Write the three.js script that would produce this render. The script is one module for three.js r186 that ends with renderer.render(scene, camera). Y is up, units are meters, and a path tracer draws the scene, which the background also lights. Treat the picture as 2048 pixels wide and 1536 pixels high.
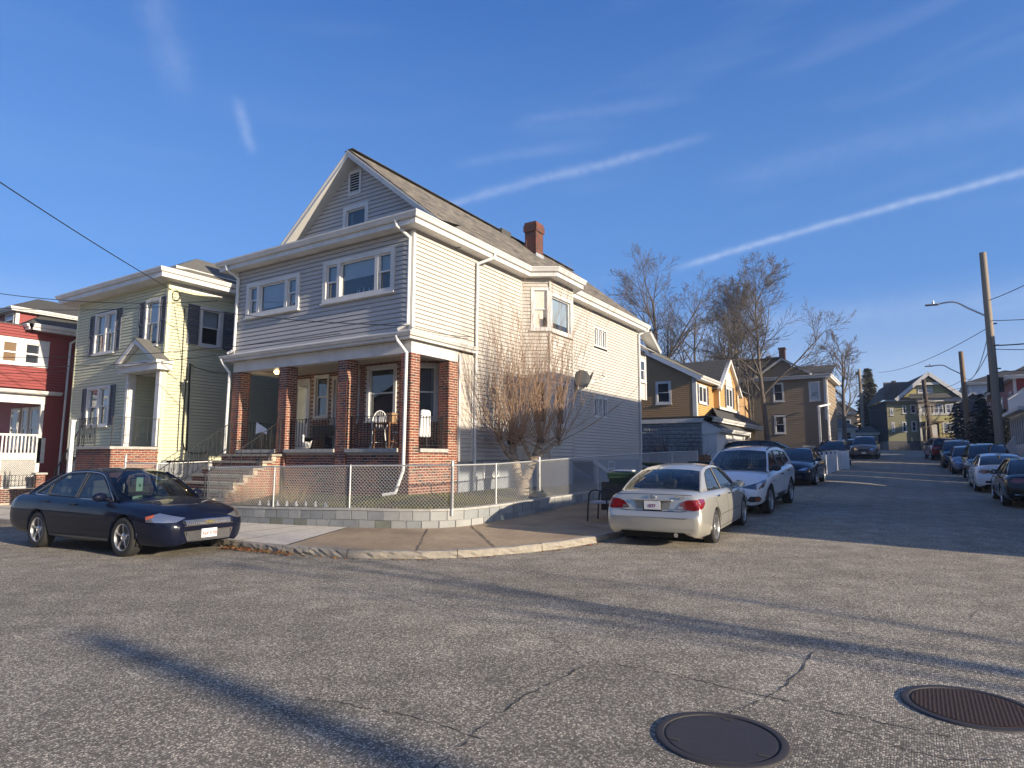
import * as THREE from 'three';
import { mergeGeometries, mergeVertices, toCreasedNormals } from 'three/addons/utils/BufferGeometryUtils.js';
import { RoundedBoxGeometry } from 'three/addons/geometries/RoundedBoxGeometry.js';
import { MeshBVH, acceleratedRaycast } from 'three-mesh-bvh';
import { FontLoader } from 'three/addons/loaders/FontLoader.js';
import { TextGeometry } from 'three/addons/geometries/TextGeometry.js';

const R = Math.PI / 180, V3 = (x, y, z) => new THREE.Vector3(x, y, z);
// ---------------------------------------------------------------- camera, sky, sun, exposure
const scene = new THREE.Scene();
const camera = new THREE.PerspectiveCamera(62.47, 4 / 3, 0.1, 900);
const CAM = V3(0, 1.6, 0);
camera.position.copy(CAM);
camera.rotation.order = 'YXZ';
camera.rotation.set(6.67 * R, 32.37 * R, 0.12 * R);
const renderer = new THREE.WebGLRenderer({ antialias: true });
renderer.toneMapping = THREE.LinearToneMapping;
renderer.toneMappingExposure = 1.62;
renderer.shadowMap.enabled = true;
renderer.setSize(1024, 768);

const SUN_EL = 14.6 * R, SUN_AZ = 4.2 * R;               // low winter sun from the right, a touch behind the camera
const SUN = V3(Math.cos(SUN_EL) * Math.cos(SUN_AZ), Math.sin(SUN_EL), Math.cos(SUN_EL) * Math.sin(SUN_AZ));
const sun = new THREE.DirectionalLight(new THREE.Color(1, 0.86, 0.67), 5);
sun.position.copy(SUN).multiplyScalar(120);
sun.castShadow = true;
Object.assign(sun.shadow.camera, { left: -80, right: 80, top: 80, bottom: -80, near: 1, far: 300 });
sun.shadow.mapSize.set(4096, 4096);
scene.add(sun, sun.target);

// hashing and noise
function rng(seed) { let s = seed | 0; return () => { s = (s + 0x6d2b79f5) | 0; let t = Math.imul(s ^ (s >>> 15), 1 | s); t = (t + Math.imul(t ^ (t >>> 7), 61 | t)) ^ t; return ((t ^ (t >>> 14)) >>> 0) / 4294967296; }; }
function h2(x, y, s = 0) { let h = Math.imul(x | 0, 374761393) ^ Math.imul(y | 0, 668265263) ^ Math.imul(s | 0, 1274126177); h = Math.imul(h ^ (h >>> 13), 1274126177); return ((h ^ (h >>> 16)) >>> 0) / 4294967296; }
const sm = (t) => t * t * (3 - 2 * t), mix = (a, b, t) => a + (b - a) * t, clamp = (v, a, b) => Math.max(a, Math.min(b, v));
const sstep = (a, b, x) => sm(clamp((x - a) / (b - a), 0, 1));
function vn(x, y, s = 0, px = 0, py = px) {               // value noise, periodic when px > 0
  const xi = Math.floor(x), yi = Math.floor(y), fx = sm(x - xi), fy = sm(y - yi);
  const w = (i, p) => (p ? ((i % p) + p) % p : i);
  const a = h2(w(xi, px), w(yi, py), s), b = h2(w(xi + 1, px), w(yi, py), s), c = h2(w(xi, px), w(yi + 1, py), s), d = h2(w(xi + 1, px), w(yi + 1, py), s);
  return mix(mix(a, b, fx), mix(c, d, fx), fy);
}
function fbm(x, y, s = 0, o = 4, p = 0) { let v = 0, a = 0.5, n = 0; for (let i = 0; i < o; i++) { v += a * vn(x, y, s + i * 17, p); n += a; a *= 0.5; x *= 2; y *= 2; p *= 2; } return v / n; }

// the sky: clear winter blue that pales to the horizon, old and new vapour trails, thin cirrus
function skyTexture() {
  const W = 2048, H = 1024, d = new Float32Array(W * H * 4);
  const trails = [
    { p: [[-2.33, 0.352], [-2.254, 0.386], [-2.156, 0.414], [-2.074, 0.432], [-1.951, 0.452], [-1.86, 0.465], [-1.79, 0.472]], w: 0.0075, k: 0.15, fade: 0.2 },
    { p: [[-1.89, 0.284], [-1.854, 0.293], [-1.766, 0.311], [-1.662, 0.327], [-1.568, 0.3375], [-1.433, 0.346], [-1.2, 0.345], [-0.9, 0.32], [-0.6, 0.27]], w: 0.0044, k: 0.27, fade: 0.2 },
    { p: [[-2.72, 0.64], [-2.691, 0.584], [-2.67, 0.551], [-2.654, 0.52], [-2.635, 0.46]], w: 0.022, k: 0.07, fade: 0.15 },
    { p: [[-2.572, 0.505], [-2.556, 0.463], [-2.54, 0.425]], w: 0.008, k: 0.13, fade: 0.3 },
    { p: [[-2.255, 0.443], [-2.148, 0.462], [-2.007, 0.478]], w: 0.008, k: 0.05, fade: 0.3 },
    { p: [[-2.15, 0.5], [-2.09, 0.515], [-1.949, 0.521], [-1.8, 0.524]], w: 0.01, k: 0.05, fade: 0.3 },
    { p: [[-1.95, 0.19], [-1.75, 0.2], [-1.5, 0.2], [-1.2, 0.17]], w: 0.02, k: 0.07, fade: 0.2 },
    { p: [[-1.85, 0.4], [-1.65, 0.42], [-1.4, 0.415], [-1.1, 0.39]], w: 0.02, k: 0.04, fade: 0.2 },
  ];
  const zen = [0.026, 0.084, 0.27], mid = [0.05, 0.152, 0.43], low = [0.12, 0.262, 0.53], hor = [0.46, 0.54, 0.63];
  for (let j = 0; j < H; j++) {
    const el = ((j + 0.5) / H - 0.5) * Math.PI, se = Math.sin(el), ce = Math.cos(el);
    for (let i = 0; i < W; i++) {
      const az = ((i + 0.5) / W - 0.5) * 2 * Math.PI, k = (j * W + i) * 4;
      let c;
      if (el < 0) { c = el > -0.03 ? hor.map((v) => v * mix(0.45, 1, 1 + el / 0.03)) : [0.2, 0.19, 0.18]; }
      else {
        const e = el / (Math.PI / 2);
        const A = 0.03, B = 0.16, C = 0.42;
        c = [0, 1, 2].map((n) => e < A ? mix(hor[n], mix(hor[n], low[n], 0.45), e / A) : e < B ? mix(mix(hor[n], low[n], 0.45), mix(low[n], mid[n], 0.45), sm((e - A) / (B - A)) * 0.6 + 0.4 * (e - A) / (B - A)) : e < C ? mix(mix(low[n], mid[n], 0.45), mix(mid[n], zen[n], 0.55), (e - B) / (C - B)) : mix(mix(mid[n], zen[n], 0.55), zen[n], Math.min(1, (e - C) / 0.4)));
        const cs = ce * Math.cos(az) * SUN.x + se * SUN.y + ce * Math.sin(az) * SUN.z;
        const anti = Math.max(0, -cs), gl = Math.max(0, cs);
        const br = 1 + 0.2 * anti * anti - 0.08 * (1 - Math.abs(cs));
        c = c.map((v) => v * br);
        const g = 0.25 * Math.pow(gl, 4) + 0.9 * Math.pow(gl, 24) + 2.2 * Math.pow(gl, 160);
        c = [c[0] + g * 1.0, c[1] + g * 0.9, c[2] + g * 0.72];
        // cirrus veil, stretched along azimuth
        if (el < 0.75) {
          const ci = fbm(az * 4.1 + el * 3, (el - az * 0.1) * 34, 5, 4), ci2 = fbm(az * 9, el * 70 - az * 6, 9, 3);
          const veil = sstep(0.5, 0.86, ci) * 0.035 * (0.4 + ci2) * (0.35 + 0.65 * sstep(-2.5, -1.5, az) * sstep(0.9, 0.3, Math.abs(az + 1.4) - 0.2)) ;
          let t = veil;
          for (const tr of trails) {
            for (let s = 0; s + 1 < tr.p.length; s++) {
              const [a0, e0] = tr.p[s], [a1, e1] = tr.p[s + 1];
              if (az < Math.min(a0, a1) - 0.12 || az > Math.max(a0, a1) + 0.12 || el < Math.min(e0, e1) - 0.1 || el > Math.max(e0, e1) + 0.1) continue;
              const cx = Math.cos((e0 + e1) / 2), dx = (a1 - a0) * cx, dy = e1 - e0, px = (az - a0) * cx, py = el - e0, l2 = dx * dx + dy * dy;
              let q = (px * dx + py * dy) / l2; if (q < -0.001 && s > 0) continue; if (q > 1 && s + 2 < tr.p.length) continue;
              q = clamp(q, 0, 1);
              const along = (s + q) / (tr.p.length - 1), n = fbm(az * 60, el * 90, 3, 4), dist = Math.hypot(px - q * dx, py - q * dy);
              const ww = tr.w * (0.55 + 0.9 * n);
              const m = Math.exp(-Math.pow(dist / ww, 2) * 1.4) * (0.45 + 0.9 * fbm(az * 130 + 3, el * 160, 8, 3)) * tr.k * sstep(0, tr.fade, along) * sstep(1.0, 0.72, along);
              t = Math.max(t, t + m * 0.9 * (1 - t));
            }
          }
          t = clamp(t, 0, 0.7);
          c = [mix(c[0], 0.72, t), mix(c[1], 0.75, t), mix(c[2], 0.8, t)];
        }
      }
      d[k] = c[0]; d[k + 1] = c[1]; d[k + 2] = c[2]; d[k + 3] = 1;
    }
  }
  const t = new THREE.DataTexture(d, W, H, THREE.RGBAFormat, THREE.FloatType);
  t.mapping = THREE.EquirectangularReflectionMapping; t.magFilter = THREE.LinearFilter; t.minFilter = THREE.LinearFilter; t.needsUpdate = true;
  return t;
}
scene.background = skyTexture();
scene.environment = scene.background;
scene.fog = new THREE.FogExp2(new THREE.Color(0.62, 0.74, 0.92), 0.0006);

// ---------------------------------------------------------------- textures
function dataTex(n, f, srgb = true, m = n) {              // f(x, y) -> [r, g, b] linear 0..1
  const d = new Uint8Array(n * m * 4);
  const enc = (v) => 255 * (srgb ? (v <= 0.0031308 ? v * 12.92 : 1.055 * Math.pow(v, 1 / 2.4) - 0.055) : v);
  for (let y = 0; y < m; y++) for (let x = 0; x < n; x++) { const c = f(x / n, y / m, x, y), k = (y * n + x) * 4; d[k] = clamp(enc(c[0]), 0, 255); d[k + 1] = clamp(enc(c[1]), 0, 255); d[k + 2] = clamp(enc(c[2]), 0, 255); d[k + 3] = 255; }
  const t = new THREE.DataTexture(d, n, m, THREE.RGBAFormat); t.wrapS = t.wrapT = THREE.RepeatWrapping; t.magFilter = THREE.LinearFilter; t.minFilter = THREE.LinearMipmapLinearFilter;
  if (srgb) t.colorSpace = THREE.SRGBColorSpace; t.needsUpdate = true; return t;
}
const rep = (t, s, s2 = s) => { const c = t.clone(); c.repeat.set(s, s2); c.needsUpdate = true; return c; };
// stone chips set in worn binder: jittered cells, every chip its own tone and height
function chips(n, cells, seed) {
  const col = new Float32Array(n * n), hgt = new Float32Array(n * n), cs = n / cells;
  for (let y = 0; y < n; y++) for (let x = 0; x < n; x++) {
    const cx = Math.floor(x / cs), cy = Math.floor(y / cs); let b = 9, b2 = 9, id = 0;
    for (let j = -1; j <= 1; j++) for (let i = -1; i <= 1; i++) {
      const wx = (cx + i + cells) % cells, wy = (cy + j + cells) % cells;
      const dx = (cx + i + 0.15 + 0.7 * h2(wx, wy, seed)) - x / cs, dy = (cy + j + 0.15 + 0.7 * h2(wx, wy, seed + 1)) - y / cs, q = Math.hypot(dx, dy);
      if (q < b) { b2 = b; b = q; id = h2(wx, wy, seed + 2); } else if (q < b2) b2 = q;
    }
    col[y * n + x] = id; hgt[y * n + x] = sstep(0.02, 0.35, b2 - b);
  }
  return { col, hgt };
}
const CH = chips(1536, 150, 11);
const texAsphalt = dataTex(1536, (u, v, x, y) => {
  const i = y * 1536 + x, t = CH.col[i], h = CH.hgt[i], n = 0.75 + 0.5 * fbm(u * 6, v * 6, 40, 4, 6);
  let a = (t > 0.93 ? 0.8 : t > 0.72 ? 0.56 : t > 0.35 ? 0.34 : 0.2); a = mix(0.085, a, h) * n * (0.85 + 0.3 * h2(x, y, 3));
  const w = t * 7 % 1; return [a * (1.02 + 0.05 * w), a * 0.985, a * (0.93 - 0.06 * w)];
});
const bumpAsphalt = dataTex(1536, (u, v, x, y) => { const i = y * 1536 + x, q = CH.hgt[i] * (0.45 + 0.55 * CH.col[i]) * 0.8 + 0.2 * h2(x, y, 9); return [q, q, q]; }, false);
const noiseTex = dataTex(512, (u, v, x, y) => { const q = 0.72 + 0.28 * fbm(u * 8, v * 8, 3, 5, 8) + 0.1 * (h2(x, y, 1) - 0.5); return [q, q, q]; });
const grainTex = dataTex(512, (u, v, x, y) => { const q = 0.66 + 0.3 * fbm(u * 16, v * 16, 21, 3, 16) + 0.34 * (h2(x >> 1, y >> 1, 1) - 0.5); return [q, q * 0.99, q * 0.97]; });
const bumpNoise = dataTex(512, (u, v, x, y) => { const q = 0.5 * fbm(u * 32, v * 32, 5, 3, 32) + 0.5 * h2(x, y, 6); return [q, q, q]; }, false);
const vinylTex = dataTex(512, (u, v, x, y) => { const q = 0.86 + 0.14 * fbm(u * 6, v * 6, 3, 4, 6) + 0.05 * (vn(u * 4, v * 256, 8, 4, 256) - 0.5), w = fbm(u * 10, v * 2, 77, 3, 0) * 0.0; return [q - w, q - w, q * 0.985 - w]; });
const woodTex = dataTex(256, (u, v, x, y) => { const q = 0.6 + 0.35 * vn(u * 48, v * 3, 2, 48, 3) + 0.2 * vn(u * 128, v * 8, 4, 128, 8) - 0.15; return [q, q * 0.97, q * 0.92]; });
const shingTex = dataTex(512, (u, v, x, y) => { const q = 0.6 + 0.5 * h2(x >> 1, y >> 1, 5) * 0.8 + 0.3 * (fbm(u * 12, v * 12, 31, 3, 12) - 0.5); const w = fbm(u * 20, v * 20, 33, 2, 20); return [q * (0.95 + 0.12 * w), q * 0.97, q * (0.98 - 0.14 * w)]; });
const soilTex = dataTex(512, (u, v, x, y) => { const n = fbm(u * 8, v * 8, 61, 4, 8), g = h2(x, y, 62), l = fbm(u * 24, v * 24, 63, 3, 24); const m = sstep(0.42, 0.62, n); const q = 0.55 + 0.7 * (g - 0.5) + 0.5 * (l - 0.5); return [mix(0.1, 0.17, m) * q * 1.2, mix(0.115, 0.135, m) * q * 1.15, mix(0.045, 0.075, m) * q]; });

// ---------------------------------------------------------------- materials
const mats = {};
function M(name, rgb, rough = 0.8, o = {}) {
  if (mats[name]) return mats[name];
  const { tex, scale = 1, bump, bumpScale = 0.002, bscale, ...rest } = o;
  const m = new THREE.MeshPhysicalMaterial({ roughness: rough, metalness: 0, side: THREE.DoubleSide, ...rest });
  m.color.setRGB(...rgb); m.name = name;
  if (tex) m.map = rep(tex, scale);
  if (bump) { m.bumpMap = rep(bump, bscale ?? scale); m.bumpScale = bumpScale; }
  return (mats[name] = m);
}
const mm = {
  road: M('asphalt', [1.0, 1.0, 1.0], 0.9, { tex: texAsphalt, scale: 0.5, bump: bumpAsphalt, bumpScale: 0.005, vertexColors: true, specularIntensity: 0.35 }),
  crack: M('crack filler', [0.05, 0.047, 0.043], 0.95),
  walkOld: M('old sidewalk', [0.43, 0.32, 0.2], 0.95, { tex: grainTex, scale: 1.1, bump: bumpNoise, bumpScale: 0.004, vertexColors: true }),
  walkNew: M('new concrete', [0.74, 0.67, 0.55], 0.93, { tex: grainTex, scale: 0.8, bump: bumpNoise, bumpScale: 0.0015 }),
  kerb: M('granite', [0.4, 0.36, 0.3], 0.92, { tex: grainTex, scale: 1.4, bump: bumpNoise, bumpScale: 0.006 }),
  soil: M('winter turf', [1, 1, 1], 1, { tex: soilTex, scale: 0.35, bump: bumpNoise, bumpScale: 0.02 }),
  block: M('cement block', [0.29, 0.305, 0.305], 0.92, { tex: noiseTex, scale: 0.9, bump: bumpNoise, bumpScale: 0.003 }),
  blockB: M('cement block light', [0.38, 0.385, 0.37], 0.92, { tex: noiseTex, scale: 0.7, bump: bumpNoise, bumpScale: 0.003 }),
  blockC: M('cement block mossy', [0.22, 0.23, 0.19], 0.95, { tex: noiseTex, scale: 0.6, bump: bumpNoise, bumpScale: 0.003 }),
  cap: M('cement cap', [0.5, 0.49, 0.46], 0.92, { tex: grainTex, scale: 0.6, bump: bumpNoise, bumpScale: 0.003 }),
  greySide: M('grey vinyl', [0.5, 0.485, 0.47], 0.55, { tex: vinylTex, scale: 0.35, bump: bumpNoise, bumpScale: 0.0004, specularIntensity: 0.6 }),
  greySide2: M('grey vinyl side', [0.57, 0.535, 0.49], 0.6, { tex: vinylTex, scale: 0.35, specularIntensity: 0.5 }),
  shake: M('cedar shake panel', [0.56, 0.51, 0.45], 0.75, { tex: vinylTex, scale: 0.6 }),
  yelSide: M('pale yellow vinyl', [0.62, 0.61, 0.43], 0.55, { tex: vinylTex, scale: 0.35, specularIntensity: 0.6 }),
  redSide: M('red clapboard', [0.26, 0.035, 0.032], 0.6, { tex: vinylTex, scale: 0.35 }),
  tanSide: M('brown siding', [0.3, 0.23, 0.155], 0.7, { tex: vinylTex, scale: 0.35 }),
  orangeSide: M('orange tan siding', [0.6, 0.36, 0.13], 0.65, { tex: vinylTex, scale: 0.35 }),
  orangeDull: M('weathered tan siding', [0.4, 0.25, 0.12], 0.75, { tex: vinylTex, scale: 0.35 }),
  farYel: M('mustard siding', [0.5, 0.45, 0.2], 0.7, { tex: vinylTex, scale: 0.35 }),
  pinkSide: M('faded red siding', [0.36, 0.15, 0.13], 0.7, { tex: vinylTex, scale: 0.35 }),
  blueSide: M('pale blue siding', [0.5, 0.56, 0.64], 0.7, { tex: vinylTex, scale: 0.35 }),
  dkSide: M('dark slate siding', [0.07, 0.08, 0.1], 0.7, { tex: vinylTex, scale: 0.35 }),
  trim: M('white trim', [0.72, 0.705, 0.67], 0.5, { tex: noiseTex, scale: 0.5 }),
  trim2: M('white vinyl frame', [0.7, 0.7, 0.69], 0.4),
  soffit: M('soffit', [0.6, 0.59, 0.56], 0.6),
  mortar: M('mortar', [0.62, 0.51, 0.4], 0.95, { tex: grainTex, scale: 1.2 }),
  mortarDk: M('grey mortar', [0.5, 0.43, 0.36], 0.95, { tex: grainTex, scale: 1.2 }),
  iron: M('black iron', [0.018, 0.018, 0.02], 0.5),
  galv: M('galvanised steel', [0.56, 0.56, 0.54], 0.42, { metalness: 0.55 }),
  alum: M('white downspout', [0.76, 0.755, 0.73], 0.45, { tex: noiseTex, scale: 0.7 }),
  shingle: M('asphalt shingle', [0.19, 0.165, 0.135], 0.95, { tex: shingTex, scale: 1 }),
  shingleDk: M('dark shingle', [0.085, 0.085, 0.083], 0.95, { tex: shingTex, scale: 1 }),
  shingleGr: M('grey shingle', [0.17, 0.17, 0.16], 0.95, { tex: shingTex, scale: 1 }),
  dark: M('unlit interior', [0.012, 0.012, 0.013], 0.9),
  room: M('room wall', [0.06, 0.055, 0.05], 0.9),
  blind: M('window shade', [0.62, 0.64, 0.66], 0.8),
  curtain: M('curtain', [0.3, 0.29, 0.27], 0.9, { tex: noiseTex, scale: 2 }),
  pane: M('window glass', [0.8, 0.84, 0.86], 0.02, { transmission: 1, thickness: 0, ior: 1.55 }),
  paneFar: M('far window glass', [0.03, 0.035, 0.045], 0.06, { ior: 1.9 }),
  paneSky: M('shaded window glass', [0.2, 0.23, 0.28], 0.06, { ior: 1.9 }),
  shutter: M('slate shutter', [0.075, 0.085, 0.12], 0.6),
  pole: M('weathered pole', [0.36, 0.31, 0.25], 0.9, { tex: woodTex, scale: 1, bump: woodTex, bumpScale: 0.004 }),
  poleBr: M('brown pole', [0.27, 0.19, 0.12], 0.9, { tex: woodTex, scale: 1, bump: woodTex, bumpScale: 0.004 }),
  bark: M('grey bark', [0.15, 0.125, 0.105], 0.95, { tex: grainTex, scale: 2, bump: bumpNoise, bumpScale: 0.01 }),
  barkPale: M('pale bark', [0.42, 0.34, 0.25], 0.9, { tex: noiseTex, scale: 2.5, bump: bumpNoise, bumpScale: 0.008 }),
  switch_: M('young shoots', [0.32, 0.21, 0.135], 0.8),
  needle: M('spruce needles', [0.022, 0.035, 0.024], 0.9),
  needleBr: M('brown green needles', [0.06, 0.06, 0.028], 0.9),
  wire: M('black cable', [0.012, 0.012, 0.012], 0.6),
  tyre: M('tyre rubber', [0.022, 0.021, 0.02], 0.85, { bump: bumpNoise, bumpScale: 0.002, bscale: 4 }),
  rim: M('alloy', [0.62, 0.62, 0.62], 0.3, { metalness: 0.85 }),
  chrome: M('chrome', [0.8, 0.8, 0.8], 0.08, { metalness: 1 }),
  blackPl: M('black plastic', [0.016, 0.016, 0.017], 0.5),
  under: M('car underside', [0.01, 0.01, 0.01], 0.9),
  carGlass: M('tinted car glass', [0.36, 0.4, 0.39], 0.01, { transmission: 1, thickness: 0, ior: 1.5 }),
  carGlassDk: M('dark car glass', [0.012, 0.014, 0.016], 0.02, { ior: 1.7 }),
  seat: M('grey seat cloth', [0.16, 0.15, 0.14], 0.9),
  lampRed: M('red lens', [0.2, 0.006, 0.009], 0.08, { clearcoat: 1, clearcoatRoughness: 0.03 }),
  lampClear: M('clear lens', [0.5, 0.5, 0.5], 0.14, { metalness: 0.85, clearcoat: 1, clearcoatRoughness: 0.02 }),
  lampAmber: M('amber lens', [0.4, 0.08, 0.015], 0.15, { clearcoat: 1 }),
  plate: M('plate white', [0.75, 0.74, 0.72], 0.5),
  plateInk: M('plate red ink', [0.45, 0.05, 0.05], 0.5),
  whitePl: M('white plastic', [0.75, 0.75, 0.74], 0.4),
  binGreen: M('green bin plastic', [0.008, 0.03, 0.016], 0.5),
  rustIron: M('rusty cast iron', [0.085, 0.052, 0.04], 0.75, { tex: grainTex, scale: 3, bump: bumpNoise, bumpScale: 0.002 }),
  darkIron: M('dark cast iron', [0.05, 0.044, 0.046], 0.6, { tex: grainTex, scale: 3, bump: bumpNoise, bumpScale: 0.0015 }),
  leaf: M('dead leaves', [0.25, 0.12, 0.045], 0.9),
  grass: M('dry grass', [0.15, 0.15, 0.05], 0.9), straw: M('straw stems', [0.42, 0.3, 0.14], 0.9),
};
const brickMats = [[0.25, 0.075, 0.045], [0.21, 0.055, 0.035], [0.31, 0.1, 0.055], [0.15, 0.05, 0.038], [0.24, 0.12, 0.075], [0.085, 0.045, 0.04]].map((c, i) => M('brick ' + i, c, 0.9, { tex: grainTex, scale: 2.2, bump: bumpNoise, bumpScale: 0.003 }));

// ---------------------------------------------------------------- helpers
const used = {};
const numbered = (n) => { const k = (used[n] = (used[n] ?? -1) + 1); return k ? `${n}_${String(k).padStart(3, '0')}` : n; };
const origin = new WeakMap();
const ni = (g) => (g.index ? g.toNonIndexed() : g);
function merge(geos) {
  const a = geos.flat(9).filter(Boolean).map((g) => { g = ni(g); if (!g.attributes.uv) g.setAttribute('uv', new THREE.BufferAttribute(new Float32Array(g.attributes.position.count * 2), 2)); for (const k of Object.keys(g.attributes)) if (!['position', 'normal', 'uv', 'color'].includes(k)) g.deleteAttribute(k); return g; });
  return a.length === 1 ? a[0] : mergeGeometries(a);
}
function thing(name, label, category, pos = [0, 0, 0], rotY = 0, group) {
  const o = new THREE.Group(); o.name = numbered(name); o.position.set(...pos); o.rotation.y = rotY; o.rotation.order = 'YXZ';
  o.userData = { label, category }; if (group) o.userData.group = group; scene.add(o); return o;
}
function worldThing(name, label, category, pos, group) { const t = thing(name, label, category, pos, 0, group); origin.set(t, V3(...pos)); return t; }   // parts are given in world metres
const originOf = (o) => { while (o) { if (origin.has(o)) return origin.get(o); o = o.parent; } return null; };
function part(parent, name, geos, mat, label) {
  const g = merge(Array.isArray(geos) ? geos : [geos]), off = originOf(parent);
  const gg = off ? g.clone().translate(-off.x, -off.y, -off.z) : g;
  const m = new THREE.Mesh(gg, mat); m.name = name; m.castShadow = m.receiveShadow = true; if (label) m.userData.label = label; parent.add(m); return m;
}
function sub(parent, name, label) { const g = new THREE.Group(); g.name = name; if (label) g.userData.label = label; parent.add(g); return g; }
function single(name, geos, mat, label, category, group) { const m = new THREE.Mesh(merge(Array.isArray(geos) ? geos : [geos]), mat); m.name = numbered(name); m.castShadow = m.receiveShadow = true; m.userData = { label, category }; if (group) m.userData.group = group; scene.add(m); return m; }
function struct(name, geos, mat) { const m = new THREE.Mesh(merge(Array.isArray(geos) ? geos : [geos]), mat); m.name = numbered(name); m.castShadow = m.receiveShadow = true; m.userData.kind = 'structure'; scene.add(m); return m; }

// a polygon soup: quads and triangles with uv in metres by the dominant axis
class Soup {
  constructor() { this.p = []; this.u = []; }
  tri(a, b, c, uv) {
    this.p.push(...a, ...b, ...c);
    if (uv) { this.u.push(...uv[0], ...uv[1], ...uv[2]); return this; }
    const n = [Math.abs((b[1] - a[1]) * (c[2] - a[2]) - (b[2] - a[2]) * (c[1] - a[1])), Math.abs((b[2] - a[2]) * (c[0] - a[0]) - (b[0] - a[0]) * (c[2] - a[2])), Math.abs((b[0] - a[0]) * (c[1] - a[1]) - (b[1] - a[1]) * (c[0] - a[0]))];
    for (const q of [a, b, c]) n[1] >= n[0] && n[1] >= n[2] ? this.u.push(q[0], q[2]) : n[0] >= n[2] ? this.u.push(q[2], q[1]) : this.u.push(q[0], q[1]);
    return this;
  }
  quad(a, b, c, d, uv) { this.tri(a, b, c, uv && [uv[0], uv[1], uv[2]]); this.tri(a, c, d, uv && [uv[0], uv[2], uv[3]]); return this; }
  box(x0, x1, y0, y1, z0, z1) {
    const P = (i, j, k) => [i ? x1 : x0, j ? y1 : y0, k ? z1 : z0];
    this.quad(P(0, 0, 1), P(1, 0, 1), P(1, 1, 1), P(0, 1, 1)).quad(P(1, 0, 0), P(0, 0, 0), P(0, 1, 0), P(1, 1, 0)).quad(P(1, 0, 1), P(1, 0, 0), P(1, 1, 0), P(1, 1, 1)).quad(P(0, 0, 0), P(0, 0, 1), P(0, 1, 1), P(0, 1, 0)).quad(P(0, 1, 1), P(1, 1, 1), P(1, 1, 0), P(0, 1, 0)).quad(P(0, 0, 0), P(1, 0, 0), P(1, 0, 1), P(0, 0, 1));
    return this;
  }
  geo() { const g = new THREE.BufferGeometry(); g.setAttribute('position', new THREE.Float32BufferAttribute(this.p, 3)); g.setAttribute('uv', new THREE.Float32BufferAttribute(this.u, 2)); g.computeVertexNormals(); return g; }
}
const bx = (...a) => new Soup().box(...a).geo();
// frames: local (u to the right seen from outside, v up, n outwards) -> world
function frame(ox, oy, oz, ux, uz) {
  const l = Math.hypot(ux, uz); ux /= l; uz /= l;
  const m = new THREE.Matrix4().makeBasis(V3(ux, 0, uz), V3(0, 1, 0), V3(-uz, 0, ux)); m.setPosition(ox, oy, oz);
  return { m, len: l, bx: (...a) => bx(...a).applyMatrix4(m), put: (g) => g.applyMatrix4(m), pt: (u, v, n) => V3(u, v, n).applyMatrix4(m) };
}
const tube = (pts, r, seg = 6, n = 0) => { const P = pts.map((p) => (p.isVector3 ? p : V3(...p))); const g = new THREE.TubeGeometry(P.length === 2 ? new THREE.LineCurve3(P[0], P[1]) : new THREE.CatmullRomCurve3(P, false, 'centripetal'), n || (P.length === 2 ? 1 : P.length * 4), r, seg, false); return ni(g); };
function rod(a, b, r0, r1 = r0, seg = 6, cap = true) {       // tapered rod
  a = a.isVector3 ? a : V3(...a); b = b.isVector3 ? b : V3(...b); const d = b.clone().sub(a), L = d.length();
  const g = new THREE.CylinderGeometry(r1, r0, L, seg, 1, !cap); g.translate(0, L / 2, 0); g.applyQuaternion(new THREE.Quaternion().setFromUnitVectors(V3(0, 1, 0), d.normalize())); g.translate(a.x, a.y, a.z); return ni(g);
}
function beam(a, b, w, h) {                                   // square bar between two points
  a = V3(...a); b = V3(...b); const d = b.clone().sub(a), L = d.length(); const m = new THREE.Matrix4().lookAt(a, b, Math.abs(d.y) > 0.98 * L ? V3(1, 0, 0) : V3(0, 1, 0)); m.setPosition(a.clone().add(b).multiplyScalar(0.5)); return bx(-w / 2, w / 2, -h / 2, h / 2, -L / 2, L / 2).applyMatrix4(m);
}
const prism = (pts, depth) => { const s = new THREE.Shape(pts.map((p) => new THREE.Vector2(...p))); return ni(new THREE.ExtrudeGeometry(s, { depth, bevelEnabled: false })); };
const poly = (pts) => ni(new THREE.ShapeGeometry(new THREE.Shape(pts.map((p) => new THREE.Vector2(...p)))));

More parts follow.
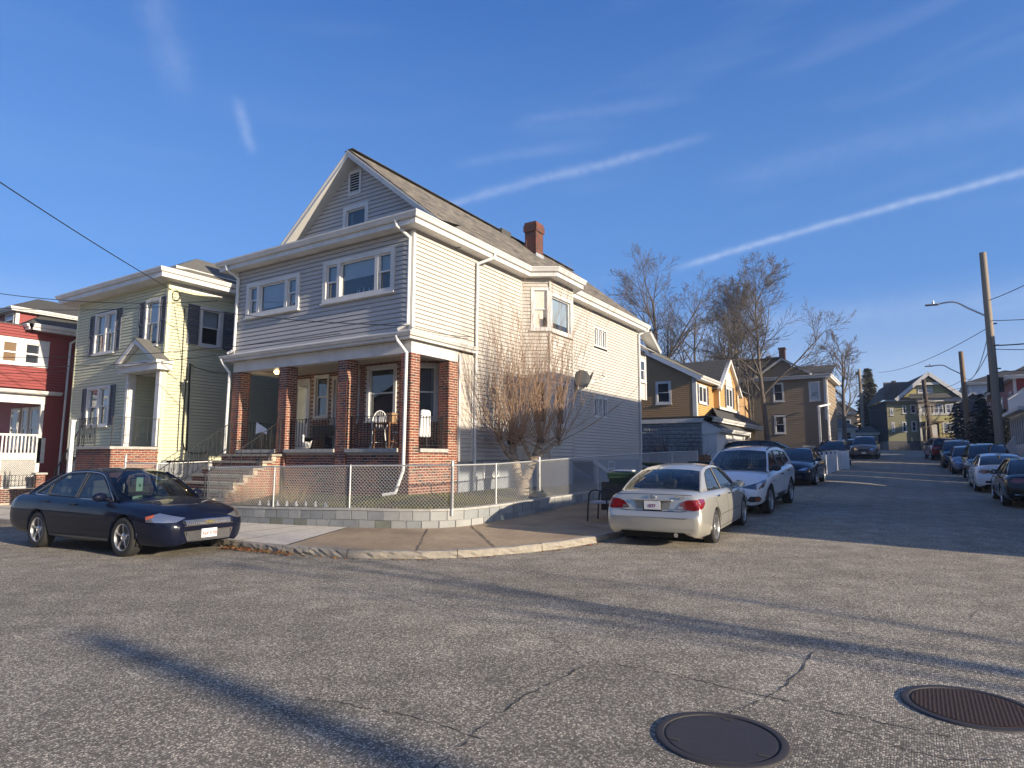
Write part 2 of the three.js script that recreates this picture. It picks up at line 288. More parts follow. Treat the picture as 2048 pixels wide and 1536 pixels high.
// lapped boards: every course is a part of its own
function siding(parent, fr, { u0, u1, v0, v1, exp, th = 0.022, holes = [], clip, mat, budget, name = 'clapboard' }) {
  const extra = [];
  for (let v = v0; v < v1 - 0.01; v += exp) {
    const vt = Math.min(v + exp, v1), cB = clip ? clip(v) : [u0, u1], cT = clip ? clip(vt) : [u0, u1];
    if (cB[1] - cB[0] < 0.02) continue;
    let segs = [[cB[0], cB[1], cT[0], cT[1]]];
    for (const [a, b, c, d] of holes) {
      if (Math.min(vt, d) - Math.max(v, c) < 0.5 * (vt - v)) continue;
      segs = segs.flatMap(([l, r, lt, rt]) => (b <= l || a >= r ? [[l, r, lt, rt]] : [...(a > l ? [[l, a, lt, a]] : []), ...(b < r ? [[b, r, b, rt]] : [])]));
    }
    for (const [l, r, lt, rt] of segs) {
      if (r - l < 0.01) continue; const s = new Soup(), e = vt - v, gv = Math.min(0.02, e * 0.16), k = 1 - gv / e, lg = mix(l, lt, k), rg = mix(r, rt, k), G = vt - gv;   // a face that leans in, then the dark groove under the next lap
      s.quad([l, v, th], [r, v, th], [rg, G, th * 0.5], [lg, G, th * 0.5]).quad([lg, G, th * 0.5], [rg, G, th * 0.5], [rg, G, -0.02], [lg, G, -0.02]).quad([lg, G, -0.02], [rg, G, -0.02], [rt, vt, -0.02], [lt, vt, -0.02]).quad([l, v, -0.02], [r, v, -0.02], [r, v, th], [l, v, th]);
      const g = fr.put(s.geo());
      if (budget && budget.n <= 0) extra.push(g); else { if (budget) budget.n--; part(parent, name, g, mat); }
    }
  }
  if (extra.length) { const m = part(parent, name, extra, mat); m.userData.kind = 'stuff'; }
}
// bricks are gathered, the best seen become parts, the rest one mass
class Bricks {
  constructor() { this.l = []; this.r = rng(77); }
  panel(fr, u0, u1, v0, v1, { hole, bond = 0, L = 0.203, H = 0.0677, proud = 0.004, head = 0, tone } = {}) {
    let row = bond; const rows = Math.max(1, Math.round((v1 - v0) / H)), hh = (v1 - v0) / rows;
    for (let i = 0; i < rows; i++, row++) {
      const v = v0 + i * hh; let u = u0 - (row % 2 ? L / 2 : 0);
      for (; u < u1 - 0.02; u += L) {
        const a = Math.max(u, u0) + (u > u0 ? 0.0075 : 0), b = Math.min(u + L, u1) - (u + L < u1 ? 0.0075 : 0);
        if (b - a < 0.03) continue; const um = (a + b) / 2, vm = v + hh / 2;
        if (hole && hole(um, vm)) continue;
        this.add(fr, um, vm, b - a, hh - 0.0165, proud + (this.r() - 0.5) * 0.004, tone);
      }
    }
  }
  add(fr, u, v, w, h, p, tone) {
    const m = new THREE.Matrix4().makeTranslation(u, v, p / 2 - 0.02).multiply(new THREE.Matrix4().makeScale(w, h, p + 0.04)); m.premultiply(fr.m);
    const pos = V3(0, 0, 0).applyMatrix4(m), n = V3(0, 0, 1).transformDirection(fr.m), d = CAM.clone().sub(pos), face = n.dot(d) / d.length();
    const q = this.r(); this.l.push({ m, k: face > 0 ? (face * w * h) / d.lengthSq() : 0, c: tone ? tone(q) : q < 0.3 ? 0 : q < 0.55 ? 1 : q < 0.72 ? 2 : q < 0.84 ? 3 : q < 0.92 ? 4 : 5 });
  }
  build(parent, max = 300) {
    this.l.sort((a, b) => b.k - a.k); const off = originOf(parent), T = off ? new THREE.Matrix4().makeTranslation(-off.x, -off.y, -off.z) : new THREE.Matrix4(), unit = brickUnit;
    this.l.slice(0, max).forEach((b) => { const m = new THREE.Mesh(unit, brickMats[b.c]); m.name = 'brick'; m.castShadow = m.receiveShadow = true; m.matrix.multiplyMatrices(T, b.m); m.matrix.decompose(m.position, m.quaternion, m.scale); parent.add(m); });
    const rest = this.l.slice(max); if (!rest.length) return;
    for (const c of [0, 1, 2, 3, 4, 5]) { const l = rest.filter((b) => b.c === c); if (!l.length) continue; const im = new THREE.InstancedMesh(unit, brickMats[c], l.length); l.forEach((b, i) => im.setMatrixAt(i, new THREE.Matrix4().multiplyMatrices(T, b.m))); im.name = 'brick'; im.userData.kind = 'stuff'; im.castShadow = im.receiveShadow = true; parent.add(im); }
  }
}
const brickUnit = (() => { const g = new THREE.BoxGeometry(1, 1, 1); const uv = g.attributes.uv; for (let i = 0; i < uv.count; i++) uv.setXY(i, uv.getX(i) * 0.2, uv.getY(i) * 0.06); return g; })();

// a window set into a wall frame
function win(parent, fr, u0, u1, v0, v1, { trim = 0.1, lites = [[0, 1, 'dh']], sill = true, back = mm.room, blind = 0, far = false, proud = 0.035, glass, cur = 0, mull = 0.05, tm = mm.trim, fm = mm.trim2, rec = -0.06, label } = {}) {
  const w = sub(parent, 'window', label), a = u0 + trim, b = u1 - trim, c = v0 + trim, d = v1 - trim, P = proud;
  part(w, 'frame', [fr.bx(u0, a, v0, v1, rec - 0.06, P), fr.bx(b, u1, v0, v1, rec - 0.06, P), fr.bx(a, b, d, v1, rec - 0.06, P), fr.bx(a, b, v0, c, rec - 0.06, P)], tm);
  if (sill) part(w, 'sill', fr.bx(u0 - 0.03, u1 + 0.03, v0 - 0.035, v0 + 0.012, 0, P + 0.045), tm);
  if (!far) part(w, 'room_dark', fr.bx(a, b, c, d, rec - 0.1, rec - 0.09), back);
  for (const [p, q, kind] of lites) {
    const l = mix(a, b, p) + (p > 0 ? mull / 2 : 0), r = mix(a, b, q) - (q < 1 ? mull / 2 : 0), f = 0.035, g = [];
    if (q < 1) part(w, 'mullion', fr.bx(r, r + mull, c, d, rec - 0.06, P - 0.01), tm);
    const sash = (y0, y1, n) => { g.push(fr.bx(l, l + f, y0, y1, n - 0.015, n + 0.02), fr.bx(r - f, r, y0, y1, n - 0.015, n + 0.02), fr.bx(l + f, r - f, y1 - f, y1, n - 0.015, n + 0.02), fr.bx(l + f, r - f, y0, y0 + f, n - 0.015, n + 0.02)); part(w, 'pane', fr.bx(l + f, r - f, y0 + f, y1 - f, n, n + 0.004), glass ?? (far ? mm.paneFar : mm.pane)); };
    if (kind === 'dh') { const m = (c + d) / 2; sash(m - 0.018, d, rec + 0.02); sash(c, m + 0.018, rec - 0.012); } else sash(c, d, rec);
    part(w, 'sash', g, fm);
    if (blind) part(w, 'blind', fr.bx(l + f, r - f, mix(d, c, blind), d - f, rec - 0.055, rec - 0.05), mm.blind);
    if (cur) { const s = new Soup(), n = 14; for (let i = 0; i < n; i++) { const x0 = mix(l + f, r - f, i / n), x1 = mix(l + f, r - f, (i + 1) / n), z0 = rec - 0.07 + 0.012 * Math.sin(i * 2.4), z1 = rec - 0.07 + 0.012 * Math.sin((i + 1) * 2.4); if (cur < 1 && i / n > cur / 2 && i / n < 1 - cur / 2) continue; s.quad([x0, c + f, z0], [x1, c + f, z1], [x1, d - f, z1], [x0, d - f, z0]); } part(w, 'curtain', fr.put(s.geo()), mm.curtain); }
  }
  return w;
}
function shutter(parent, fr, u0, u1, v0, v1, mat = mm.shutter) {
  const g = [fr.bx(u0, u0 + 0.04, v0, v1, 0.01, 0.05), fr.bx(u1 - 0.04, u1, v0, v1, 0.01, 0.05), fr.bx(u0 + 0.04, u1 - 0.04, v1 - 0.06, v1, 0.01, 0.05), fr.bx(u0 + 0.04, u1 - 0.04, v0, v0 + 0.07, 0.01, 0.05), fr.bx(u0 + 0.04, u1 - 0.04, (v0 + v1) / 2 - 0.03, (v0 + v1) / 2 + 0.03, 0.01, 0.05)];
  for (let v = v0 + 0.08; v < v1 - 0.07; v += 0.045) { const s = new Soup(); s.quad([u0 + 0.04, v, 0.042], [u1 - 0.04, v, 0.042], [u1 - 0.04, v + 0.04, 0.018], [u0 + 0.04, v + 0.04, 0.018]); g.push(fr.put(s.geo())); }
  part(parent, 'shutter', g, mat);
}
// lapped roof courses on a quad a-b (eave, left to right seen from above the slope) c-d (ridge right, left)
function roofCourses(parent, a, b, c, d, mat, exp = 0.15, name = 'shingle_course') {
  const A = V3(...a), B = V3(...b), C = V3(...c), D = V3(...d), n = Math.max(2, Math.round(A.distanceTo(D) / exp)), nor = B.clone().sub(A).cross(D.clone().sub(A)).normalize(); if (nor.y < 0) nor.negate();
  const s = new Soup(); const W = A.distanceTo(B), L = A.distanceTo(D);
  for (let i = 0; i < n; i++) {
    const t0 = i / n, t1 = (i + 1.25) / n, p = A.clone().lerp(D, t0).addScaledVector(nor, 0.014), q = B.clone().lerp(C, t0).addScaledVector(nor, 0.014), r = B.clone().lerp(C, Math.min(t1, 1)).addScaledVector(nor, 0.002), u = A.clone().lerp(D, Math.min(t1, 1)).addScaledVector(nor, 0.002), p0 = A.clone().lerp(D, t0), q0 = B.clone().lerp(C, t0);
    s.quad(p.toArray(), q.toArray(), r.toArray(), u.toArray(), [[0, t0 * L], [W, t0 * L], [W, t1 * L], [0, t1 * L]]); s.quad(p0.toArray(), q0.toArray(), q.toArray(), p.toArray());
  }
  const m = part(parent, name, s.geo(), mat); m.userData.kind = 'stuff'; return m;
}
// ---------------------------------------------------------------- the lie of the land
const PL = [[0, 0], [11.5, 0], [16, 0.14], [20, 0.33], [28, 0.58], [45, 0.95], [66, 1.85], [78, 2.6], [95, 2.95], [220, 3.4]], PR = [[0, 0], [14, 0.0], [24, 0.17], [30, 0.32], [38, 0.58], [45, 0.78], [66, 1.75], [78, 2.55], [95, 2.95], [220, 3.4]];
const lin = (T, d) => { if (d <= T[0][0]) return T[0][1]; for (let i = 1; i < T.length; i++) if (d < T[i][0]) return mix(T[i - 1][1], T[i][1], (d - T[i - 1][0]) / (T[i][0] - T[i - 1][0])); return T[T.length - 1][1]; };
const soft = (T, d) => { let v = 0; for (let k = -3; k <= 3; k++) v += lin(T, d + k * 0.7); return v / 7; };
function gr(x, z) { const d = -z; return mix(soft(PL, d), soft(PR, d), sstep(-3.6, 2.2, x)) - 0.0135 * clamp(-x - 4.5, 0, 40) * sstep(16, 9, d); }
// ---------------------------------------------------------------- ground, road, kerbs, sidewalks
const steps_ = (a, b, s) => { const o = []; const n = Math.max(1, Math.round((b - a) / s)); for (let i = 0; i <= n; i++) o.push(mix(a, b, i / n)); return o; };
function sheet(xs, zs, yf, cf) {
  const p = [], u = [], c = [], ix = [];
  for (const z of zs) for (const x of xs) { p.push(x, yf(x, z), z); u.push(x, z); if (cf) c.push(...cf(x, z)); }
  for (let j = 0; j + 1 < zs.length; j++) for (let i = 0; i + 1 < xs.length; i++) { const a = j * xs.length + i, b = a + xs.length; ix.push(a, b, a + 1, a + 1, b, b + 1); }
  const g = new THREE.BufferGeometry(); g.setAttribute('position', new THREE.Float32BufferAttribute(p, 3)); g.setAttribute('uv', new THREE.Float32BufferAttribute(u, 2)); if (cf) g.setAttribute('color', new THREE.Float32BufferAttribute(c, 3)); g.setIndex(ix); g.computeVertexNormals(); return g;
}
struct('ground', sheet([-450, -200, -100, ...steps_(-62, 42, 4), 100, 200, 450], [-450, -250, -150, ...steps_(-110, 34, 4), 100, 200, 450], (x, z) => gr(x, z) - 0.16 + 0.0 * x), mm.soil);
const roadTone = (x, z) => {
  const lane = 0.08 * Math.exp(-Math.pow((x + 0.2) / 2.2, 2)) * sstep(-7, -12, z);
  const n = fbm(x * 0.55 + 40, z * 0.55, 71, 4) - 0.5, m = fbm(x * 2.2, z * 2.2, 72, 3) - 0.5, p = sstep(-2.35, -2.15, x) * sstep(1.4, 1.2, x) * sstep(-4.85, -4.7, z) * 0.06;
  const gutter = 0.22 * Math.exp(-Math.pow((z + 7.3) / 0.35, 2)) * sstep(-7.5, -9, x);
  const q = 1.0 + 0.5 * n + 0.3 * m + lane - p - gutter; return [q * 1.04, q * 0.985, q * 0.86];
};
const road = struct('road', sheet([...steps_(-62, -24, 2), ...steps_(-23.6, 7.6, 0.4), ...steps_(8, 30, 2)], [...steps_(-76, -30, 1), ...steps_(-29.5, -20, 0.5), ...steps_(-19.6, 5.2, 0.4), ...steps_(6, 26, 2)], gr, roadTone), mm.road);
function crack(pts, w = 0.016, seed = 1) {
  const r = rng(seed), P = new THREE.CatmullRomCurve3(pts.map(([x, z]) => V3(x, 0, z)), false, 'centripetal'), n = Math.ceil(P.getLength() / 0.05), s = new Soup(); let o = null;
  for (let i = 0; i <= n; i++) {
    const q = P.getPoint(i / n), t = P.getTangent(i / n), j = (r() - 0.5) * 0.03, ww = w * (0.3 + 1.1 * r()), nx = -t.z, nz = t.x, x = q.x + nx * j, z = q.z + nz * j, y = gr(x, z) + 0.0035;
    const e = [[x + nx * ww / 2, y, z + nz * ww / 2], [x - nx * ww / 2, y, z - nz * ww / 2]]; if (o && r() > 0.06) s.quad(o[0], o[1], e[1], e[0]); o = e;
  }
  part(road, 'crack', s.geo(), mm.crack);
}
[[[-2.25, -4.79], [-2.32, -3.67], [-2.16, -2.5]], [[-2.25, -4.79], [-1.8, -4.81], [-1.03, -4.73], [0.1, -4.62]], [[-0.8, -6.12], [-0.92, -4.78], [-1.1, -4.3]], [[-0.78, -6.13], [-0.04, -6.1], [0.57, -6.06], [1.8, -6.0]], [[-6.58, -5.59], [-5.9, -5.72], [-5.12, -5.68], [-4.5, -5.5], [-3.93, -5.59]], [[-3.67, -2.99], [-3.21, -3.1], [-2.64, -3.18], [-2.2, -3.14]], [[-3.3, -5.3], [-2.72, -5.09], [-2.42, -4.86]], [[-9.8, -6.6], [-9.1, -6.75], [-8.3, -6.7]], [[-0.5, -4.4], [0.05, -4.3], [0.3, -4.45]], [[-0.3, -10.5], [0.5, -9.2], [0.35, -8.0]]].forEach((p, i) => crack(p, i < 4 ? 0.009 : 0.007, 300 + i));
// darker patch of younger asphalt round the covers
// manhole covers
function manhole(x, z, r, label, lidMat, waffle) {
  const y = gr(x, z), t = worldThing('manhole_cover', label, 'manhole cover', [x, y, z]);
  const L = (pts) => { const g = new THREE.LatheGeometry(pts.map((p) => new THREE.Vector2(...p)), 64); g.translate(x, y, z); return ni(g); };
  part(t, 'ring', L([[r - 0.035, -0.03], [r - 0.035, 0.008], [r - 0.03, 0.012], [r + 0.005, 0.012], [r + 0.014, 0.004], [r + 0.02, -0.02]]), mm.darkIron);
  part(t, 'lid', L([[0.001, 0.006], [r - 0.06, 0.006], [r - 0.048, 0.008], [r - 0.043, 0.004], [r - 0.043, -0.03]]), lidMat);
  if (waffle) { const g = []; for (let k = -r + 0.06; k < r - 0.05; k += 0.024) { const h = Math.sqrt((r - 0.055) ** 2 - k * k); g.push(bx(x + k - 0.005, x + k + 0.005, y + 0.006, y + 0.0115, z - h, z + h), bx(x - h, x + h, y + 0.006, y + 0.011, z + k - 0.005, z + k + 0.005)); } part(t, 'waffle_pattern', g, lidMat); }
  else { const g = []; for (const a of [0.4, 2.5, 4.6]) g.push(bx(x + Math.cos(a) * r * 0.78 - 0.03, x + Math.cos(a) * r * 0.78 + 0.03, y + 0.0062, y + 0.009, z + Math.sin(a) * r * 0.78 - 0.012, z + Math.sin(a) * r * 0.78 + 0.012)); part(t, 'pick_hole', g, mm.crack); }
}
manhole(-1.045, -3.9, 0.355, 'dark smooth round iron manhole cover, nearest and lower of the two in the road', mm.darkIron);
manhole(0.2, -5.24, 0.375, 'rusty brown waffle patterned manhole cover at the right edge of the photo', mm.rustIron, true);

const K = [[-62, -7.5], [-30, -7.5], [-20, -7.5], [-15.4, -7.5], [-12, -7.5], [-9.5, -7.5], [-7.9, -7.72], [-6.6, -8.4], [-5.75, -9.6], [-5.3, -10.9], [-5.1, -12.6], [-5, -16], [-5, -23], [-5, -35], [-5, -70]];
const Wl = [[-62, -10.6], [-30, -10.3], [-20, -9.95], [-15.4, -9.8], [-12, -10.05], [-10.8, -10.22], [-9.5, -10.55], [-8.8, -10.95], [-8.45, -11.5], [-8.36, -12.2], [-8.32, -13], [-8.3, -16], [-8.3, -23], [-8.3, -35], [-8.3, -70]];
const Hl = [[-62, -13], [-30, -12.5], [-20, -12.0], [-15.4, -11.9], [-12, -11.9], [-10.8, -11.9], [-10.6, -11.9], [-10.55, -11.95], [-10.5, -12.1], [-10.5, -12.5], [-10.5, -13.2], [-10.5, -16], [-10.5, -23], [-10.7, -35], [-10.9, -70]];
const curveOf = (pts) => { const c = new THREE.CatmullRomCurve3(pts.map(([x, z]) => V3(x, 0, z)), false, 'centripetal'), n = pts.length - 1; return (t) => { const q = c.getPoint(clamp(t / n, 0, 1)); return [q.x, q.z]; }; };
const kC = curveOf(K), wC = curveOf(Wl), hC = curveOf(Hl);
function strip(cA, cB, t0, t1, yA, yB, { nu = 8, nv = 5, colour, seed = 0 } = {}) {
  const p = [], u = [], c = [], ix = [];
  for (let i = 0; i <= nu; i++) { const t = mix(t0, t1, i / nu), a = cA(t), b = cB(t); for (let j = 0; j <= nv; j++) { const k = j / nv, x = mix(a[0], b[0], k), z = mix(a[1], b[1], k); p.push(x, mix(yA(a[0], a[1], t), yB(b[0], b[1], t), k), z); u.push(x, z); if (colour) c.push(...colour(x, z)); } }
  for (let i = 0; i < nu; i++) for (let j = 0; j < nv; j++) { const a = i * (nv + 1) + j, b = a + nv + 1; ix.push(a, b, a + 1, a + 1, b, b + 1); }
  const g = new THREE.BufferGeometry(); g.setAttribute('position', new THREE.Float32BufferAttribute(p, 3)); g.setAttribute('uv', new THREE.Float32BufferAttribute(u, 2)); if (colour) g.setAttribute('color', new THREE.Float32BufferAttribute(c, 3)); g.setIndex(ix); g.computeVertexNormals(); return g;
}
const kTop = (x, z) => gr(x, z) + 0.115, wBot = (x, z) => gr(x, z) + 0.13;
const oldTone = (x, z) => { const q = 1 + 0.9 * (fbm(x * 0.9, z * 0.9, 81, 4) - 0.5) + 0.4 * (fbm(x * 4, z * 4, 82, 2) - 0.5), e = fbm(x * 0.5, z * 0.5, 83, 2); return [q, q * mix(0.96, 1.02, e), q * mix(0.9, 1.05, e)]; };
const kIn = (t) => { const a = kC(t), b = wC(t), l = Math.hypot(b[0] - a[0], b[1] - a[1]); return [mix(a[0], b[0], 0.15 / l), mix(a[1], b[1], 0.15 / l)]; };
const walk = struct('sidewalk', [strip(kIn, wC, 5, 14, kTop, wBot, { nu: 70, nv: 8, colour: oldTone })], mm.walkOld);
// new concrete in cast panels, left of the slanting seam
for (const [a, b] of [[0, 1], [1, 1.6], [1.6, 2.1], [2.1, 2.55], [2.55, 2.9], [2.9, 3.2], [3.2, 3.55], [3.55, 3.95], [3.95, 4.38], [4.38, 4.98]]) part(walk, 'concrete_panel', strip(kIn, wC, a + 0.006, b - 0.006, (x, z) => kTop(x, z) + 0.004, (x, z) => wBot(x, z) + 0.004, { nu: 6, nv: 3 }), mm.walkNew);
part(walk, 'panel_joint', strip(kIn, wC, 0, 5.0, (x, z) => kTop(x, z) - 0.006, (x, z) => wBot(x, z) - 0.006, { nu: 30, nv: 2 }), mm.crack);
function walkSeam(a, b, w, seed) { const r = rng(seed), s = new Soup(), n = 14; let o; for (let i = 0; i <= n; i++) { const t = i / n, x = mix(a[0], b[0], t) + (r() - 0.5) * 0.03, z = mix(a[1], b[1], t) + (r() - 0.5) * 0.03, y = mix(gr(...a), gr(...b), t) + mix(a[2] ?? 0.134, b[2] ?? 0.122, t) + 0.003, q = w * (0.5 + r()); const e = [[x - q / 2, y, z], [x + q / 2, y, z + 0.2 * q]]; if (o) s.quad(o[0], o[1], e[1], e[0]); o = e; } part(walk, 'sidewalk_crack', s.geo(), mm.crack); }
walkSeam([-8.95, -10.75], [-7.05, -8.2], 0.022, 5); walkSeam([-8.42, -11.6], [-6.15, -9.15], 0.03, 6); walkSeam([-8.3, -14.2], [-5.25, -12.0], 0.03, 7); walkSeam([-8.0, -9.2], [-6.6, -9.4], 0.014, 8); walkSeam([-8.2, -12.6], [-5.5, -11.2], 0.012, 9); walkSeam([-7.7, -15.6], [-5.6, -14.6], 0.03, 10);
// granite kerb stones, each its own split face
{
  const c = new THREE.CatmullRomCurve3(K.map(([x, z]) => V3(x, 0, z)), false, 'centripetal'), n = K.length - 1; let t = 2.0, i = 0; const r = rng(19);
  const lenAt = (t) => { const a = kC(t), b = kC(t + 0.01); return Math.hypot(a[0] - b[0], a[1] - b[1]) / 0.01; };
  while (t < 12.9 && i < 60) {
    const L = 1.5 + 0.8 * r(), t1 = Math.min(t + L / lenAt(t), 13), s = new Soup(), nu = 16, dip = (r() - 0.5) * 0.012, seed = 900 + i; const col = [];
    const P = (k, row) => {
      const tt = mix(t + 0.012 / lenAt(t), t1, k / nu), a = kC(tt), b = wC(tt), l = Math.hypot(b[0] - a[0], b[1] - a[1]), dx = (b[0] - a[0]) / l, dz = (b[1] - a[1]) / l, y0 = gr(a[0], a[1]);
      const [o, y] = [[0.165, 0.118], [0.015, 0.118], [0, 0.1], [-0.012, 0.055], [-0.012, 0.01], [0, -0.08]][row];
      const j = row > 0 && row < 5 ? (vn(k * 1.3 + seed * 3, row * 1.7, seed) - 0.5) * 0.045 : 0, jy = row < 2 ? (vn(k * 0.7, row, seed + 5) - 0.5) * 0.012 : 0;
      return [a[0] + dx * (o + j), y0 + y + dip + jy, a[1] + dz * (o + j)];
    };
    for (let k = 0; k < nu; k++) for (let row = 0; row < 5; row++) s.quad(P(k, row), P(k + 1, row), P(k + 1, row + 1), P(k, row + 1));
    part(walk, 'kerb_stone', s.geo(), mm.kerb); t = t1; i++;
  }
  part(walk, 'kerb_run', [strip(kC, kIn, 0, 2, (x, z) => gr(x, z) + 0.118, (x, z) => gr(x, z) + 0.118, { nu: 6, nv: 1 }), strip(kC, kC, 0, 2, (x, z) => gr(x, z) + 0.118, (x, z) => gr(x, z) - 0.1, { nu: 6, nv: 1 }), strip(kC, kIn, 13, 14, (x, z) => gr(x, z) + 0.118, (x, z) => gr(x, z) + 0.118, { nu: 30, nv: 1 }), strip(kC, kC, 13, 14, (x, z) => gr(x, z) + 0.118, (x, z) => gr(x, z) - 0.1, { nu: 30, nv: 1 })], mm.kerb);
}
// right-hand sidewalk up the side street
{
  const zs = steps_(-75, -9, 1.5), w = struct('sidewalk', sheet([4.25, 4.9, 5.6, 6.3], zs, (x, z) => gr(x, z) + 0.12, oldTone), mm.walkOld);
  const s = new Soup(); for (let i = 0; i + 1 < zs.length; i++) { const [a, b] = [zs[i], zs[i + 1]]; s.quad([4.1, gr(4.1, a) + 0.12, a], [4.1, gr(4.1, b) + 0.12, b], [4.1, gr(4.1, b) - 0.05, b], [4.1, gr(4.1, a) - 0.05, a]); s.quad([4.1, gr(4.1, a) + 0.12, a], [4.25, gr(4.1, a) + 0.12, a], [4.25, gr(4.1, b) + 0.12, b], [4.1, gr(4.1, b) + 0.12, b]); } part(w, 'kerb_run', s.geo(), mm.kerb);
  struct('front_yard', sheet([6.3, 8, 12, 30], zs, (x, z) => gr(x, z) + 0.1), mm.soil);
}
// yards
const wt = (t) => lin([[3, 0.38], [4, 0.45], [5, 0.485], [7, 0.5], [10, 0.53], [11, 0.58], [12, 0.72], [13, 0.98], [14, 2.2]], t);
const yardH = (t) => lin([[3, 0.6], [5, 0.66], [8, 0.68], [10, 0.66], [11, 0.7], [12, 0.86], [13, 1.1], [14, 2.2]], t);
const wIn = (t) => { const a = wC(t), b = hC(t), l = Math.max(0.3, Math.hypot(b[0] - a[0], b[1] - a[1])); return [mix(a[0], b[0], 0.12 / l), mix(a[1], b[1], 0.12 / l)]; };
const yard = struct('yard', strip(wIn, hC, 3.05, 14, (x, z, t) => Math.max(wt(t) - 0.03, gr(x, z) + 0.1) + 0.02 * (vn(x * 3, z * 3, 4) - 0.5), (x, z, t) => yardH(t), { nu: 120, nv: 10 }), mm.soil);
struct('front_yard', strip(wC, hC, 0, 3.05, (x, z) => gr(x, z) + 0.13, (x, z) => gr(x, z) + 0.3, { nu: 24, nv: 3 }), mm.walkNew);
// short winter grass as one mass
{
  const r = rng(5), pts = []; for (let i = 0; i < 15000; i++) { const t = 3.9 + 7.6 * r(), k = Math.pow(r(), 0.8), a = wIn(t), b = hC(t), x = mix(a[0], b[0], k), z = mix(a[1], b[1], k); if (fbm(x * 1.3, z * 1.3, 91, 3) < 0.44 + 0.06 * r()) continue; pts.push([x, mix(Math.max(wt(t) - 0.03, gr(x, z) + 0.1), yardH(t), k), z]); }
  const g = new THREE.BufferGeometry(); g.setAttribute('position', new THREE.Float32BufferAttribute([-0.004, 0, 0, 0.004, 0, 0, 0.006, 0.045, 0.012, -0.004, 0, 0.003, 0.003, 0, -0.004, -0.012, 0.035, -0.006], 3)); g.computeVertexNormals();
  const im = new THREE.InstancedMesh(g, M('grass blade', [1, 1, 1], 0.9), pts.length), m = new THREE.Matrix4(), q = new THREE.Quaternion(); pts.forEach(([x, y, z], i) => { const s = 0.7 + 0.9 * r(); m.compose(V3(x, y - 0.003, z), q.setFromEuler(new THREE.Euler((r() - 0.5) * 0.8, r() * 6.28, (r() - 0.5) * 0.8)), V3(s, s, s)); im.setMatrixAt(i, m); const d = r(); im.setColorAt(i, new THREE.Color().setRGB(...(d < 0.45 ? [0.1, 0.13, 0.035] : d < 0.8 ? [0.17, 0.16, 0.06] : [0.26, 0.19, 0.09]))); });
  im.name = 'lawn_grass'; im.userData = { kind: 'stuff', label: 'short patchy winter grass behind the chain link fence', category: 'grass' }; im.castShadow = im.receiveShadow = true; scene.add(im);
}
// leaf litter in the gutter
{
  const r = rng(8), g = new THREE.BufferGeometry(); g.setAttribute('position', new THREE.Float32BufferAttribute([-0.03, 0, 0, 0, 0.008, -0.02, 0.035, 0.004, 0, -0.03, 0, 0, 0.035, 0.004, 0, 0, 0.012, 0.022], 3)); g.computeVertexNormals();
  const n = 620, im = new THREE.InstancedMesh(g, mm.leaf, n), m = new THREE.Matrix4(), q = new THREE.Quaternion();
  for (let i = 0; i < n; i++) { let x, y, z; const w = r(); if (w < 0.62) { x = -11.0 + 1.9 * Math.pow(r(), 1.4); z = -7.46 + 0.22 * Math.pow(r(), 1.5); y = gr(x, z) + 0.004 + 0.03 * r(); } else if (w < 0.85) { const t = 5 + 4.2 * r(), a = kC(t), b = wC(t), k = -0.03 - 0.03 * r(); x = mix(a[0], b[0], k); z = mix(a[1], b[1], k); y = gr(x, z) + 0.004; } else { const t = 3.9 + 6.5 * r(), a = wIn(t), b = hC(t), k = Math.pow(r(), 3); x = mix(a[0], b[0], k); z = mix(a[1], b[1], k); y = mix(wt(t) - 0.03, yardH(t), k) + 0.01; } const s = 0.5 + 0.6 * r(); m.compose(V3(x, y, z), q.setFromEuler(new THREE.Euler(r() - 0.5, r() * 6.28, r() - 0.5)), V3(s, s, s)); im.setMatrixAt(i, m); im.setColorAt(i, new THREE.Color().setRGB(0.6 + 0.8 * r(), 0.6 + 0.7 * r(), 0.6 + 0.5 * r())); }
  im.name = 'leaf_litter'; im.userData = { kind: 'stuff', label: 'brown dead leaves gathered along the kerb', category: 'leaves' }; im.castShadow = true; scene.add(im);
}
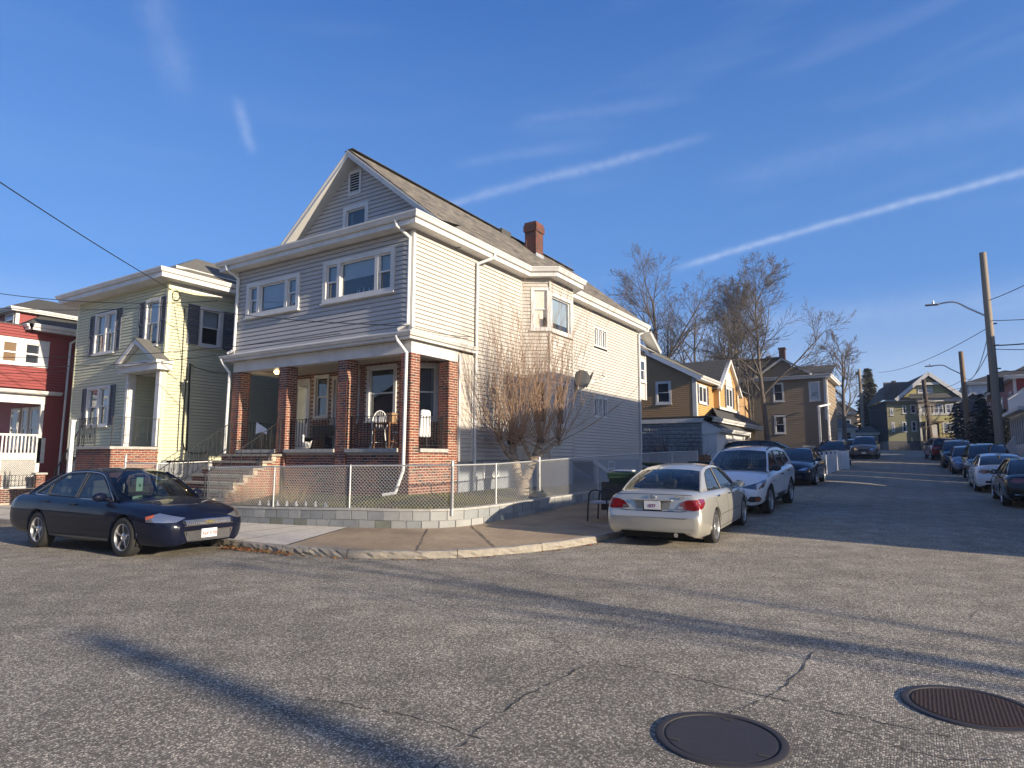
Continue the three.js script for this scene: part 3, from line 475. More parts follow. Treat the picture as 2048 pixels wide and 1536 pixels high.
// ---------------------------------------------------------------- low cement block wall
{
  const t = worldThing('retaining_wall', 'low grey cement block retaining wall under the chain link fence, curving round the corner yard', 'retaining wall', [-8.6, 0, -11]);
  const c = new THREE.CatmullRomCurve3(Wl.map(([x, z]) => V3(x, 0, z)), false, 'centripetal'), r = rng(31);
  const tt = []; { let a = 3.02; while (a < 12.2) { tt.push(a); const p = wC(a), q = wC(a + 0.01); a += 0.4 / (Math.hypot(p[0] - q[0], p[1] - q[1]) / 0.01); } tt.push(a); }
  const piece = (t0, t1, o0, o1, yf0, yf1, name, mat, gap = 0.011) => {
    const s = new Soup(), at = (t, o, y) => { const p = wC(t), q = wC(t + 0.02), l = Math.hypot(q[0] - p[0], q[1] - p[1]), nx = -(q[1] - p[1]) / l, nz = (q[0] - p[0]) / l; return [p[0] + nx * o, y, p[1] + nz * o]; };   // outward is towards the road
    const d = (t1 - t0) * gap / 0.4, a = t0 + d, b = t1 - d, j = () => (r() - 0.5) * 0.006, A = [at(a, o0 + j(), yf0(a) + 0.005), at(b, o0 + j(), yf0(b) + 0.005), at(b, o0 + j(), yf1(b) - 0.004), at(a, o0 + j(), yf1(a) - 0.004)], B = [at(a, o1, yf0(a) + 0.005), at(b, o1, yf0(b) + 0.005), at(b, o1, yf1(b) - 0.004), at(a, o1, yf1(a) - 0.004)];
    s.quad(...A).quad(B[1], B[0], B[3], B[2]).quad(A[3], A[2], B[2], B[3]).quad(A[0], A[3], B[3], B[0]).quad(A[1], B[1], B[2], A[2]); part(t, name, s.geo(), mat);
  };
  // the joint mortar behind
  const core = new Soup(); for (let i = 0; i + 1 < tt.length; i++) { const f = (t, o, y) => { const p = wC(t), q = wC(t + 0.02), l = Math.hypot(q[0] - p[0], q[1] - p[1]); return [p[0] - (q[1] - p[1]) / l * o, y, p[1] + (q[0] - p[0]) / l * o]; }; const a = tt[i], b = tt[i + 1]; core.quad(f(a, -0.018, -0.2), f(b, -0.018, -0.2), f(b, -0.018, wt(b) - 0.03), f(a, -0.018, wt(a) - 0.03)); }
  part(t, 'mortar', core.geo(), mm.blockB);
  for (let row = 0; row < 3; row++) for (let i = 0; i + 1 < tt.length; i++) {
    const sh = row % 2 ? 0.5 : 0, a = mix(tt[i], tt[i + 1], sh), b = i + 2 < tt.length ? mix(tt[i + 1], tt[i + 2], sh) : tt[i + 1]; if (b <= a) continue;
    const q = r(), left = a < 5.6; piece(a, b, 0, -0.18, (t) => wt(t) - 0.055 - 0.2 * (row + 1), (t) => wt(t) - 0.055 - 0.2 * row, 'block', left ? (row > 0 && q < 0.3 ? mm.blockC : q < 0.75 ? mm.block : mm.blockB) : q < 0.35 ? mm.block : mm.blockB);
  }
  for (let i = 0; i + 1 < tt.length; i += 1) piece(tt[i], tt[i + 1], 0.012, -0.2, (t) => wt(t) - 0.055, (t) => wt(t), 'cap_block', mm.cap, 0.003);
}
// ---------------------------------------------------------------- chain link fence
function chainLink(parent, a, b, h0, h1, bot0, bot1, pitch = 0.082, w = 0.0034) {   // a, b: [x, z]
  const L = Math.hypot(b[0] - a[0], b[1] - a[1]), H = h0 - bot0, fr = frame(a[0], 0, a[1], (b[0] - a[0]) / L, (b[1] - a[1]) / L), s = new Soup();
  const at = (u, v) => { const k = clamp(u / L, 0, 1), y0 = mix(bot0, bot1, k), y1 = mix(h0, h1, k); return [u, mix(y0, y1, v / H)]; };
  for (const dir of [1, -1]) for (let o = -H; o < L + H; o += pitch) {
    let u0 = o, v0 = 0, u1 = o + H, v1 = H; if (dir < 0) { v0 = H; v1 = 0; }
    const cl = (u) => v0 + (v1 - v0) * (u - o) / H; const ua = Math.max(u0, 0), ub = Math.min(u1, L); if (ub - ua < 0.01) continue;
    const p = at(ua, cl(ua)), q = at(ub, cl(ub)), dx = q[0] - p[0], dy = q[1] - p[1], l = Math.hypot(dx, dy), nx = -dy / l * w, ny = dx / l * w, z = dir * 0.003;
    const P = [[p[0] + nx, p[1] + ny, z], [p[0] - nx, p[1] - ny, z], [p[0], p[1], z + 2 * w], [q[0] + nx, q[1] + ny, z], [q[0] - nx, q[1] - ny, z], [q[0], q[1], z + 2 * w]];
    s.quad(P[0], P[3], P[5], P[2]).quad(P[2], P[5], P[4], P[1]).quad(P[1], P[4], P[3], P[0]);
  }
  part(parent, 'wire_mesh', fr.put(s.geo()), mm.galv);
}
{
  const f = worldThing('chain_link_fence', 'galvanised chain link fence on the block wall round the corner yard', 'chain link fence', [-8.6, 0.5, -11.1]);
  const P = [[-15.6, -9.86, 0.38, 1.36, 0], [-13.14, -10.0, 0.43, 1.38, 0], [-10.85, -10.28, 0.48, 1.42, 0], [-8.62, -11.16, 0.5, 1.44, 1], [-8.43, -12.6, 0.52, 1.46, 0], [-8.4, -14.6, 0.55, 1.53, 1], [-8.38, -18.2, 0.64, 1.66, 0], [-8.38, -21.8, 0.72, 1.76, 0], [-8.38, -25.4, 0.8, 1.86, 0], [-8.38, -29, 0.88, 1.94, 0]];
  P.forEach(([x, z, y0, y1, big], i) => {
    part(f, 'post', [rod([x, y0 - 0.15, z], [x, y1 + 0.02 + (big ? 0.05 : 0), z], big ? 0.036 : 0.022, big ? 0.036 : 0.022, 10), big ? ni(new THREE.SphereGeometry(0.042, 10, 6, 0, 6.3, 0, 1.6).translate(x, y1 + 0.07, z)) : null], mm.galv);
    if (big) part(f, 'tension_bar', [rod([x + 0.05, y0, z + 0.04], [x + 0.05, y1 - 0.02, z + 0.04], 0.008), rod([x, y0 + 0.25, z], [x + 0.05, y0 + 0.25, z + 0.04], 0.014), rod([x, y0 + 0.6, z], [x + 0.05, y0 + 0.6, z + 0.04], 0.014)], mm.galv);
    const n = P[i + 1]; if (!n) return;
    part(f, 'rail', i === 0 ? tube([[x, y1, z], [mix(x, n[0], 0.12), y1 - 0.035, mix(z, n[1], 0.12)], [mix(x, n[0], 0.5), mix(y1, n[3], 0.5) - 0.01, mix(z, n[1], 0.5)], [n[0], n[3], n[1]]], 0.018, 8) : tube([[x, y1, z], [n[0], n[3], n[1]]], 0.018, 8), mm.galv);
    chainLink(f, [x, z], [n[0], n[1]], y1 + 0.012, n[3] + 0.012, y0 + 0.01, n[2] + 0.01);
  });
}
{
  const f = worldThing('chain_link_fence', 'chain link fence and gate posts in front of the pale yellow house', 'chain link fence', [-19, 0.2, -9.6]);
  const P = [[-19.1, -9.5, 0.15, 1.68], [-17.9, -9.75, 0.15, 1.42], [-17.6, -11.6, 0.25, 1.5]];
  P.forEach(([x, z, y0, y1], i) => { part(f, 'post', rod([x, y0 - 0.2, z], [x, y1, z], 0.03, 0.03, 10), mm.galv); const n = P[i + 1]; if (n) { part(f, 'rail', tube([[x, Math.min(y1, 1.45), z], [n[0], n[3], n[1]]], 0.018, 8), mm.galv); chainLink(f, [x, z], [n[0], n[1]], Math.min(y1, 1.45), n[3], y0, n[2]); } });
}
// white stakes along the wall
for (let i = 0; i < 8; i++) {
  const x = -13.9 + i * 0.312, z = -10.08 + i * -0.025 - 0.1, y = 0.42 + i * 0.005;
  const t = worldThing('garden_stake', `white cone shaped garden stake behind the wall, ${['first', 'second', 'third', 'fourth', 'fifth', 'sixth', 'seventh', 'last'][i]} of the row counted from the steps`, 'garden stake', [x, y, z], 'white garden stakes along the wall');
  const g = new THREE.LatheGeometry([[0.001, 0.13], [0.014, 0.125], [0.016, 0.1], [0.022, 0.085], [0.034, 0.03], [0.042, 0.02], [0.04, 0]].map((p) => new THREE.Vector2(...p)), 10); g.translate(x, y, z); part(t, 'cone', g, i === 5 ? mm.galv : mm.whitePl); part(t, 'spike', rod([x, y - 0.08, z], [x, y, z], 0.006), mm.whitePl);
}
// ---------------------------------------------------------------- the grey two-family house on the corner
const XR = -10.5, XL = -17.85, ZF = -11.86, ZR = -27.35, XC = -14.175;
const grey = worldThing('grey_house', 'large grey vinyl sided two family house with a brick porch on the street corner', 'house', [XC, 0.6, -19.6]);
const gBudget = { n: 296 };
// gutters: a moulded section swept along a path [x, z], outward to the left of travel
function gutter(parent, path, y, { h = 0.15, d = 0.13, fascia = 0.14, mat = mm.trim, soff = 0.4, soffY = 0, name = 'gutter' } = {}) {
  const prof = [[0.01, h], [d, h], [d, h * 0.72], [d * 0.86, h * 0.62], [d * 0.62, h * 0.1], [d * 0.5, 0], [0.0, 0], [0.0, -0.012], [0.012, -0.012], [0.012, -fascia], [-0.03, -fascia], [-0.03, -fascia + 0.012], [-soff, -fascia + 0.012]];
  const n = path.length, dirs = []; for (let i = 0; i + 1 < n; i++) { const dx = path[i + 1][0] - path[i][0], dz = path[i + 1][1] - path[i][1], l = Math.hypot(dx, dz); dirs.push([dx / l, dz / l]); }
  const off = (i, o) => { const a = dirs[Math.max(0, i - 1)], b = dirs[Math.min(n - 2, i)], n1 = [-a[1], a[0]], n2 = [-b[1], b[0]], m = [n1[0] + n2[0], n1[1] + n2[1]], k = 2 / (m[0] * m[0] + m[1] * m[1]); return [path[i][0] + m[0] * k * o, path[i][1] + m[1] * k * o]; };
  const s = new Soup(), e = new Soup(); for (let i = 0; i + 1 < n; i++) for (let j = 0; j + 1 < prof.length; j++) { const q = (k, p) => { const o = off(k, p[0]); return [o[0], y + p[1], o[1]]; }; s.quad(q(i, prof[j]), q(i + 1, prof[j]), q(i + 1, prof[j + 1]), q(i, prof[j + 1])); }
  for (const i of [0, n - 1]) { const q = (p) => { const o = off(i, p[0]); return [o[0], y + p[1], o[1]]; }; e.quad(q(prof[0]), q(prof[1]), q(prof[2]), q(prof[6])).quad(q(prof[2]), q(prof[3]), q(prof[4]), q(prof[6])).quad(q([-0.03, 0]), q([0.012, 0]), q([0.012, -fascia]), q([-0.03, -fascia])); }
  part(parent, name, [s.geo(), e.geo()], mat);
}
function downspout(parent, pts, mat = mm.alum, w = 0.07) {
  const g = []; for (let i = 0; i + 1 < pts.length; i++) { const a = V3(...pts[i]), b = V3(...pts[i + 1]), d = b.clone().sub(a).normalize().multiplyScalar(0.02); g.push(rod(a.clone().sub(d), b.clone().add(d), w * 0.62, w * 0.62, 8)); }
  part(parent, 'downspout', g, mat);
}
const frR = frame(XR, 0, ZF, 0, -1), frF = frame(XL, 0, ZF, 1, 0), frL = frame(XL, 0, ZR, 0, 1), frB = frame(XR, 0, ZR, -1, 0), frG = frame(XL, 0, -13.35, 1, 0);
// solid core behind the boards
part(grey, 'wall', [bx(XL + 0.12, XR - 0.2, 4.72, 7.45, ZF - 0.3, ZF - 0.2), bx(XR - 0.22, XR - 0.12, 4.72, 7.45, -15, ZF - 0.2), bx(XR - 0.22, XR - 0.12, 0.4, 7.45, ZR + 0.1, -14.05), bx(XL + 0.02, XL + 0.12, 0.4, 7.45, ZR + 0.1, -14.0), bx(XL + 0.02, XL + 0.12, 4.72, 7.45, -14.0, ZF - 0.1), bx(XL + 0.1, XR - 0.1, 0.4, 7.4, ZR + 0.02, ZR + 0.12), bx(XL + 0.2, XR - 0.22, 4.5, 4.6, ZR + 0.2, -14.3)], mm.dark);
for (const q of [[XR - 0.14, XR - 0.03], [XL + 0.02, XL + 0.14]]) part(grey, 'foundation', bx(q[0], q[1], -0.2, 1.56, ZR, -13.9), M('painted foundation', [0.34, 0.37, 0.4], 0.9, { tex: noiseTex, scale: 0.8, bump: bumpNoise, bumpScale: 0.003 }));
// right side wall
const bayHole = [5.27, 7.94, 0, 7.5], rWins = [[10.72, 11.98, 6.02, 6.83], [10.66, 11.94, 3.18, 4.0]];
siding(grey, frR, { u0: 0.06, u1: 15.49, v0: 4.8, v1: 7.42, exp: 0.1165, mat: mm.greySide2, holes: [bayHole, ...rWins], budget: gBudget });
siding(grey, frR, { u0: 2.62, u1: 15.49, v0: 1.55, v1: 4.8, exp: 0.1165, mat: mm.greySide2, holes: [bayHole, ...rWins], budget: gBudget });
// the shingle patterned panels between porch and downspout and below the bay window
function shakes(fr, u0, u1, v0, v1, w, h) { const r = rng(3 + u0 * 10); for (let v = v0, k = 0; v < v1 - 0.02; v += h, k++) { const s = new Soup(); for (let u = u0 - (k % 2) * w / 2; u < u1; u += w) { const a = Math.max(u, u0) + 0.003, b = Math.min(u + w, u1) - 0.003; if (b - a < 0.02) continue; const j = (r() - 0.5) * 0.012, q = 0.016 + r() * 0.006, vt = Math.min(v + h + 0.01, v1); s.quad([a, v + j, q], [b, v + j, q], [b, vt, 0.004], [a, vt, 0.004]).quad([a, v + j, 0], [b, v + j, 0], [b, v + j, q], [a, v + j, q]); } const g = fr.put(s.geo()); part(grey, 'shake_course', g, mm.shake); } }
shakes(frR, 2.02, 2.56, 2.3, 4.4, 0.13, 0.16); siding(grey, frR, { u0: 2.02, u1: 2.56, v0: 1.55, v1: 2.3, exp: 0.1165, mat: mm.greySide2, budget: gBudget });
part(grey, 'wall', bx(XR - 0.1, XR - 0.005, 1.5, 4.5, -14.5, -13.82), mm.shake);
// bay window standing out of the wall, two storeys
const B = [[-10.5, -17.13], [-9.75, -17.65], [-9.75, -19.26], [-10.5, -19.8]];
const frA = frame(B[0][0], 0, B[0][1], B[1][0] - B[0][0], B[1][1] - B[0][1]), frBb = frame(B[1][0], 0, B[1][1], 0, -1), frC = frame(B[2][0], 0, B[2][1], B[3][0] - B[2][0], B[3][1] - B[2][1]);
const hA = [[0.3, 0.93, 5.7, 7.12], [0.28, 0.86, 2.62, 4.12]], hB = [[0.0, 1.55, 5.68, 7.0], [0.3, 1.17, 2.6, 4.08]];
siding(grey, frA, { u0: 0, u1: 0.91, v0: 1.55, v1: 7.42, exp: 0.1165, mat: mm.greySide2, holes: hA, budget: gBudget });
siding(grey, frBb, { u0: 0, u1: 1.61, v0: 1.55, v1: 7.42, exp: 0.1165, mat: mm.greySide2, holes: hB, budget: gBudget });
{ const s = new Soup(), I = (k) => { const p = B[k]; return [p[0] - 0.26, p[1]]; }; for (let k = 0; k < 3; k++) { const a = I(k), b = I(k + 1); s.quad([a[0], 0.4, a[1]], [b[0], 0.4, b[1]], [b[0], 7.42, b[1]], [a[0], 7.42, a[1]]); } part(grey, 'bay_core', s.geo(), mm.dark); const q = new Soup(); q.quad(frC.pt(0, 1.55, 0.01).toArray(), frC.pt(0.93, 1.55, 0.01).toArray(), frC.pt(0.93, 7.42, 0.01).toArray(), frC.pt(0, 7.42, 0.01).toArray()); part(grey, 'bay_side', q.geo(), mm.greySide2); part(grey, 'bay_foundation', [frA.bx(0, 0.91, 0.3, 1.55, -0.12, -0.02), frBb.bx(0, 1.61, 0.3, 1.55, -0.12, -0.02), frC.bx(0, 0.93, 0.3, 1.55, -0.12, -0.02)], mats['painted foundation']); }
part(grey, 'corner_board', [frBb.bx(-0.05, 0.05, 1.55, 5.68, 0, 0.03), frA.bx(0.86, 0.93, 1.55, 5.7, 0, 0.028), frBb.bx(1.56, 1.64, 1.55, 7.4, 0, 0.03), frBb.bx(-0.05, 0.05, 7.02, 7.4, 0, 0.03), frA.bx(-0.02, 0.04, 1.55, 7.4, 0, 0.03), frC.bx(0.89, 0.95, 1.55, 7.4, 0, 0.03)], mm.greySide2);
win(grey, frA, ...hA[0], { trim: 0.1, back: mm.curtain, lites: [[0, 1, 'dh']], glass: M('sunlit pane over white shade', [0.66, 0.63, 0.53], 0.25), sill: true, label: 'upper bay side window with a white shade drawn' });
part(grey, 'fan_unit', frA.bx(0.7, 0.8, 5.85, 6.12, 0.0, 0.02), mm.dark);
win(grey, frBb, ...hB[0], { trim: 0.12, lites: [[0, 1, 'fixed']], blind: 0.78, label: 'large upper bay window with a pale shade pulled most of the way' });
win(grey, frA, ...hA[1], { trim: 0.09 }); win(grey, frBb, ...hB[1], { trim: 0.09 });
for (const h of rWins) win(grey, frR, ...h, { trim: 0.07, lites: [[0, 1 / 3, 'fixed'], [1 / 3, 2 / 3, 'fixed'], [2 / 3, 1, 'fixed']], mull: 0.11, sill: false, proud: 0.03, blind: h[2] > 5 ? 0.95 : 0 });
// cellar windows and the sloping bulkhead
for (const [u0, u1, v0, v1] of [[3.18, 3.98, 1.02, 1.5], [9.95, 10.85, 1.08, 1.5], [11.9, 12.6, 1.15, 1.5]]) win(grey, frR, u0, u1, v0, v1, { trim: 0.07, lites: [[0, 1, 'fixed']], sill: false, proud: 0.02 });
{ const g = new Soup(); const x0 = XR + 0.02, x1 = XR + 1.05, P = [[-20.2, 1.5], [-20.2, 0.6], [-22.55, 0.62], [-22.55, 0.72]]; const f = (x) => P.map(([z, y]) => [x, y, z]); const a = f(x0), b = f(x1); g.quad(...b).quad(a[0], b[0], b[3], a[3]).quad(a[2], a[3], b[3], b[2]); part(grey, 'bulkhead', g.geo(), M('bulkhead side', [0.3, 0.32, 0.35], 0.9, { tex: noiseTex })); part(grey, 'bulkhead_trim', [beam([x1 + 0.03, 1.5, -20.15], [x1 + 0.03, 0.72, -22.6], 0.05, 0.15), beam([x1 - 0.5, 1.53, -20.15], [x1 - 0.5, 0.75, -22.6], 0.9, 0.03), beam([x0 + 0.2, 1.56, -20.15], [x0 + 0.2, 0.78, -22.6], 0.1, 0.06)], mm.trim); }
// corner boards and frieze
part(grey, 'corner_board', [frR.bx(-0.025, 0.07, 4.79, 7.4, -0.05, 0.028), frF.bx(7.27, 7.35, 4.79, 7.4, -0.05, 0.027), frR.bx(15.42, 15.52, 1.5, 7.4, -0.05, 0.03), frF.bx(0, 0.09, 4.79, 7.4, -0.05, 0.028), frR.bx(2.56, 2.63, 1.5, 4.45, -0.02, 0.026), frR.bx(1.96, 2.03, 1.5, 4.45, -0.02, 0.026)], mm.trim);
// front wall of the upper storey
const fW = [[4.05, 6.75, 5.86, 7.07], [0.59, 3.05, 5.86, 6.95]];
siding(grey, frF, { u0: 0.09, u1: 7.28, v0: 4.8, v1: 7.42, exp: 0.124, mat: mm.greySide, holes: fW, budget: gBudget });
for (const [i, h] of fW.entries()) win(grey, frF, ...h, { trim: 0.13, lites: [[0, 0.2, 'dh'], [0.2, 0.79, 'fixed'], [0.79, 1, 'dh']], mull: 0.12, blind: i ? 0.86 : 0.5, proud: 0.06, rec: -0.04, label: i ? 'left picture window with a shade' : 'right picture window with ornaments on its sill' });
part(grey, 'ornaments', [0.62, 0.7, 0.85, 1.05, 1.2, 1.3].map((u, i) => rod(frF.pt(4.7 + u, 5.99, -0.07), frF.pt(4.7 + u, 6.06 + 0.1 * h2(i, 3), -0.07), 0.025, 0.012)), mm.whitePl);
// gable
const slope = (11.04 - 7.69) / 4.075, gTop = 10.82, gClip = (v) => { const w = (gTop - v) / slope; return [XC - w - XL, XC + w - XL]; };
siding(grey, frG, { u0: 0, u1: 7.35, v0: 7.72, v1: gTop, exp: 0.128, clip: gClip, mat: mm.greySide, holes: [[3.1, 4.2, 8.0, 9.4], [3.3, 3.86, 9.72, 10.52]], budget: gBudget });
{ const s = new Soup(); s.tri([XL - 0.2, 7.4, -13.6], [XR + 0.2, 7.4, -13.6], [XC, 10.88, -13.6]); part(grey, 'gable_core', s.geo(), mm.dark); }
win(grey, frG, 3.1, 4.2, 8.0, 9.4, { trim: 0.14, cur: 0.2, label: 'small attic window in the gable' });
{ const v = sub(grey, 'gable_vent'); part(v, 'frame', [frG.bx(3.3, 3.38, 9.72, 10.52, 0, 0.04), frG.bx(3.78, 3.86, 9.72, 10.52, 0, 0.04), frG.bx(3.38, 3.78, 10.43, 10.52, 0, 0.04), frG.bx(3.38, 3.78, 9.72, 9.83, 0, 0.04)], mm.trim); for (let k = 0; k < 7; k++) { const s = new Soup(), y = 9.84 + k * 0.084; s.quad([3.38, y, 0.035], [3.78, y, 0.035], [3.78, y + 0.05, 0.0], [3.38, y + 0.05, 0.0]); part(v, 'louvre', frG.put(s.geo()), mm.trim); } part(v, 'back', frG.bx(3.38, 3.78, 9.82, 10.44, -0.04, -0.03), mm.dark); }
// main roof: slopes, shingles, rakes
const RZ0 = -12.94, RZ1 = -27.95, EY = 7.69, EX = 4.075;
const roof = sub(grey, 'roof');
{ const s = new Soup(); for (const k of [1, -1]) { const e = [XC + k * (EX + 0.03), EY - 0.03], t = 0.09; s.quad([e[0], e[1], RZ0], [e[0], e[1], RZ1], [XC, 11.03, RZ1], [XC, 11.03, RZ0]).quad([e[0], e[1] - t, RZ0], [e[0], e[1] - t, RZ1], [XC, 11.03 - t, RZ1], [XC, 11.03 - t, RZ0]).quad([e[0], e[1], RZ0], [XC, 11.03, RZ0], [XC, 11.03 - t, RZ0], [e[0], e[1] - t, RZ0]); } part(roof, 'deck', s.geo(), mm.shingleDk); }
{ // shingles of the slope towards the street: tabs of mixed tone, the nearest single
  const r = rng(12), mt = [[0.2, 0.178, 0.142], [0.14, 0.126, 0.105], [0.265, 0.235, 0.19], [0.105, 0.098, 0.085], [0.21, 0.195, 0.16]].map((c, i) => M('shingle tab ' + i, c, 0.95, { tex: shingTex, scale: 1.2 })), L = Math.hypot(EX, 11.04 - EY), ex = 0.145, list = [];
  const unit = new THREE.BoxGeometry(1, 1, 1); { const uv = unit.attributes.uv; for (let i = 0; i < uv.count; i++) uv.setXY(i, uv.getX(i) * 0.3, uv.getY(i) * 0.2); }
  const xd = V3(0, 0, -1), yd = V3(-EX, 11.04 - EY, 0).normalize(), zd = xd.clone().cross(yd), B0 = new THREE.Matrix4().makeBasis(xd, yd, zd), tilt = new THREE.Matrix4().makeRotationX(0.035);
  for (let i = 0; i * ex < L; i++) for (let z = RZ0 + 0.02; z > RZ1 + 0.02;) { const w = 0.2 + 0.24 * r(), zz = Math.max(z - w, RZ1); const th = 0.008 + 0.008 * r(), t = i * ex + ex * 0.55; const p = V3(XC + EX, EY, 0).addScaledVector(yd, t).add(V3(0, 0, (z + zz) / 2)); const m = new THREE.Matrix4().makeTranslation(p.x, p.y, p.z).multiply(B0).multiply(tilt).multiply(new THREE.Matrix4().makeScale(z - zz - 0.004, ex * 1.12, th)); if (!(p.x < XC + 0.02)) list.push({ m, d: p.distanceTo(CAM), c: Math.floor(r() * 5) }); z = zz; }
  list.sort((a, b) => a.d - b.d); const T = new THREE.Matrix4().makeTranslation(-XC, -0.6, 19.6);
  list.slice(0, 298).forEach((b) => { const m = new THREE.Mesh(unit, mt[b.c]); m.name = 'shingle'; m.castShadow = m.receiveShadow = true; new THREE.Matrix4().multiplyMatrices(T, b.m).decompose(m.position, m.quaternion, m.scale); roof.add(m); });
  for (let c = 0; c < 5; c++) { const l = list.slice(298).filter((b) => b.c === c), im = new THREE.InstancedMesh(unit, mt[c], l.length); l.forEach((b, i) => im.setMatrixAt(i, new THREE.Matrix4().multiplyMatrices(T, b.m))); im.name = 'shingle'; im.userData.kind = 'stuff'; im.castShadow = im.receiveShadow = true; roof.add(im); }
}
roofCourses(roof, [XC - EX, EY, RZ1], [XC - EX, EY, RZ0], [XC, 11.04, RZ0], [XC, 11.04, RZ1], mm.shingle);
part(roof, 'ridge_cap', [beam([XC + 0.07, 11.02, RZ0], [XC + 0.07, 11.02, RZ1], 0.22, 0.015), beam([XC - 0.07, 11.0, RZ0], [XC - 0.07, 11.0, RZ1], 0.22, 0.015)], mm.shingleDk);
for (const k of [1, -1]) { const e = [XC + k * (EX - 0.2), EY - 0.05 + 0.24 * slope], s = new Soup(), T = [XC, 10.98]; const P = (o, z) => [[e[0], e[1] - o, z], [T[0], T[1] - o, z]]; const a = P(0, RZ0 + 0.02), b = P(0.2, RZ0 + 0.02), c = P(0.2, RZ0 - 0.03), d = P(0.2, -13.36), f = P(0.055, RZ0 + 0.045), f0 = P(0, RZ0 + 0.045), f1 = P(0.055, RZ0 + 0.02); s.quad(a[0], a[1], b[1], b[0]).quad(b[0], b[1], c[1], c[0]).quad(f0[0], f0[1], f[1], f[0]).quad(f[0], f[1], f1[1], f1[0]).quad(f0[0], f0[1], a[1], a[0]); part(roof, 'rake_board', s.geo(), mm.trim); const q = new Soup(); q.quad(c[0], c[1], d[1], d[0]); part(roof, 'rake_soffit', q.geo(), mm.soffit); }
// low roof over the front storey, eaves and gutters
{ const s = new Soup(); s.quad([XL - 0.36, 7.68, ZF + 0.36], [XR + 0.36, 7.68, ZF + 0.36], [XR + 0.36, 7.92, -13.36], [XL - 0.36, 7.92, -13.36]); part(roof, 'porch_roof', s.geo(), mm.shingleDk); }
gutter(grey, [[XL - 0.36, -14.2], [XL - 0.36, ZF + 0.36], [XR + 0.36, ZF + 0.36], [XR + 0.36, -17.05], [-9.39, -17.5], [-9.39, -19.4], [XR + 0.36, -19.95], [XR + 0.36, RZ1 + 0.1]].map(([x, z]) => [x, z]), 7.55, { soff: 0.4 });
{ const s = new Soup(); const y = EY - 0.02; s.quad([-10.12, y, -17.05], [-9.42, y - 0.03, -17.52], [-9.42, y - 0.03, -19.38], [-10.12, y, -19.95]).quad([-10.12, y, -17.05], [-10.12, y, -19.95], [-10.6, y + 0.42, -19.95], [-10.6, y + 0.42, -17.05]); part(roof, 'bay_roof', s.geo(), mm.shingle); }
gutter(grey, [[XL - 0.36, RZ1 + 0.1], [XL - 0.36, -14.2]], 7.55, { soff: 0.4 });
downspout(grey, [[XR + 0.43, 7.55, -14.95], [XR + 0.43, 7.42, -14.9], [XR + 0.09, 7.2, -14.55], [XR + 0.08, 4.9, -14.53], [XR + 0.07, 0.95, -14.5]]);
downspout(grey, [[XR + 0.43, 7.55, -27.6], [XR + 0.42, 7.4, -27.58], [XR + 0.1, 7.25, -27.3], [XR + 0.09, 1.1, -27.3]]);
downspout(grey, [[XR - 0.25, 7.55, ZF + 0.42], [XR - 0.22, 7.42, ZF + 0.4], [XR - 0.06, 7.18, ZF + 0.08], [XR - 0.07, 4.95, ZF + 0.08], [XR - 0.32, 4.83, ZF + 0.14]]);
downspout(grey, [[XL + 0.02, 7.55, ZF + 0.42], [XL + 0.06, 7.42, ZF + 0.4], [XL + 0.2, 7.18, ZF + 0.08], [XL + 0.15, 4.92, ZF + 0.08], [XL - 0.05, 4.83, ZF + 0.14]]);
downspout(grey, [[XR - 0.28, 4.62, ZF + 0.26], [XR - 0.26, 4.5, ZF + 0.22], [XR - 0.07, 4.2, ZF + 0.1], [XR - 0.1, 1.3, ZF + 0.1], [XR - 0.25, 0.75, ZF + 0.2], [XR - 0.5, 0.7, ZF + 0.34]]);
downspout(grey, [[XL - 0.2, 4.62, ZF + 0.26], [XL - 0.16, 4.5, ZF + 0.22], [XL + 0.02, 4.2, ZF + 0.1], [XL - 0.02, 1.75, ZF + 0.1]]);
// porch: small roof skirt, beam, ceiling
gutter(grey, [[XL - 0.2, -13.9], [XL - 0.2, ZF + 0.2], [XR + 0.12, ZF + 0.2], [XR + 0.12, -14.45]], 4.62, { h: 0.1, d: 0.1, fascia: 0.07, soff: 0.22, name: 'porch_gutter' });
{ const s = new Soup(); s.quad([XL - 0.2, 4.72, ZF + 0.2], [XR + 0.12, 4.72, ZF + 0.2], [XR + 0.02, 4.82, ZF + 0.01], [XL, 4.82, ZF + 0.01]).quad([XR + 0.12, 4.72, ZF + 0.2], [XR + 0.12, 4.72, -14.4], [XR + 0.02, 4.82, -14.4], [XR + 0.02, 4.82, ZF + 0.01]); part(grey, 'porch_skirt_roof', s.geo(), mm.trim); }
part(grey, 'porch_beam', [bx(XL + 0.02, XR - 0.02, 4.23, 4.55, ZF - 0.3, ZF - 0.02), bx(XR - 0.3, XR - 0.02, 4.23, 4.55, -13.84, ZF - 0.3), bx(XL + 0.02, XL + 0.3, 4.23, 4.55, -13.84, ZF - 0.3)], mm.trim);
part(grey, 'porch_ceiling', bx(XL + 0.3, XR - 0.3, 4.33, 4.37, -14.1, ZF - 0.3), M('porch ceiling', [0.42, 0.36, 0.28], 0.6));
{ const l = sub(grey, 'porch_light'), glow = M('lit globe', [0.9, 0.8, 0.6], 0.4, { emissive: new THREE.Color(1, 0.72, 0.36), emissiveIntensity: 1.6 }); const P = [-16.6, 4.24, -12.55]; part(l, 'globe', ni(new THREE.SphereGeometry(0.1, 14, 10).scale(1, 0.7, 1).translate(...P)), glow); part(l, 'base', rod([P[0], 4.3, P[2]], [P[0], 4.34, P[2]], 0.09), mm.trim); const pl = new THREE.PointLight(new THREE.Color(1, 0.72, 0.4), 0.22, 12); pl.position.set(P[0], P[1] - 0.12, P[2]); pl.castShadow = true; scene.add(pl); }
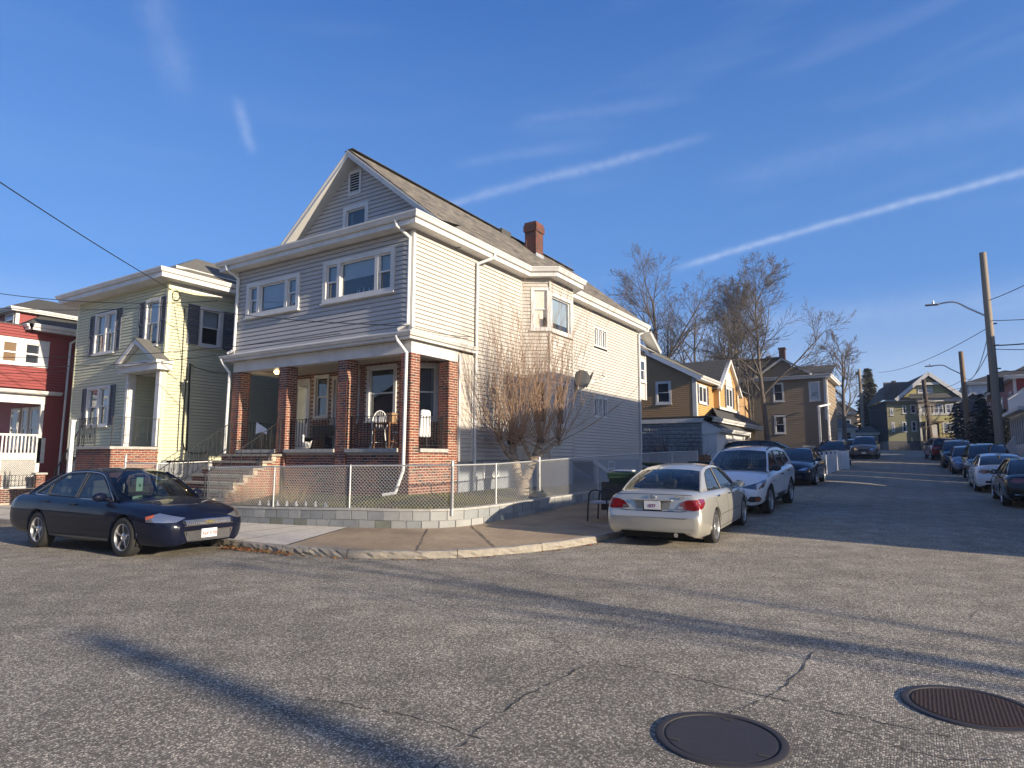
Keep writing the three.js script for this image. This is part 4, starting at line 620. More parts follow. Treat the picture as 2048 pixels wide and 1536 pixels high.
// brickwork
const bricks = new Bricks(), FL = 1.83, mort = [];
const pier = (x0, x1, z0, z1, y0, y1) => {
  mort.push(bx(x0 + 0.008, x1 - 0.008, y0, y1, z0 + 0.008, z1 - 0.008));
  bricks.panel(frame(x0, 0, z1 - 0.008, 1, 0), 0, x1 - x0, y0, y1); bricks.panel(frame(x1 - 0.008, 0, z1, 0, -1), 0, z1 - z0, y0, y1, { bond: 1 });
  bricks.panel(frame(x0 + 0.008, 0, z0, 0, 1), 0, z1 - z0, y0, y1, { bond: 1 }); bricks.panel(frame(x1, 0, z0 + 0.008, -1, 0), 0, x1 - x0, y0, y1);
};
pier(XR - 0.36, XR - 0.01, ZF - 0.36, ZF - 0.01, 0.45, 4.23); pier(XL + 0.02, XL + 0.4, ZF - 0.38, ZF - 0.01, 1.3, 4.23); pier(-15.6, -15.22, ZF - 0.38, ZF - 0.01, 1.3, 4.23); pier(-13.14, -12.76, ZF - 0.38, ZF - 0.01, 0.5, 4.23); pier(XR - 0.36, XR - 0.01, -13.8, -13.4, 1.6, 4.23);
// brick skirt under the porch floor
const skirt = (fr, u0, u1, v0, v1, o) => { mort.push(fr.bx(u0, u1, v0, v1, -0.15, -0.008)); bricks.panel({ m: fr.m.clone().multiply(new THREE.Matrix4().makeTranslation(0, 0, -0.008)) }, u0, u1, v0, v1, o); };
skirt(frame(-15.22, 0, ZF - 0.06, 1, 0), 0, 15.22 + XR - 0.36, 0.45, 1.74); skirt(frame(XR - 0.02, 0, ZF, 0, -1), 0.36, 1.98, 0.45, 1.74); skirt(frame(XL + 0.06, 0, -14, 0, 1), 0, 2.1, 0.3, 1.74);
part(grey, 'porch_floor', bx(XL + 0.05, XR - 0.1, 1.68, 1.76, -14.1, ZF - 0.05), mm.cap);
for (const [a, b] of [[XL + 0.42, -15.62], [-15.2, -13.16], [-12.74, XR - 0.38]]) part(grey, 'porch_cap', bx(a, b, 1.742, 1.835, ZF - 0.4, ZF + 0.035), mm.cap);
part(grey, 'porch_cap', bx(XR - 0.36, XR + 0.03, 1.742, 1.835, -13.38, ZF - 0.38), mm.cap);
// porch back wall with its bay, doors and windows
const PB = [[-17.75, -14.0], [-14.55, -14.0], [-13.75, -13.3], [-12.0, -13.3], [-11.2, -14.0], [-10.55, -14.0]];
const pbF = []; for (let i = 0; i + 1 < PB.length; i++) pbF.push([frame(PB[i][0], 0, PB[i][1], PB[i + 1][0] - PB[i][0], PB[i + 1][1] - PB[i][1]), Math.hypot(PB[i + 1][0] - PB[i][0], PB[i + 1][1] - PB[i][1])]);
const pbHoles = [[[0.14, 1.0, 1.8, 4.2], [1.2, 1.9, 2.85, 4.28], [2.05, 2.9, 1.8, 4.2]], [[0.42, 0.92, 2.64, 4.24]], [[0.3, 1.45, 2.64, 4.26]], [[0.15, 0.95, 2.64, 4.26]], []];
pbF.forEach(([fr, L], i) => { const H = pbHoles[i]; mort.push(...(H.length ? [fr.bx(0, H[0][0], 1.75, 4.34, -0.12, -0.008), ...H.map((h, k) => fr.bx(h[1], H[k + 1]?.[0] ?? L, 1.75, 4.34, -0.12, -0.008)), ...H.map((h) => fr.bx(h[0], h[1], h[3], 4.34, -0.12, -0.008)), ...H.filter((h) => h[2] > 2).map((h) => fr.bx(h[0], h[1], 1.75, h[2], -0.12, -0.008))] : [fr.bx(0, L, 1.75, 4.34, -0.12, -0.008)])); bricks.panel({ m: fr.m.clone().multiply(new THREE.Matrix4().makeTranslation(0, 0, -0.008)) }, 0, L, 1.76, 4.34, { bond: i % 2, hole: (u, v) => H.some((h) => u > h[0] - 0.02 && u < h[1] + 0.02 && v > h[2] - 0.02 && v < h[3] + 0.02) }); });
for (const k of [0, 2]) { const [fr] = pbF[0], h = pbHoles[0][k], d = sub(grey, 'door', k ? 'right porch door, half behind a pier' : 'left white storm door'); part(d, 'frame', [fr.bx(h[0], h[0] + 0.08, 1.76, h[3], -0.1, 0.03), fr.bx(h[1] - 0.08, h[1], 1.76, h[3], -0.1, 0.03), fr.bx(h[0], h[1], h[3] - 0.12, h[3], -0.1, 0.035)], mm.trim); part(d, 'panel', [fr.bx(h[0] + 0.08, h[1] - 0.08, 1.78, 2.75, -0.05, -0.02), fr.bx(h[0] + 0.08, h[0] + 0.17, 2.75, h[3] - 0.12, -0.05, -0.02), fr.bx(h[1] - 0.17, h[1] - 0.08, 2.75, h[3] - 0.12, -0.05, -0.02), fr.bx(h[0] + 0.17, h[1] - 0.17, h[3] - 0.22, h[3] - 0.12, -0.05, -0.02)], mm.trim); part(d, 'glazing', fr.bx(h[0] + 0.17, h[1] - 0.17, 2.75, h[3] - 0.22, -0.04, -0.035), mm.paneSky); part(d, 'handle', rod(fr.pt(h[1] - 0.13, 2.72, 0.02), fr.pt(h[1] - 0.13, 2.9, 0.02), 0.015), mm.iron); }
win(grey, pbF[0][0], ...pbHoles[0][1], { trim: 0.08, cur: 1 }); win(grey, pbF[1][0], ...pbHoles[1][0], { trim: 0.07 }); win(grey, pbF[2][0], ...pbHoles[2][0], { trim: 0.1 }); win(grey, pbF[3][0], ...pbHoles[3][0], { trim: 0.1, cur: 0.4 });
part(grey, 'porch_side_wall', bx(XR - 0.12, XR - 0.02, 1.6, 4.3, -14.1, -13.8), mm.mortar);
// steps, with brick sides
for (let k = 0; k < 8; k++) { const y = 1.83 - 0.192 * (k + 1) + 0.06, z = ZF + 0.02 + 0.29 * k; part(grey, 'step_tread', bx(-17.75, -15.28, y - 0.06, y, z - 0.02, z + 0.33), mm.kerb); const b = y - 0.06; if (k < 7) { skirt(frame(-17.7, 0, z + 0.29, 1, 0), 0, 2.36, b - 0.135, b, { H: 0.0675 }); } skirt(frame(-15.34, 0, z + 0.29, 0, -1), 0, 0.3, 0.3, b, { bond: k % 2, tone: (q) => (q < 0.4 ? 4 : q < 0.75 ? 2 : 0) }); }
part(grey, 'mortar', mort, mm.mortar);
bricks.build(grey, 300);
// wrought iron railings
function railing(parent, fr, u0, u1, yA, yB, { step = 0.12, h = 0.85, slope = 0, scroll = false } = {}) {
  const y = (u) => mix(yA, yB, (u - u0) / (u1 - u0)), g = [], p3 = (u, v) => fr.pt(u, v, 0).toArray();
  g.push(beam(p3(u0, y(u0) + h), p3(u1, y(u1) + h), 0.035, 0.014), beam(p3(u0, y(u0) + 0.09), p3(u1, y(u1) + 0.09), 0.022, 0.012)); part(parent, 'rail', g, mm.iron);
  const b = []; for (let u = u0 + step; u < u1 - 0.03; u += step) b.push(beam(p3(u, y(u) + 0.09), p3(u, y(u) + h), 0.014, 0.014)); part(parent, 'balusters', b, mm.iron).userData.kind = 'stuff';
  for (const u of [u0, u1]) part(parent, 'post', beam(p3(u, y(u) - 0.02), p3(u, y(u) + h + 0.02), 0.028, 0.028), mm.iron);
  if (scroll) { const s = []; for (let u = u0 + 0.25; u < u1 - 0.2; u += 0.5) for (const k of [1, -1]) { const pts = []; for (let a = 0; a <= 16; a++) { const th = a / 16 * 4.6, rr = 0.03 + 0.055 * a / 16; pts.push(fr.pt(u + k * (0.06 + Math.cos(th) * rr), y(u) + 0.62 + Math.sin(th) * rr, 0)); } pts.push(fr.pt(u, y(u) + 0.25, 0)); s.push(tube(pts, 0.006, 5, 40)); } part(parent, 'scrollwork', s, mm.iron); }
}
const iron = worldThing('porch_railing', 'black wrought iron railing between the brick piers of the grey house porch', 'railing', [-13, 1.83, -12]);
railing(iron, frame(0, 0, ZF - 0.2, 1, 0), -15.2, -13.16, 1.83, 1.83); railing(iron, frame(0, 0, ZF - 0.2, 1, 0), -12.74, -10.88, 1.83, 1.83); railing(iron, frame(XR - 0.2, 0, ZF, 0, -1), 0.38, 1.52, 1.83, 1.83);
const iron2 = worldThing('porch_railing', 'black wrought iron railing along the far left end of the grey house porch', 'railing', [-17.6, 1.83, -13]); railing(iron2, frame(XL + 0.2, 0, -13.9, 0, 1), 0, 1.66, 1.83, 1.83);
const hr = worldThing('step_railing', 'black iron handrail with scrollwork down the left side of the grey house steps', 'railing', [-17.7, 1, -10.8]);
railing(hr, frame(-17.72, 0, ZF, 0, 1), 0.05, 2.25, 1.8, 0.33, { step: 0.14, scroll: true });
const hr2 = worldThing('step_railing', 'thin black iron handrail down the right side of the grey house steps', 'railing', [-15.3, 1, -10.8]);
railing(hr2, frame(-15.36, 0, ZF, 0, 1), 0.05, 2.25, 1.8, 0.33, { step: 0.3 });
// chimney
const chim = sub(grey, 'chimney');
{ const b = new Bricks(), x0 = -13.6, x1 = -13.05, z0 = -23.08, z1 = -22.46; const P = (a, c, d, e, y0, y1) => { part(chim, 'mortar', bx(a + 0.008, c - 0.008, y0, y1, d + 0.008, e - 0.008), M('dark chimney mortar', [0.16, 0.1, 0.075], 0.95)); for (const [fr, L] of [[frame(a, 0, e - 0.008, 1, 0), c - a], [frame(c - 0.008, 0, e, 0, -1), e - d], [frame(c, 0, d + 0.008, -1, 0), c - a], [frame(a + 0.008, 0, d, 0, 1), e - d]]) b.panel(fr, 0, L, y0, y1, { tone: (q) => (q < 0.4 ? 3 : q < 0.7 ? 5 : 1) }); }; P(x0, x1, z0, z1, 9.6, 11.22); P(x0 - 0.05, x1 + 0.05, z0 - 0.05, z1 + 0.05, 11.22, 11.5); P(x0 - 0.02, x1 + 0.02, z0 - 0.02, z1 + 0.02, 11.5, 11.62); b.build(chim, 120); part(chim, 'crown', bx(x0, x1, 11.62, 11.64, z0, z1), mm.shingleDk); part(chim, 'flashing', [bx(x1, x1 + 0.02, 9.9, 10.25, z0, z1), bx(x0, x1 + 0.02, 9.95, 10.2, z1, z1 + 0.015)], mm.galv); }
// skylight hump beyond the ridge
part(roof, 'roof_hatch', bx(-14.6, -13.95, 10.75, 11.1, -21.9, -21.2), mm.shingleDk);
// small rear upper bay
{ const s = sub(grey, 'rear_bay'), f = frame(-10.5, 0, -27.35, 0, -1); part(s, 'wall', bx(-12.5, -10.52, 4.3, 6.6, -28.35, -27.36), mm.greySide2); part(s, 'corner_board', f.bx(0.9, 1.0, 4.3, 6.5, -0.02, 0.02), mm.trim); win(s, f, 0.15, 0.85, 5.1, 6.2, { trim: 0.1, far: true, rec: -0.01 }); const q = new Soup(), e = [[-9.95, 6.55], [-11.6, 7.55]]; for (const [z] of [[-28.75]]) { q.quad([-9.95, 6.5, -28.75], [-11.7, 7.6, -28.75], [-11.7, 7.6, -27.35], [-9.95, 6.5, -27.35]); } part(s, 'roof', q.geo(), mm.trim); const q2 = new Soup(); q2.quad([-10.45, 7.35, -27.5], [-10.45, 6.55, -28.8], [-10.35, 6.45, -28.8], [-10.35, 7.25, -27.5]); part(s, 'soffit', [q2.geo(), beam([-10.15, 7.35, -27.4], [-10.15, 6.6, -28.75], 0.6, 0.03), beam([-9.9, 7.3, -27.4], [-9.9, 6.55, -28.75], 0.06, 0.16)], mm.trim); }
// ---------------------------------------------------------------- pale yellow house
{
  const X0 = -26.75, X1 = -20.55, Z0 = -11.2, Z1 = -22, h = worldThing('yellow_house', 'pale yellow vinyl sided house with slate blue shutters and a small pedimented entry', 'house', [-23.6, 0.2, -16]);
  const f = frame(X0, 0, Z0, 1, 0), r = frame(X1, 0, Z0, 0, -1), bud = { n: 290 };
  const W = [[1.45, 2.95, 5.3, 6.84], [4.9, 5.8, 5.28, 6.9], [1.25, 2.9, 2.68, 4.13]], door = [4.25, 6.05, 1.5, 4.4], RW = [[1.12, 1.96, 5.4, 6.78]];
  siding(h, f, { u0: 0.08, u1: 6.12, v0: 1.6, v1: 7.42, exp: 0.108, mat: mm.yelSide, holes: [...W, door], budget: bud });
  siding(h, r, { u0: 0.08, u1: 10.8, v0: 1.5, v1: 7.42, exp: 0.108, mat: mm.yelSide, holes: RW, budget: bud });
  part(h, 'wall', [bx(X0 + 0.1, X1 - 2.2, 1.4, 7.42, Z0 - 0.22, Z0 - 0.14), bx(X1 - 2.2, X1 - 0.14, 4.4, 7.42, Z0 - 0.22, Z0 - 0.14), bx(X1 - 0.22, X1 - 0.14, 1.4, 7.42, Z1, Z0 - 1.3), bx(X1 - 0.22, X1 - 0.14, 4.4, 7.42, Z0 - 1.3, Z0 - 0.14), bx(X0, X0 + 0.1, 0, 7.42, Z1, Z0 - 0.14), bx(X0, X1 - 0.1, 0, 7.42, Z1, Z1 + 0.1)], mm.dark);
  part(h, 'side_wall', bx(X0 - 0.01, X0, 1.5, 7.4, Z1, Z0 - 0.05), mm.yelSide);
  part(h, 'corner_board', [f.bx(0, 0.08, 1.5, 7.42, -0.1, 0.026), f.bx(6.11, 6.2, 4.45, 7.42, -0.1, 0.026), r.bx(-0.027, 0.09, 1.42, 7.42, -0.1, 0.026)], M('yellow corner board', [0.68, 0.67, 0.42], 0.5));
  part(h, 'foundation', [bx(X0, X1 - 0.03, -0.4, 1.5, Z0 - 0.3, Z0 - 0.03), bx(X1 - 0.3, X1 - 0.03, -0.4, 1.42, Z1, Z0 - 0.3)], mm.block);
  for (const [i, w] of W.entries()) win(h, f, ...w, { trim: 0.08, lites: i === 1 ? [[0, 1, 'dh']] : [[0, 0.5, 'dh'], [0.5, 1, 'dh']], mull: 0.14, blind: i === 2 ? 0.45 : 0.5, proud: 0.05, label: ['paired upper window', 'single upper window over the entry', 'paired ground floor window'][i] });
  win(h, r, ...RW[0], { trim: 0.09, blind: 0.5, proud: 0.045 });
  for (const [a, b, c, d] of [[1.08, 1.4, 5.32, 6.8], [3.0, 3.32, 5.36, 6.86], [4.5, 4.84, 5.3, 6.86], [5.86, 6.18, 5.32, 6.92], [0.9, 1.2, 2.7, 4.1], [2.95, 3.25, 2.72, 4.14]]) shutter(h, f, a, b, c, d);
  shutter(h, r, 0.68, 1.08, 5.42, 6.78); shutter(h, r, 2.0, 2.4, 5.4, 6.76);
  gutter(h, [[X0 - 0.5, Z1], [X0 - 0.5, Z0 + 0.5], [X1 + 0.45, Z0 + 0.5], [X1 + 0.45, Z1]], 7.55, { h: 0.14, d: 0.11, fascia: 0.16, soff: 0.55 });
  part(h, 'frieze_board', [r.bx(0.05, 10.8, 7.2, 7.42, 0.004, 0.03)], mm.trim);
  const ro = sub(h, 'roof');
  roofCourses(ro, [X1 + 0.5, 7.68, Z0 + 0.55], [X0 - 0.55, 7.68, Z0 + 0.55], [-23.9, 9.0, -14.8], [-23.4, 9.0, -14.8], mm.shingleGr); roofCourses(ro, [X1 + 0.5, 7.68, Z1], [X1 + 0.5, 7.68, Z0 + 0.55], [-23.4, 9.0, -14.8], [-23.4, 9.0, -20], mm.shingleGr); roofCourses(ro, [X0 - 0.55, 7.68, Z0 + 0.55], [X0 - 0.55, 7.68, Z1], [-23.9, 9.0, -20], [-23.9, 9.0, -14.8], mm.shingleGr);
  // attic dormer under its own hip
  part(h, 'dormer_wall', bx(-24.5, -21.85, 7.6, 8.2, -15.5, -12.35), mm.yelSide);
  gutter(h, [[-24.75, -15.5], [-24.75, -12.0], [-21.6, -12.0], [-21.6, -15.5]], 8.2, { h: 0.1, d: 0.09, fascia: 0.08, soff: 0.3 });
  roofCourses(ro, [-21.55, 8.3, -11.95], [-24.8, 8.3, -11.95], [-23.2, 9.25, -13.6], [-23.1, 9.25, -13.6], mm.shingleGr); roofCourses(ro, [-21.55, 8.3, -16], [-21.55, 8.3, -11.95], [-23.1, 9.25, -13.6], [-23.1, 9.25, -16], mm.shingleGr); roofCourses(ro, [-24.8, 8.3, -11.95], [-24.8, 8.3, -16], [-23.2, 9.25, -16], [-23.2, 9.25, -13.6], mm.shingleGr);
  // recessed entry
  const en = sub(h, 'entry');
  const zi = Z0 - 1.25;
  siding(h, frame(X0 + 4.25, 0, Z0 - 0.05, 0, -1), { u0: 0, u1: 1.2, v0: 1.95, v1: 4.42, exp: 0.108, mat: mm.yelSide, budget: { n: 0 } });
  siding(h, frame(X0 + 4.25, 0, zi, 1, 0), { u0: 0, u1: 0.75, v0: 1.95, v1: 4.42, exp: 0.108, mat: mm.yelSide, budget: { n: 0 } });
  part(en, 'back_wall', [bx(X0 + 4.2, X1 - 0.1, 1.9, 4.45, zi - 0.1, zi - 0.03), bx(X1 - 0.22, X1 - 0.1, 1.5, 4.42, zi, Z0 - 0.1), bx(X0 + 4.1, X0 + 4.24, 1.5, 4.42, zi, Z0 - 0.1)], mm.yelSide);
  part(en, 'ceiling', bx(X0 + 4.25, X1 - 0.1, 4.4, 4.45, zi, Z0 - 0.1), mm.soffit);
  { const d = frame(X0 + 5.0, 0, zi, 1, 0); part(en, 'door', [d.bx(0, 0.1, 1.95, 4.05, 0, 0.06), d.bx(0.85, 0.95, 1.95, 4.05, 0, 0.06), d.bx(0.1, 0.85, 3.95, 4.05, 0, 0.06), d.bx(0.1, 0.85, 1.95, 2.6, 0, 0.04), d.bx(0.1, 0.85, 2.98, 3.04, 0, 0.04)], mm.trim); part(en, 'door_glass', d.bx(0.1, 0.85, 2.6, 3.95, 0.0, 0.02), mm.paneFar); }
  part(en, 'post', [f.bx(4.12, 4.34, 1.95, 4.42, -0.1, 0.12), f.bx(4.16, 4.3, 1.95, 4.42, 0.12, 0.15), f.bx(5.98, 6.2, 1.95, 4.45, -0.1, 0.12)], mm.trim);
  part(en, 'entablature', [f.bx(4.0, 6.42, 4.42, 4.62, -0.15, 0.34), f.bx(3.92, 6.5, 4.62, 4.72, -0.15, 0.42)], mm.trim);
  { const a = [3.92, 4.72], b = [6.5, 4.72], c = [5.2, 5.5]; const tri = prism([[a[0] + 0.25, a[1]], [b[0] - 0.25, b[1]], [c[0], c[1] - 0.22]], 0.25); f.put(tri); part(en, 'pediment', tri, mm.yelSide); for (const s of [a, b]) { const p = [[s[0], s[1]], [c[0], c[1]], [c[0], c[1] - 0.17], [s[0] + (s === a ? 0.26 : -0.26), s[1]]]; const g = prism(p, 0.46); f.put(g); part(en, 'raking_cornice', g, mm.trim); } const rf = prism([[a[0] - 0.02, a[1] + 0.01], [c[0], c[1] + 0.03], [b[0] + 0.02, b[1] + 0.01], [c[0], c[1] + 0.0]], 0.48); f.put(rf); part(en, 'pediment_roof', rf, mm.shingleGr); }
  // brick stoop
  const bk = new Bricks(), mo = []; const sx0 = -22.7, sx1 = -20.52, sz = -9.75;
  mo.push(bx(sx0, sx1 - 0.01, -0.3, 1.85, Z0, sz - 0.01)); bk.panel(frame(sx0, 0, sz - 0.008, 1, 0), 0, sx1 - sx0, 0.0, 1.85, { tone: (q) => (q < 0.5 ? 1 : q < 0.85 ? 3 : 5) }); bk.panel(frame(sx1 - 0.008, 0, sz, 0, -1), 0, sz - Z0, 0.0, 1.85, { tone: (q) => (q < 0.3 ? 2 : q < 0.55 ? 0 : q < 0.75 ? 4 : q < 0.9 ? 1 : 3) });
  for (let k = 0; k < 6; k++) { const y = 1.55 - k * 0.25; mo.push(bx(sx0 - 0.3 * (k + 1), sx0, -0.3, y, Z0 + 0.15, sz - 0.2)); part(h, 'stoop_step', bx(sx0 - 0.3 * (k + 1) - 0.02, sx0 - 0.3 * k, y, y + 0.06, Z0 + 0.15, sz - 0.18), mm.cap); }
  part(h, 'mortar', mo, mm.mortarDk); bk.build(h, 220); part(h, 'stoop_slab', bx(sx0 - 0.06, sx1 + 0.04, 1.85, 1.93, Z0, sz + 0.05), mm.cap);
  part(h, 'conduit', [tube([[X1 + 0.04, 6.6, -11.75], [X1 + 0.04, 1.8, -11.8]], 0.014), tube([[X1 + 0.05, 4.75, -12.05], [X1 + 0.05, 1.85, -12.1]], 0.03), tube([[X1 + 0.05, 4.6, -11.95], [X1 + 0.05, 2.1, -11.97], [X1 + 0.05, 1.8, -12.1], [X1 + 0.05, 1.75, -12.9]], 0.018)], mm.wire);
  { const pts = []; for (let i = 0; i < 40; i++) { const a = i * 0.62; pts.push([X1 + 0.06 + 0.02 * Math.sin(i), 6.95 + 0.16 * Math.sin(a) * (1 + 0.1 * Math.sin(i)), -11.42 + 0.13 * Math.cos(a)]); } part(h, 'cable_coil', tube(pts, 0.006, 4, 160), mm.wire); }
  part(h, 'vent_cap', bx(X1, X1 + 0.12, 1.0, 1.3, -12.6, -12.25), mm.trim); part(h, 'basement_panel', bx(X1 - 0.02, X1 + 0.02, 0.55, 1.38, -13.6, -12.3), mm.trim);
  const rl = worldThing('stoop_railing', 'black wrought iron railing with scrolls on the yellow house brick stoop', 'railing', [-21.6, 1.93, -9.8]);
  railing(rl, frame(sx0, 0, sz - 0.02, 1, 0), 0.05, 1.15, 1.93, 1.93, { step: 0.1, h: 0.9, scroll: true }); railing(rl, frame(sx1 - 0.04, 0, sz, 0, -1), 0.02, 1.4, 1.93, 1.93, { step: 0.35, h: 0.9, scroll: true }); railing(rl, frame(sx0 - 1.8, 0, sz - 0.2, 1, 0), 0, 1.82, 0.25, 1.93, { step: 0.15, h: 0.9 });
  const pipe = worldThing('vent_post', 'tall white plastic post standing left of the yellow house stoop', 'post', [-23.6, 0, -9.6]); part(pipe, 'post', [bx(-21.35, -21.25, 0, 2.67, -9.05, -8.95), bx(-21.37, -21.23, 2.67, 2.71, -9.07, -8.93)], mm.trim);
}
// ---------------------------------------------------------------- red house at the left edge
{
  const X1 = -29.5, Z0 = -8.9, Z1 = -19, h = worldThing('red_house', 'dark red clapboard house with white windows at the left edge of the photo', 'house', [-33, 0.2, -14]);
  const r = frame(X1, 0, Z0, 0, -1), bud = { n: 200 }, band = [0.1, 2.48, 5.16, 6.25];
  siding(h, r, { u0: 0, u1: 10, v0: 4.3, v1: 6.75, exp: 0.11, mat: mm.redSide, holes: [band], budget: bud });
  siding(h, r, { u0: 2.45, u1: 10, v0: 1.0, v1: 4.3, exp: 0.11, mat: mm.redSide, budget: bud });
  part(h, 'wall', [bx(-36, X1 - 0.14, 4.2, 6.75, Z1, Z0 - 0.1), bx(-36, X1 - 0.14, 0.2, 4.3, Z1, -11.5), bx(X1 - 0.14, X1 - 0.01, 0.2, 1.0, Z1, -11.4)], mm.redSide);
  { const w = sub(h, 'window_band'); part(w, 'frame', [r.bx(band[0], band[1], 6.08, 6.25, -0.1, 0.05), r.bx(band[0], band[1], 5.16, 5.28, -0.1, 0.06), ...[0.1, 0.66, 1.36, 2.12].map((u, i) => r.bx(u, u + [0.14, 0.3, 0.34, 0.36][i], 5.28, 6.08, -0.1, 0.045))], mm.trim); [[0.24, 0.66], [0.96, 1.36], [1.7, 2.12]].forEach(([a, b], i) => { part(w, 'pane', r.bx(a, b, 5.28, 6.08, -0.05, -0.04), i < 2 ? M('pane over brown blind', [0.2, 0.13, 0.075], 0.15, { ior: 1.7 }) : mm.paneFar); part(w, 'sash', [r.bx(a, b, 5.64, 5.7, -0.04, 0.01), r.bx(a, b, 5.28, 5.32, -0.04, 0.01), r.bx(a, b, 6.04, 6.08, -0.04, 0.01)], mm.trim2); }); }
  gutter(h, [[X1 + 0.4, -10.62], [X1 + 0.4, Z1]], 6.7, { h: 0.14, d: 0.12, fascia: 0.1, soff: 0.42 }); gutter(h, [[-36.4, -10.5], [X1 + 0.4, -10.5]], 6.7, { h: 0.12, d: 0.1, fascia: 0.1, soff: 0.3 });
  const ro = sub(h, 'roof'); roofCourses(ro, [X1 + 0.45, 6.83, Z1], [X1 + 0.45, 6.83, -10.4], [-32.6, 8.9, -13.4], [-32.6, 8.9, -16], mm.shingleDk); roofCourses(ro, [X1 + 0.45, 6.83, -10.4], [-36.4, 6.83, -10.4], [-33.4, 8.9, -13.4], [-32.6, 8.9, -13.4], mm.shingleDk); part(ro, 'front_deck', bx(-36.2, X1 - 0.02, 6.72, 6.8, -10.6, Z0 - 0.05), mm.shingleDk);
  part(h, 'dormer_wall', bx(-33.2, -30.0, 6.6, 7.4, -14, -10.35), mm.redSide); part(h, 'dormer_corner', [bx(-30.06, -29.97, 6.75, 7.4, -10.45, -10.32)], mm.trim); const fd = frame(-33.2, 0, -10.35, 1, 0); win(h, fd, 2.2, 3.05, 6.78, 7.38, { trim: 0.07, far: true, rec: -0.01, glass: mm.paneSky });
  gutter(h, [[-33.5, -10.1], [-29.75, -10.1], [-29.75, -12.6]], 7.42, { h: 0.1, d: 0.08, fascia: 0.05, soff: 0.3 }); roofCourses(ro, [-29.7, 7.52, -14.5], [-29.7, 7.52, -10.05], [-31.5, 8.35, -11.6], [-31.5, 8.35, -14.5], mm.shingleDk); roofCourses(ro, [-29.7, 7.52, -10.05], [-33.6, 7.52, -10.05], [-31.6, 8.35, -11.6], [-31.5, 8.35, -11.6], mm.shingleDk);
  // open porch
  gutter(h, [[X1 + 0.3, Z0 + 0.1], [X1 + 0.3, -11.85]], 4.08, { h: 0.12, d: 0.1, fascia: 0.02, soff: 0.3 }); part(h, 'porch_beam', [r.bx(0, 2.5, 3.7, 4.08, -0.2, 0.06), bx(-36, X1, 3.7, 4.1, Z0 - 0.3, Z0 - 0.05)], mm.trim); part(h, 'porch_ceiling', bx(-36, X1 - 0.2, 4.12, 4.16, -11.5, Z0 - 0.3), mm.soffit);
  part(h, 'porch_post', [r.bx(2.36, 2.48, 1.0, 3.72, -0.06, 0.05)], mm.trim); part(h, 'porch_floor', bx(-36, X1, 1.6, 1.7, -11.5, Z0), mm.trim); { const b = []; for (let u = 0.05; u < 2.35; u += 0.125) b.push(r.bx(u, u + 0.05, 1.76, 2.42, -0.02, 0.03)); b.forEach((g) => part(h, 'baluster', g, mm.trim)); part(h, 'porch_rail', [r.bx(0, 2.36, 2.42, 2.5, -0.05, 0.05), r.bx(0, 2.36, 1.7, 1.76, -0.03, 0.04), r.bx(0, 2.5, 1.5, 1.7, -0.05, 0.03), r.bx(2.3, 2.62, 1.36, 2.36, -0.3, 0.05)], mm.trim); }
  { const g = [], s = new Soup(); for (let k = -1.2; k < 2.5; k += 0.07) { const c = (u, v) => [clamp(u, 0, 2.35), v]; const a = Math.max(k, 0), b = Math.min(k + 1.1, 2.35); if (b > a) { s.quad([a, 0.4 + (a - k), 0.01], [a + 0.022, 0.4 + (a - k), 0.01], [b + 0.022, 0.4 + (b - k), 0.01], [b, 0.4 + (b - k), 0.01]); s.quad([a, 1.5 - (a - k), 0.006], [a + 0.022, 1.5 - (a - k), 0.006], [b + 0.022, 1.5 - (b - k), 0.006], [b, 1.5 - (b - k), 0.006]); } } g.push(r.put(s.geo()), r.bx(0, 2.4, 0.36, 0.46, -0.02, 0.03), r.bx(0.0, 0.06, 0.4, 1.5, -0.02, 0.03), r.bx(1.15, 1.22, 0.4, 1.5, -0.02, 0.03), r.bx(2.34, 2.42, 0.4, 1.5, -0.02, 0.03)); part(h, 'lattice', g, mm.trim); part(h, 'under_porch', r.bx(0, 2.4, 0.3, 1.5, -0.3, -0.2), mm.room); }
  const fi = frame(-36, 0, -11.45, 1, 0); for (const [a, b] of [[3.3, 4.1], [4.4, 5.0], [5.2, 6.1]]) win(h, fi, a, b, 1.9, 3.65, { trim: 0.09, far: true, rec: 0.0, glass: mm.paneFar, sill: false });
  downspout(h, [[X1 + 0.45, 6.7, -12.3], [X1 + 0.44, 6.5, -12.28], [X1 + 0.1, 6.3, -12.1], [X1 + 0.1, 0.9, -12.05]]);
  const pw = worldThing('brick_garden_wall', 'low brick wall with capped brick piers and iron railing before the red house', 'garden wall', [-29, 0.3, -10]); const bk = new Bricks(); const mo = []; for (const z of [-9.55, -10.95]) { const x0 = -28.8, a = 0.3; mo.push(bx(x0 + 0.01, x0 + a - 0.01, 0, 0.95, z - a + 0.01, z - 0.01)); bk.panel(frame(x0, 0, z - 0.008, 1, 0), 0, a, 0.1, 0.93); bk.panel(frame(x0 + a - 0.008, 0, z, 0, -1), 0, a, 0.1, 0.93, { bond: 1 }); part(pw, 'cap', bx(x0 - 0.05, x0 + a + 0.05, 0.93, 1.0, z - a - 0.05, z + 0.05), mm.cap); } mo.push(bx(-28.75, -28.55, -0.2, 0.42, -14, -7.9)); bk.panel(frame(-28.55, 0, -8, 0, -1), 0, 3.6, -0.1, 0.4, { tone: (q) => (q < 0.5 ? 3 : 5) }); part(pw, 'mortar', mo, mm.mortarDk); bk.build(pw, 150); railing(pw, frame(-28.65, 0, -9.85, 0, -1), 0, 1.1, 0.42, 0.42, { step: 0.12, h: 0.5 });
}
